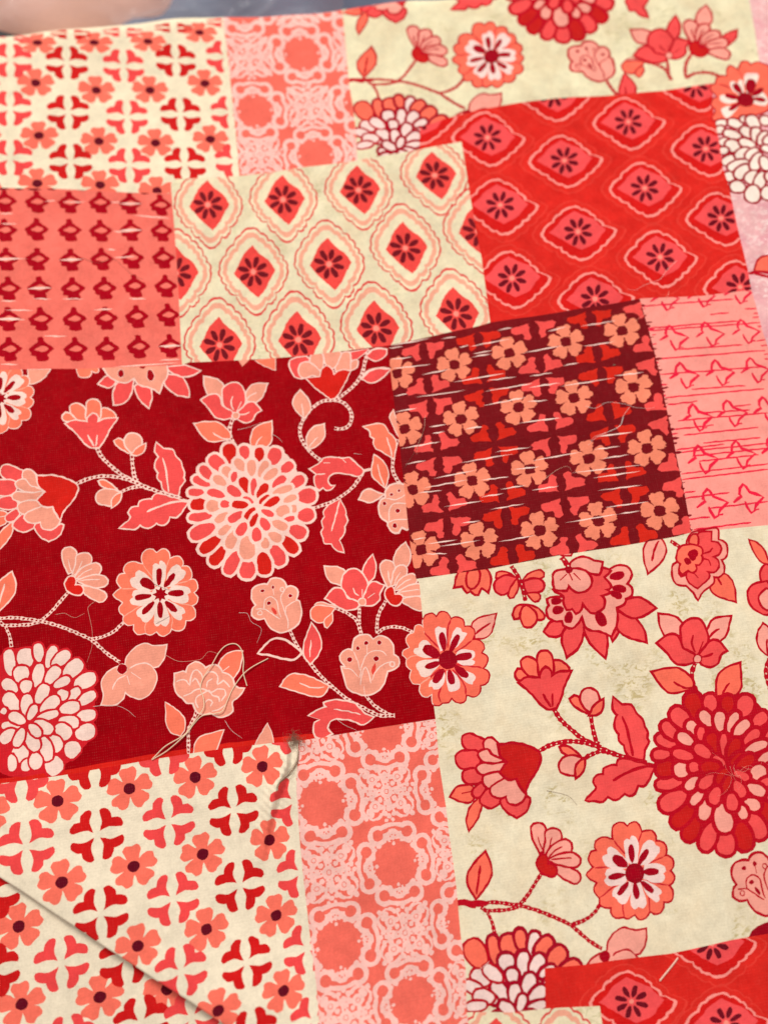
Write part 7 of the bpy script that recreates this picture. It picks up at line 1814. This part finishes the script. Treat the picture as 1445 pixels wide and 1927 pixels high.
def shapes(text, unit, rnd, heavy=1.0):
    """[(colour key, polygon)] in painter's order; unit: the template's size of 1 mm"""
    out = []
    st = 1.1 * unit
    for line in text.split('\n'):
        t = line.split()
        k = t[0]
        if k in 'ST' or k == 'K':
            e, oc = t[2], 'o'
            if e[-1].isalpha():
                e, oc = e[:-1], e[-1]
            e = float(e) * heavy if k != 'K' else float(e)
        if k == 'S':
            p = spline(*parse(t[3:]), True, st)
            if e > 0:
                out.append((oc, grow(p, e)))
            out.append((t[1], p))
        elif k == 'K':
            out.append((t[1], jagged(spline(*parse(t[3:]), True, st), e, rnd)))
        elif k == 'T':
            (tip, base), _ = parse(t[3:5])
            w = float(t[5])
            dx, dy = tip[0] - base[0], tip[1] - base[1]
            L, R = [], []
            m = 8
            for i in range(1, m):
                s = 0.5 - 0.5 * math.cos(math.pi * i / m)
                h = 0.5 * w * (s ** 0.52) * ((1 - s) ** 0.38) / 0.545
                l = math.hypot(dx, dy) or 1e-9
                L.append((base[0] + dx * s - dy / l * h, base[1] + dy * s + dx / l * h))
                R.append((base[0] + dx * s + dy / l * h, base[1] + dy * s - dx / l * h))
            p = [base] + R + [tip] + L[::-1]
            if e > 0:
                out.append((oc, grow(p, e)))
            out.append((t[1], p))
        elif k == 'L':
            P, C = parse(t[3:])
            out.append((t[1], ribbon(spline(P, C, False, st), float(t[2]) * min(heavy, 1.7))))
        elif k == 'C':
            w = float(t[1]) * (1.2 if heavy > 1.5 else 1.0)
            hs = 0.45 if heavy > 1.5 else 1.0
            P, C = parse(t[2:])
            path = spline(P, C, False, w * 0.4)
            pitch = w * 1.12
            out.append(('o', ribbon(path, w * 0.95, pitch)))
            run, nxt = 0.0, pitch * 0.5
            for i in range(1, len(path)):
                a, b = path[i - 1], path[i]
                d = math.dist(a, b)
                while d > 0 and run + d >= nxt:
                    f = (nxt - run) / d
                    ang = math.atan2(b[1] - a[1], b[0] - a[0]) + 0.35
                    out.append(('h', ellipse(a[0] + (b[0] - a[0]) * f, a[1] + (b[1] - a[1]) * f, w * 0.35 * hs, w * 0.25 * hs, ang, 8)))
                    nxt += pitch
                run += d
        elif k == 'D':
            (c,), _ = parse(t[3:4])
            e, r = float(t[2]), float(t[4])
            m = 8 if r < 0.03 else (16 if r > 3 * unit else 12)
            if e > 0:
                out.append(('o', ellipse(*c, r + e, r + e, 0, m)))
            out.append((t[1], ellipse(*c, r, r, 0.2, m)))
        elif k == 'Q':
            (a, b), _ = parse(t[2:4])
            w = float(t[4])
            out.append((t[1], ribbon([(a[0] + (b[0] - a[0]) * f, a[1] + (b[1] - a[1]) * f) for f in (0, .15, .35, .5, .65, .85, 1)], w)))
            q = out[-1][1]; L = q[:7]; R = q[7:][::-1]
            prof = [0.04, 0.45, 0.95, 0.8 + 0.4 * rnd.random(), 0.95, 0.5, 0.04]
            q2 = []
            for (l_, r_, f) in zip(L, R, prof):
                mx, my = (l_[0] + r_[0]) / 2, (l_[1] + r_[1]) / 2
                q2.append(((mx + (l_[0] - mx) * f, my + (l_[1] - my) * f), (mx + (r_[0] - mx) * f, my + (r_[1] - my) * f)))
            out[-1] = (t[1], [x[0] for x in q2] + [x[1] for x in q2][::-1])
        elif k == 'X':
            (c,), _ = parse(t[2:3])
            R_, r_ = float(t[3]), float(t[4])
            out.append((t[1], [(c[0] + (R_ if i % 2 == 0 else r_) * math.cos(math.pi * i / 8), c[1] + (R_ if i % 2 == 0 else r_) * math.sin(math.pi * i / 8)) for i in range(16)]))
    return out

def inside(px, py, poly):
    """non-zero winding test of many points against one polygon"""
    w = np.zeros(len(px), int)
    q = np.asarray(poly)
    x1, y1 = q[:, 0], q[:, 1]
    x2, y2 = np.roll(x1, -1), np.roll(y1, -1)
    for a, b, c, d in zip(x1, y1, x2, y2):
        if b <= d:
            m = (py >= b) & (py < d) & ((c - a) * (py - b) - (px - a) * (d - b) > 0)
            w[m] += 1
        else:
            m = (py < b) & (py >= d) & ((c - a) * (py - b) - (px - a) * (d - b) < 0)
            w[m] -= 1
    return w != 0

def dense(poly, step):
    out = []
    n = len(poly)
    for i in range(n):
        a, b = poly[i], poly[(i + 1) % n]
        k = max(1, int(math.dist(a, b) / step))
        out += [(a[0] + (b[0] - a[0]) * j / k, a[1] + (b[1] - a[1]) * j / k) for j in range(k)]
    return out

def fine_here(u, v, lower):
    """grid step the cloth needs here"""
    if lower:
        return 5.0
    if line_dist(u, v, EDGE_P, EDGE_Q)[0] > -6:
        return 1.25
    e = -line_dist(u, v, FOLD_P, FOLD_Q)[0]
    if -2.0 < e < 4.0:
        return 0.4
    if e > -12:
        return 2.0
    if -60 < u < -26 and -140 < v < -82:
        return 0.8
    return 4.0

def cloth_normal(u, v, lower):
    e = 0.05
    a, b = cloth(u + e, v, lower), cloth(u - e, v, lower)
    c, d = cloth(u, v + e, lower), cloth(u, v - e, lower)
    n = Vector((a[0] - b[0], a[1] - b[1], a[2] - b[2])).cross(Vector((c[0] - d[0], c[1] - d[1], c[2] - d[2])))
    return n.normalized() if n.length > 0 else Vector((0, 0, 1))

def mapped(poly, M):
    if M is None:
        return poly
    if len(M) == 6:
        a, b, c, d, e, f = M
        return [(a * x + b * y + c, d * x + e * y + f) for x, y in poly]
    a, b, c, d, e, f, g, h, i = M
    return [((a * x + b * y + c) / (g * x + h * y + i), (d * x + e * y + f) / (g * x + h * y + i)) for x, y in poly]

def hand(poly):
    """the wobble of hand-drawn artwork and bleeding dye"""
    return [(x + 0.10 * math.sin(1.9 * x + 1.1 * y) + 0.06 * math.sin(4.3 * y - 2.1 * x + 1.0),
             y + 0.10 * math.sin(1.7 * y - 1.3 * x + 2.0) + 0.06 * math.sin(4.7 * x + 1.9 * y)) for x, y in poly]

cloth_root = bpy.data.objects.new("patchwork_cloth", None)
scene.collection.objects.link(cloth_root)
tag(cloth_root, 'red, coral and cream patchwork-printed cotton cloth lying flat, rolled over at its far edge', 'cloth')

def build_patch(key):
    name, gcol, fleck, pale = GROUND[key]
    lower = key == 'Z'
    rnd = random.Random(sum(map(ord, key)) * 7)
    border = dense(POLY[key], 2.0)
    bx = np.array(border)
    lo, hi = bx.min(0), bx.max(0)
    motifs = []
    layers = []                                             # (motif index, colour, polygon, bbox)
    for line in PRINT[key].split('\n'):
        if not line:
            continue
        t = line.split(' ')
        M = [float(x) for x in t[3].split(',')] if len(t) > 3 else None
        unit = 1.0
        text = ART.get(t[0])
        if text is None:
            text = TEMPLATE[t[0]]
            unit = 1.0 / max(1e-6, math.sqrt(abs(M[0] * M[4] - M[1] * M[3])))
        cols = COL[t[2]]
        mi = len(motifs)
        keep = False
        for ck, poly in shapes(text, unit, rnd, (1.2 if t[2] == 'red' else 1.5 if t[0] == 'dahlia' else 1.95) if text is ART.get(t[0]) and t[2] in ('cream', 'top', 'strip', 'red') else 1.0):
            p = hand(mapped(poly, M))
            q = np.array(p)
            a, b = q.min(0), q.max(0)
            if b[0] < lo[0] or b[1] < lo[1] or a[0] > hi[0] or a[1] > hi[1] or len(p) < 3:
                continue
            layers.append((mi, lin(cols[ck]), p, a, b))
            keep = True
        motifs.append(t[1])
    verts, edges = [], []
    def ring(p):
        i0 = len(verts)
        verts.extend(p)
        n = len(p)
        edges.extend((i0 + i, i0 + (i + 1) % n) for i in range(n))
    ring(border)
    for l in layers:
        ring(l[2])
    # interior points so that the sheet can bend
    gx = np.arange(lo[0], hi[0], 4.0); gy = np.arange(lo[1], hi[1], 4.0)
    extra = []
    for x in gx:
        for y in gy:
            s = fine_here(x + 2, y + 2, lower)
            s = min(s, *(fine_here(x + dx, y + dy, lower) for dx in (0, 4) for dy in (0, 4)))
            k = max(1, int(round(4.0 / s)))
            for i in range(k):
                for j in range(k):
                    extra.append((x + (i + 0.5 + 0.13 * math.sin(7 * x + i)) * 4 / k, y + (j + 0.5 + 0.13 * math.sin(5 * y + j)) * 4 / k))
    if extra:
        ex = np.array(extra)
        extra = ex[inside(ex[:, 0], ex[:, 1], border)].tolist()
        verts.extend(tuple(e) for e in extra)
    V, E, Fc, _, _, _ = delaunay_2d_cdt([Vector((round(x, 4), round(y, 4))) for x, y in verts], edges, [], 0, 1e-4, False)
    P = np.array([(p[0], p[1]) for p in V])
    T = np.array([f[:3] for f in Fc])
    cen = P[T].mean(1)
    ar = np.cross(P[T[:, 1]] - P[T[:, 0]], P[T[:, 2]] - P[T[:, 0]])
    ok = inside(cen[:, 0], cen[:, 1], border) & (np.abs(ar) > 1e-9)
    owner = np.full(len(T), -1)
    colour = np.zeros((len(T), 4)); colour[:, :3] = lin(gcol); colour[:, 3] = 1
    for mi, c, p, a, b in layers:
        m = np.nonzero(ok & (cen[:, 0] >= a[0]) & (cen[:, 0] <= b[0]) & (cen[:, 1] >= a[1]) & (cen[:, 1] <= b[1]))[0]
        if len(m):
            m = m[inside(cen[m, 0], cen[m, 1], p)]
            owner[m] = mi
            colour[m, :3] = c
    pos = np.array([cloth(x, y, lower) for x, y in P]) * MM
    nor = [cloth_normal(x, y, lower) for x, y in P]
    def make(nm, idx, parent, mat):
        tri = T[idx]
        tri = np.where((ar[idx] < 0)[:, None], tri[:, ::-1], tri)
        used, inv = np.unique(tri, return_inverse=True)
        me = bpy.data.meshes.new(nm)
        me.from_pydata(pos[used].tolist(), [], inv.reshape(-1, 3).tolist())
        at = me.attributes.new('ink', 'FLOAT_COLOR', 'FACE')
        at.data.foreach_set('color', colour[idx].astype(np.float32).ravel())
        me.polygons.foreach_set('use_smooth', [True] * len(me.polygons))
        me.normals_split_custom_set_from_vertices([tuple(nor[i]) for i in used])
        return link(nm, me, parent, mat)
    gm = cotton(name + '_ground', gcol, fleck, pale) if (fleck or pale) else MAT_INK
    ground = make(name, np.nonzero(ok & (owner == -1))[0], cloth_root, gm)
    tag(ground, PATCH_LABEL[key])
    for mi, nm in enumerate(motifs):
        idx = np.nonzero(ok & (owner == mi))[0]
        if len(idx) < 3:
            continue
        o = make(nm, idx, ground, MAT_INK)
        if nm in ('slub_threads', 'ragged_edge', 'ruled_lines', 'dark_dashes'):
            o['kind'] = 'stuff'

for key in POLY:
    build_patch(key)

# ---------------------------------------------------------------- what lies under and behind the cloth
def solid(name, rgb, rough=0.6, noise=None, bump=None, **kw):
    N = Nodes(name)
    c = N.n('ShaderNodeRGB'); c.outputs[0].default_value = (*lin(rgb), 1)
    out = c.outputs[0]
    co = N.n('ShaderNodeTexCoord').outputs['Object']
    if noise:
        x = N.n('ShaderNodeTexNoise', ins={'Scale': noise[0], 'Detail': 4.0}); N.l(co, x.inputs['Vector'])
        out = N.mix(N.math('MULTIPLY', x.outputs['Fac'], noise[2]), out, lin(noise[1]))
    N.l(out, N.bsdf.inputs['Base Color'])
    N.bsdf.inputs['Roughness'].default_value = rough
    if bump:
        x = N.n('ShaderNodeTexNoise', ins={'Scale': bump[0], 'Detail': 3.0}); N.l(co, x.inputs['Vector'])
        b = N.n('ShaderNodeBump', ins={'Strength': bump[1], 'Distance': bump[2]}); N.l(x.outputs['Fac'], b.inputs['Height'])
        N.l(b.outputs[0], N.bsdf.inputs['Normal'])
    for k, v in kw.items():
        N.bsdf.inputs[k].default_value = v
    return N.m

def sheet(name, x0, x1, y0, y1, nx, ny, f, mat, thick=None, parent=None):
    me = bpy.data.meshes.new(name)
    V = []
    for j in range(ny + 1):
        for i in range(nx + 1):
            x = x0 + (x1 - x0) * i / nx; y = y0 + (y1 - y0) * j / ny
            p = f(x, y)
            V.append((p[0] * MM, p[1] * MM, p[2] * MM) if isinstance(p, tuple) else (x * MM, y * MM, p * MM))
    Fa = [(j * (nx + 1) + i, j * (nx + 1) + i + 1, (j + 1) * (nx + 1) + i + 1, (j + 1) * (nx + 1) + i) for j in range(ny) for i in range(nx)]
    me.from_pydata(V, [], Fa)
    me.polygons.foreach_set('use_smooth', [True] * len(Fa))
    o = link(name, me, parent, mat)
    if thick:
        s = o.modifiers.new('thickness', 'SOLIDIFY'); s.thickness = thick * MM; s.offset = -1
    return o

# table top under everything
t = sheet('table_top', -900, 900, -700, 900, 4, 4, lambda x, y: -46.0, solid('table_wood', '6B6A72', 0.5, (8.0, '55545C', 0.6)), 30)
t['kind'] = 'structure'

# padded board that carries the cloth, its far side just inside the rolled edge
bm = bmesh.new()
far = []
for s in (-1.2, 2.4):
    dx, dy = EDGE_Q[0] - EDGE_P[0], EDGE_Q[1] - EDGE_P[1]
    l = math.hypot(dx, dy)
    far.append((EDGE_P[0] + dx * s + dy / l * 1.5, EDGE_P[1] + dy * s - dx / l * 1.5))
base = [(-330, -330), (330, -330), (330, far[1][1] - (far[1][0] - 330) * dy / dx), (-330, far[0][1] - (far[0][0] + 330) * dy / dx)]
lo_v = [bm.verts.new((x * MM, y * MM, -45.9 * MM)) for x, y in base]
hi_v = [bm.verts.new((x * MM, y * MM, -5.5 * MM)) for x, y in base]
bm.faces.new(hi_v); bm.faces.new(lo_v[::-1])
for i in range(4):
    bm.faces.new((lo_v[i], lo_v[(i + 1) % 4], hi_v[(i + 1) % 4], hi_v[i]))
bmesh.ops.bevel(bm, geom=[e for e in bm.edges if all(v in hi_v for v in e.verts)], offset=0.004, segments=3, affect='EDGES')
me = bpy.data.meshes.new('ironing_board'); bm.to_mesh(me); bm.free()
o = link('padded_board', me, None, solid('board_felt', 'C9BFAE', 0.9))
tag(o, 'pale padded board under the patchwork cloth', 'board')

# blue-grey cloth heaped behind the far edge
def heap(x, y):
    z = -24 + 5 * math.sin(x / 23.0 + y / 31.0) + 3.0 * math.sin(x / 11.0 - y / 17.0 + 1) + 1.5 * math.sin(x / 6.0 + y / 9.0)
    z += 9 * math.exp(-((x - 20) / 60) ** 2 - ((y - 275) / 22) ** 2)
    return z - max(0.0, 246 - y) * 1.2
tag(sheet('grey_blue_cloth', -135, 300, 232, 420, 110, 60, heap, solid('grey_blue_fabric', '66728A', 0.75, (40.0, '4A5266', 0.5), (900.0, 0.2, 0.0004)), 1.2),
    'blue-grey fabric heaped behind the far edge of the patchwork', 'cloth')
# dark fold in the corner
tag(sheet('black_strap', -262, -176, 227, 243, 30, 12, lambda x, y: -9 - 0.35 * max(0, x + 190) - 0.02 * (y - 235) ** 2, solid('black_webbing', '15161A', 0.6, None, (1500.0, 0.4, 0.0004)), 2.0),
    'black strap end showing at the left edge behind the cloth', 'strap')
# pink bundle
def bundle(x, y):
    r = ((x + 178) / 72) ** 2 + ((y - 288) / 46) ** 2
    z = -40 + 34 * math.sqrt(max(0.0, 1 - min(r, 1.0))) + 1.6 * math.sin(x / 7 + y / 12) * max(0, 1 - r)
    return z
tag(sheet('pink_bundle', -262, -84, 236, 336, 90, 50, bundle, solid('pink_fleece', 'FFCCBA', 0.85, (60.0, 'EEB3A2', 0.5), (700.0, 0.3, 0.0006)), 1.0),
    'dusty pink fabric bundle inside the clear bag', 'fabric bundle')
# clear bag over it
N = Nodes('clear_film')
N.bsdf.inputs['Base Color'].default_value = (0.58, 0.52, 0.56, 1)
N.bsdf.inputs['Roughness'].default_value = 0.12
N.bsdf.inputs['Alpha'].default_value = 0.18
N.bsdf.inputs['IOR'].default_value = 1.5
co = N.n('ShaderNodeTexCoord').outputs['Object']
x = N.n('ShaderNodeTexNoise', ins={'Scale': 55.0, 'Detail': 4.0, 'Distortion': 1.2}); N.l(co, x.inputs['Vector'])
b = N.n('ShaderNodeBump', ins={'Strength': 1.0, 'Distance': 0.007}); N.l(x.outputs['Fac'], b.inputs['Height'])
N.l(b.outputs[0], N.bsdf.inputs['Normal'])
def film(x, y):
    z = bundle(x, y) if x < -84 else -40
    z = max(z, heap(x, y) if x > -135 else -60) + 4
    z += 3.0 * abs(math.sin(x / 17.0 + y / 13.0)) + 2.0 * math.sin(x / 9.0 - y / 6.0) + 5 * math.exp(-((y - 258 - 0.06 * (x + 100)) / 3.0) ** 2) * math.exp(-((x + 60) / 70) ** 2)
    return z
tag(sheet('plastic_bag', -258, -20, 244, 345, 130, 70, film, N.m, None),
    'crumpled clear plastic bag over pink fabric behind the far edge', 'bag')

# ---------------------------------------------------------------- thread, lint and stray hairs
def on_cloth(p, h):
    x, y, z = cloth(p[0], p[1])
    return Vector((x * MM, y * MM, (z + h) * MM))

def smooth_path(P, step=0.35):
    P = [tuple(p) for p in P]
    return spline(P, [False] * len(P), False, step) if len(P) > 2 else dense(P, step)[:len(P) * 60]

def refine(P, step):
    out = [P[0]]
    for a, b in zip(P, P[1:]):
        k = max(1, int(math.dist(a, b) / step))
        out += [(a[0] + (b[0] - a[0]) * j / k, a[1] + (b[1] - a[1]) * j / k) for j in range(1, k + 1)]
    return out

def tube_mesh(paths, sides=6):
    """paths: [(points (m), radius(i/n) in m)]"""
    V, Fa = [], []
    for pts, rad in paths:
        n = len(pts)
        if n < 2:
            continue
        base = len(V)
        up = Vector((0, 0, 1))
        for i, p in enumerate(pts):
            d = (pts[min(n - 1, i + 1)] - pts[max(0, i - 1)])
            d = d.normalized() if d.length > 0 else Vector((1, 0, 0))
            s = d.cross(up); s = s.normalized() if s.length > 1e-6 else Vector((1, 0, 0))
            w = s.cross(d).normalized()
            r = rad(i / (n - 1))
            for k in range(sides):
                a = 2 * math.pi * k / sides
                V.append(p + s * (r * math.cos(a)) + w * (r * math.sin(a)))
        for i in range(n - 1):
            for k in range(sides):
                a, b = base + i * sides + k, base + i * sides + (k + 1) % sides
                Fa.append((a, a + sides, b + sides, b))
    me = bpy.data.meshes.new('fibre')
    me.from_pydata([tuple(v) for v in V], [], Fa)
    me.polygons.foreach_set('use_smooth', [True] * len(Fa))
    return me

def twisted(name, P, r, pitch, mat, label, cat, lift):
    """two-ply sewing thread: an Empty with its two plies"""
    path = refine(smooth_path(P, 0.6), 0.18)
    n = len(path)
    pts = []
    run = 0.0
    runs = []
    for i, p in enumerate(path):
        if i:
            run += math.dist(path[i - 1], p)
        runs.append(run)
        pts.append(on_cloth(p, lift(i / (n - 1)) + 1.9 * r))
    root = bpy.data.objects.new(name, None); scene.collection.objects.link(root)
    tag(root, label, cat)
    for ply in (0, 1):
        q = []
        for i in range(n):
            d = (pts[min(n - 1, i + 1)] - pts[max(0, i - 1)]).normalized()
            s = d.cross(Vector((0, 0, 1))).normalized(); w = s.cross(d)
            a = 2 * math.pi * runs[i] / pitch + math.pi * ply
            q.append(pts[i] + (s * math.cos(a) + w * math.sin(a)) * (r * 0.92 * MM))
        o = link('ply', tube_mesh([(q, lambda t: r * MM)], 6), root, mat)
    return root

M_THREAD = solid('linen_thread', 'FBE2C4', 0.8, (900.0, 'DDBA94', 0.6))
M_PALE = solid('pale_fibre', 'FFEEE4', 0.6)
M_BROWN = solid('brown_fibre', '94705A', 0.7)
M_DARK = solid('dark_fibre', '7A5646', 0.6)
M_RUST = solid('rust_fibre', 'FBC4AC', 0.6)
twisted('sewing_thread', THREAD, 0.125, 1.0, M_THREAD, 'looped tan two-ply sewing thread lying on the deep red patch', 'thread', lambda t: 0.05 + 0.5 * math.sin(math.pi * 7 * t) ** 2)
twisted('sewing_thread', STRAY_THREAD, 0.16, 1.2, solid('pale_thread', 'F6D2BE', 0.8), 'short pale thread end on the scarlet diamonds in the foreground', 'thread', lambda t: 0.05)

HAIR_LABEL = ['wavy pale hair across the maroon ikat patch, near the salmon patch', 'pale hair curving down through a red quatrefoil of the ikat patch',
    'long pale hair on the lower right scarlet diamonds', 'thin hair crossing the top corner of the salmon patch', 'brown hair winding across the coral lozenges',
    'dark hair at the left rim of the maroon ikat patch', 'arched hair on the ikat patch, right of its middle', 'hair bending towards a white slub low on the ikat patch',
    'short straight hair beside the topmost left ikat blossoms', 'fine hair arching over the pink rosette under the tan thread', 'fine hair right of the pink rosette on deep red',
    'short white hair on the scroll leaf above the foreground lace', 'pale hair leaving the white dahlia to the right', 'long fine hair hanging below the half daisy',
    'small wavy hair above the chain stitch branch', 'curly hair beside the hollow leaf outline', 'faint hair on the cream ground below the side bud',
    'tiny white fibre between vine and scroll leaf', 'grey hair lying over the centre of the coral daisy', 'grey hair on the lower white petal of the coral daisy',
    'short white hair right of the lotus leaf', 'short pale hair by the foreground white dahlia', 'faint curved hair under the lotus flower']
for i, P in enumerate(HAIRS):
    rnd = random.Random(i)
    path = refine(smooth_path(P, 0.8), 0.5)
    n = len(path)
    ph = rnd.uniform(0, 6)
    pts = [on_cloth(p, 0.07 + 0.12 * abs(math.sin(ph + 5 * k / n))) for k, p in enumerate(path)]
    dark = i in (4, 5, 18, 19, 16)
    o = link('stray_hair', tube_mesh([(pts, lambda t: 0.065 * MM * (1 - 0.5 * t))], 5), None, M_DARK if dark else (M_RUST if i in (3, 8, 6, 9, 13, 14) else M_PALE))
    tag(o, HAIR_LABEL[i], 'hair', 'stray hairs on the cloth')

def lint(name, centre, spread_u, spread_v, count, length, curl, mat, label, seed, tail=None, h=0.8):
    rnd = random.Random(seed)
    paths = []
    for k in range(count):
        u = centre[0] + rnd.gauss(0, spread_u); v = centre[1] + rnd.gauss(0, spread_v)
        a = rnd.uniform(0, 2 * math.pi)
        L = length * rnd.uniform(0.4, 1.5)
        n = 14
        bend = rnd.uniform(-curl, curl)
        pts = []
        h0 = rnd.uniform(0.1, h)
        for i in range(n):
            pts.append(on_cloth((u, v), h0 + h * 0.5 * math.sin(3.1 * i / n)))
            a += bend / n + rnd.gauss(0, 0.12)
            u += math.cos(a) * L / n; v += math.sin(a) * L / n
        paths.append((pts, lambda t: 0.028 * MM * (1.1 - 0.6 * t)))
    if tail:
        for k in range(26):
            o_ = rnd.gauss(0, 0.35)
            path = refine(smooth_path(tail, 0.8), 0.4)
            i0 = int(len(path) * rnd.uniform(0, 0.75))
            path = path[i0:i0 + int(len(path) * rnd.uniform(0.15, 0.6))]
            paths.append(([on_cloth((p[0] + o_ * math.sin(i / 9 + k), p[1] + o_), 0.25 + 0.3 * rnd.random()) for i, p in enumerate(path)], lambda t: 0.05 * MM))
    o = link(name, tube_mesh(paths, 4), None, mat)
    tag(o, label, 'lint')
    o['kind'] = 'stuff'
lint('lint_tuft', (TUFT[0][0] * 0.45 + TUFT[1][0] * 0.55, TUFT[0][1] * 0.45 + TUFT[1][1] * 0.55), 1.25, 0.95, 150, 3.6, 4.0, M_BROWN, 'brown fuzzy lint tuft where the red patch meets the foreground lace', 4, TUFT_TAIL)
lint('lint_tuft', TUFT2[0], 2.0, 1.4, 12, 8.0, 2.0, M_RUST, 'rust coloured lint caught on the centre of the red dahlia', 6)
bm = bmesh.new()
bmesh.ops.create_icosphere(bm, subdivisions=2, radius=0.45 * MM)
for v in bm.verts:
    v.co *= 1 + 0.25 * math.sin(v.co.x * 9000 + 2) * math.sin(v.co.y * 7000)
me = bpy.data.meshes.new('lint_speck'); bm.to_mesh(me); bm.free()
o = link('lint_speck', me, None, M_DARK); o.location = on_cloth(SPECK[0], 0.2); o.scale = (1.3, 0.8, 0.5)
tag(o, 'small dark speck on a red quatrefoil of the maroon ikat patch', 'speck')
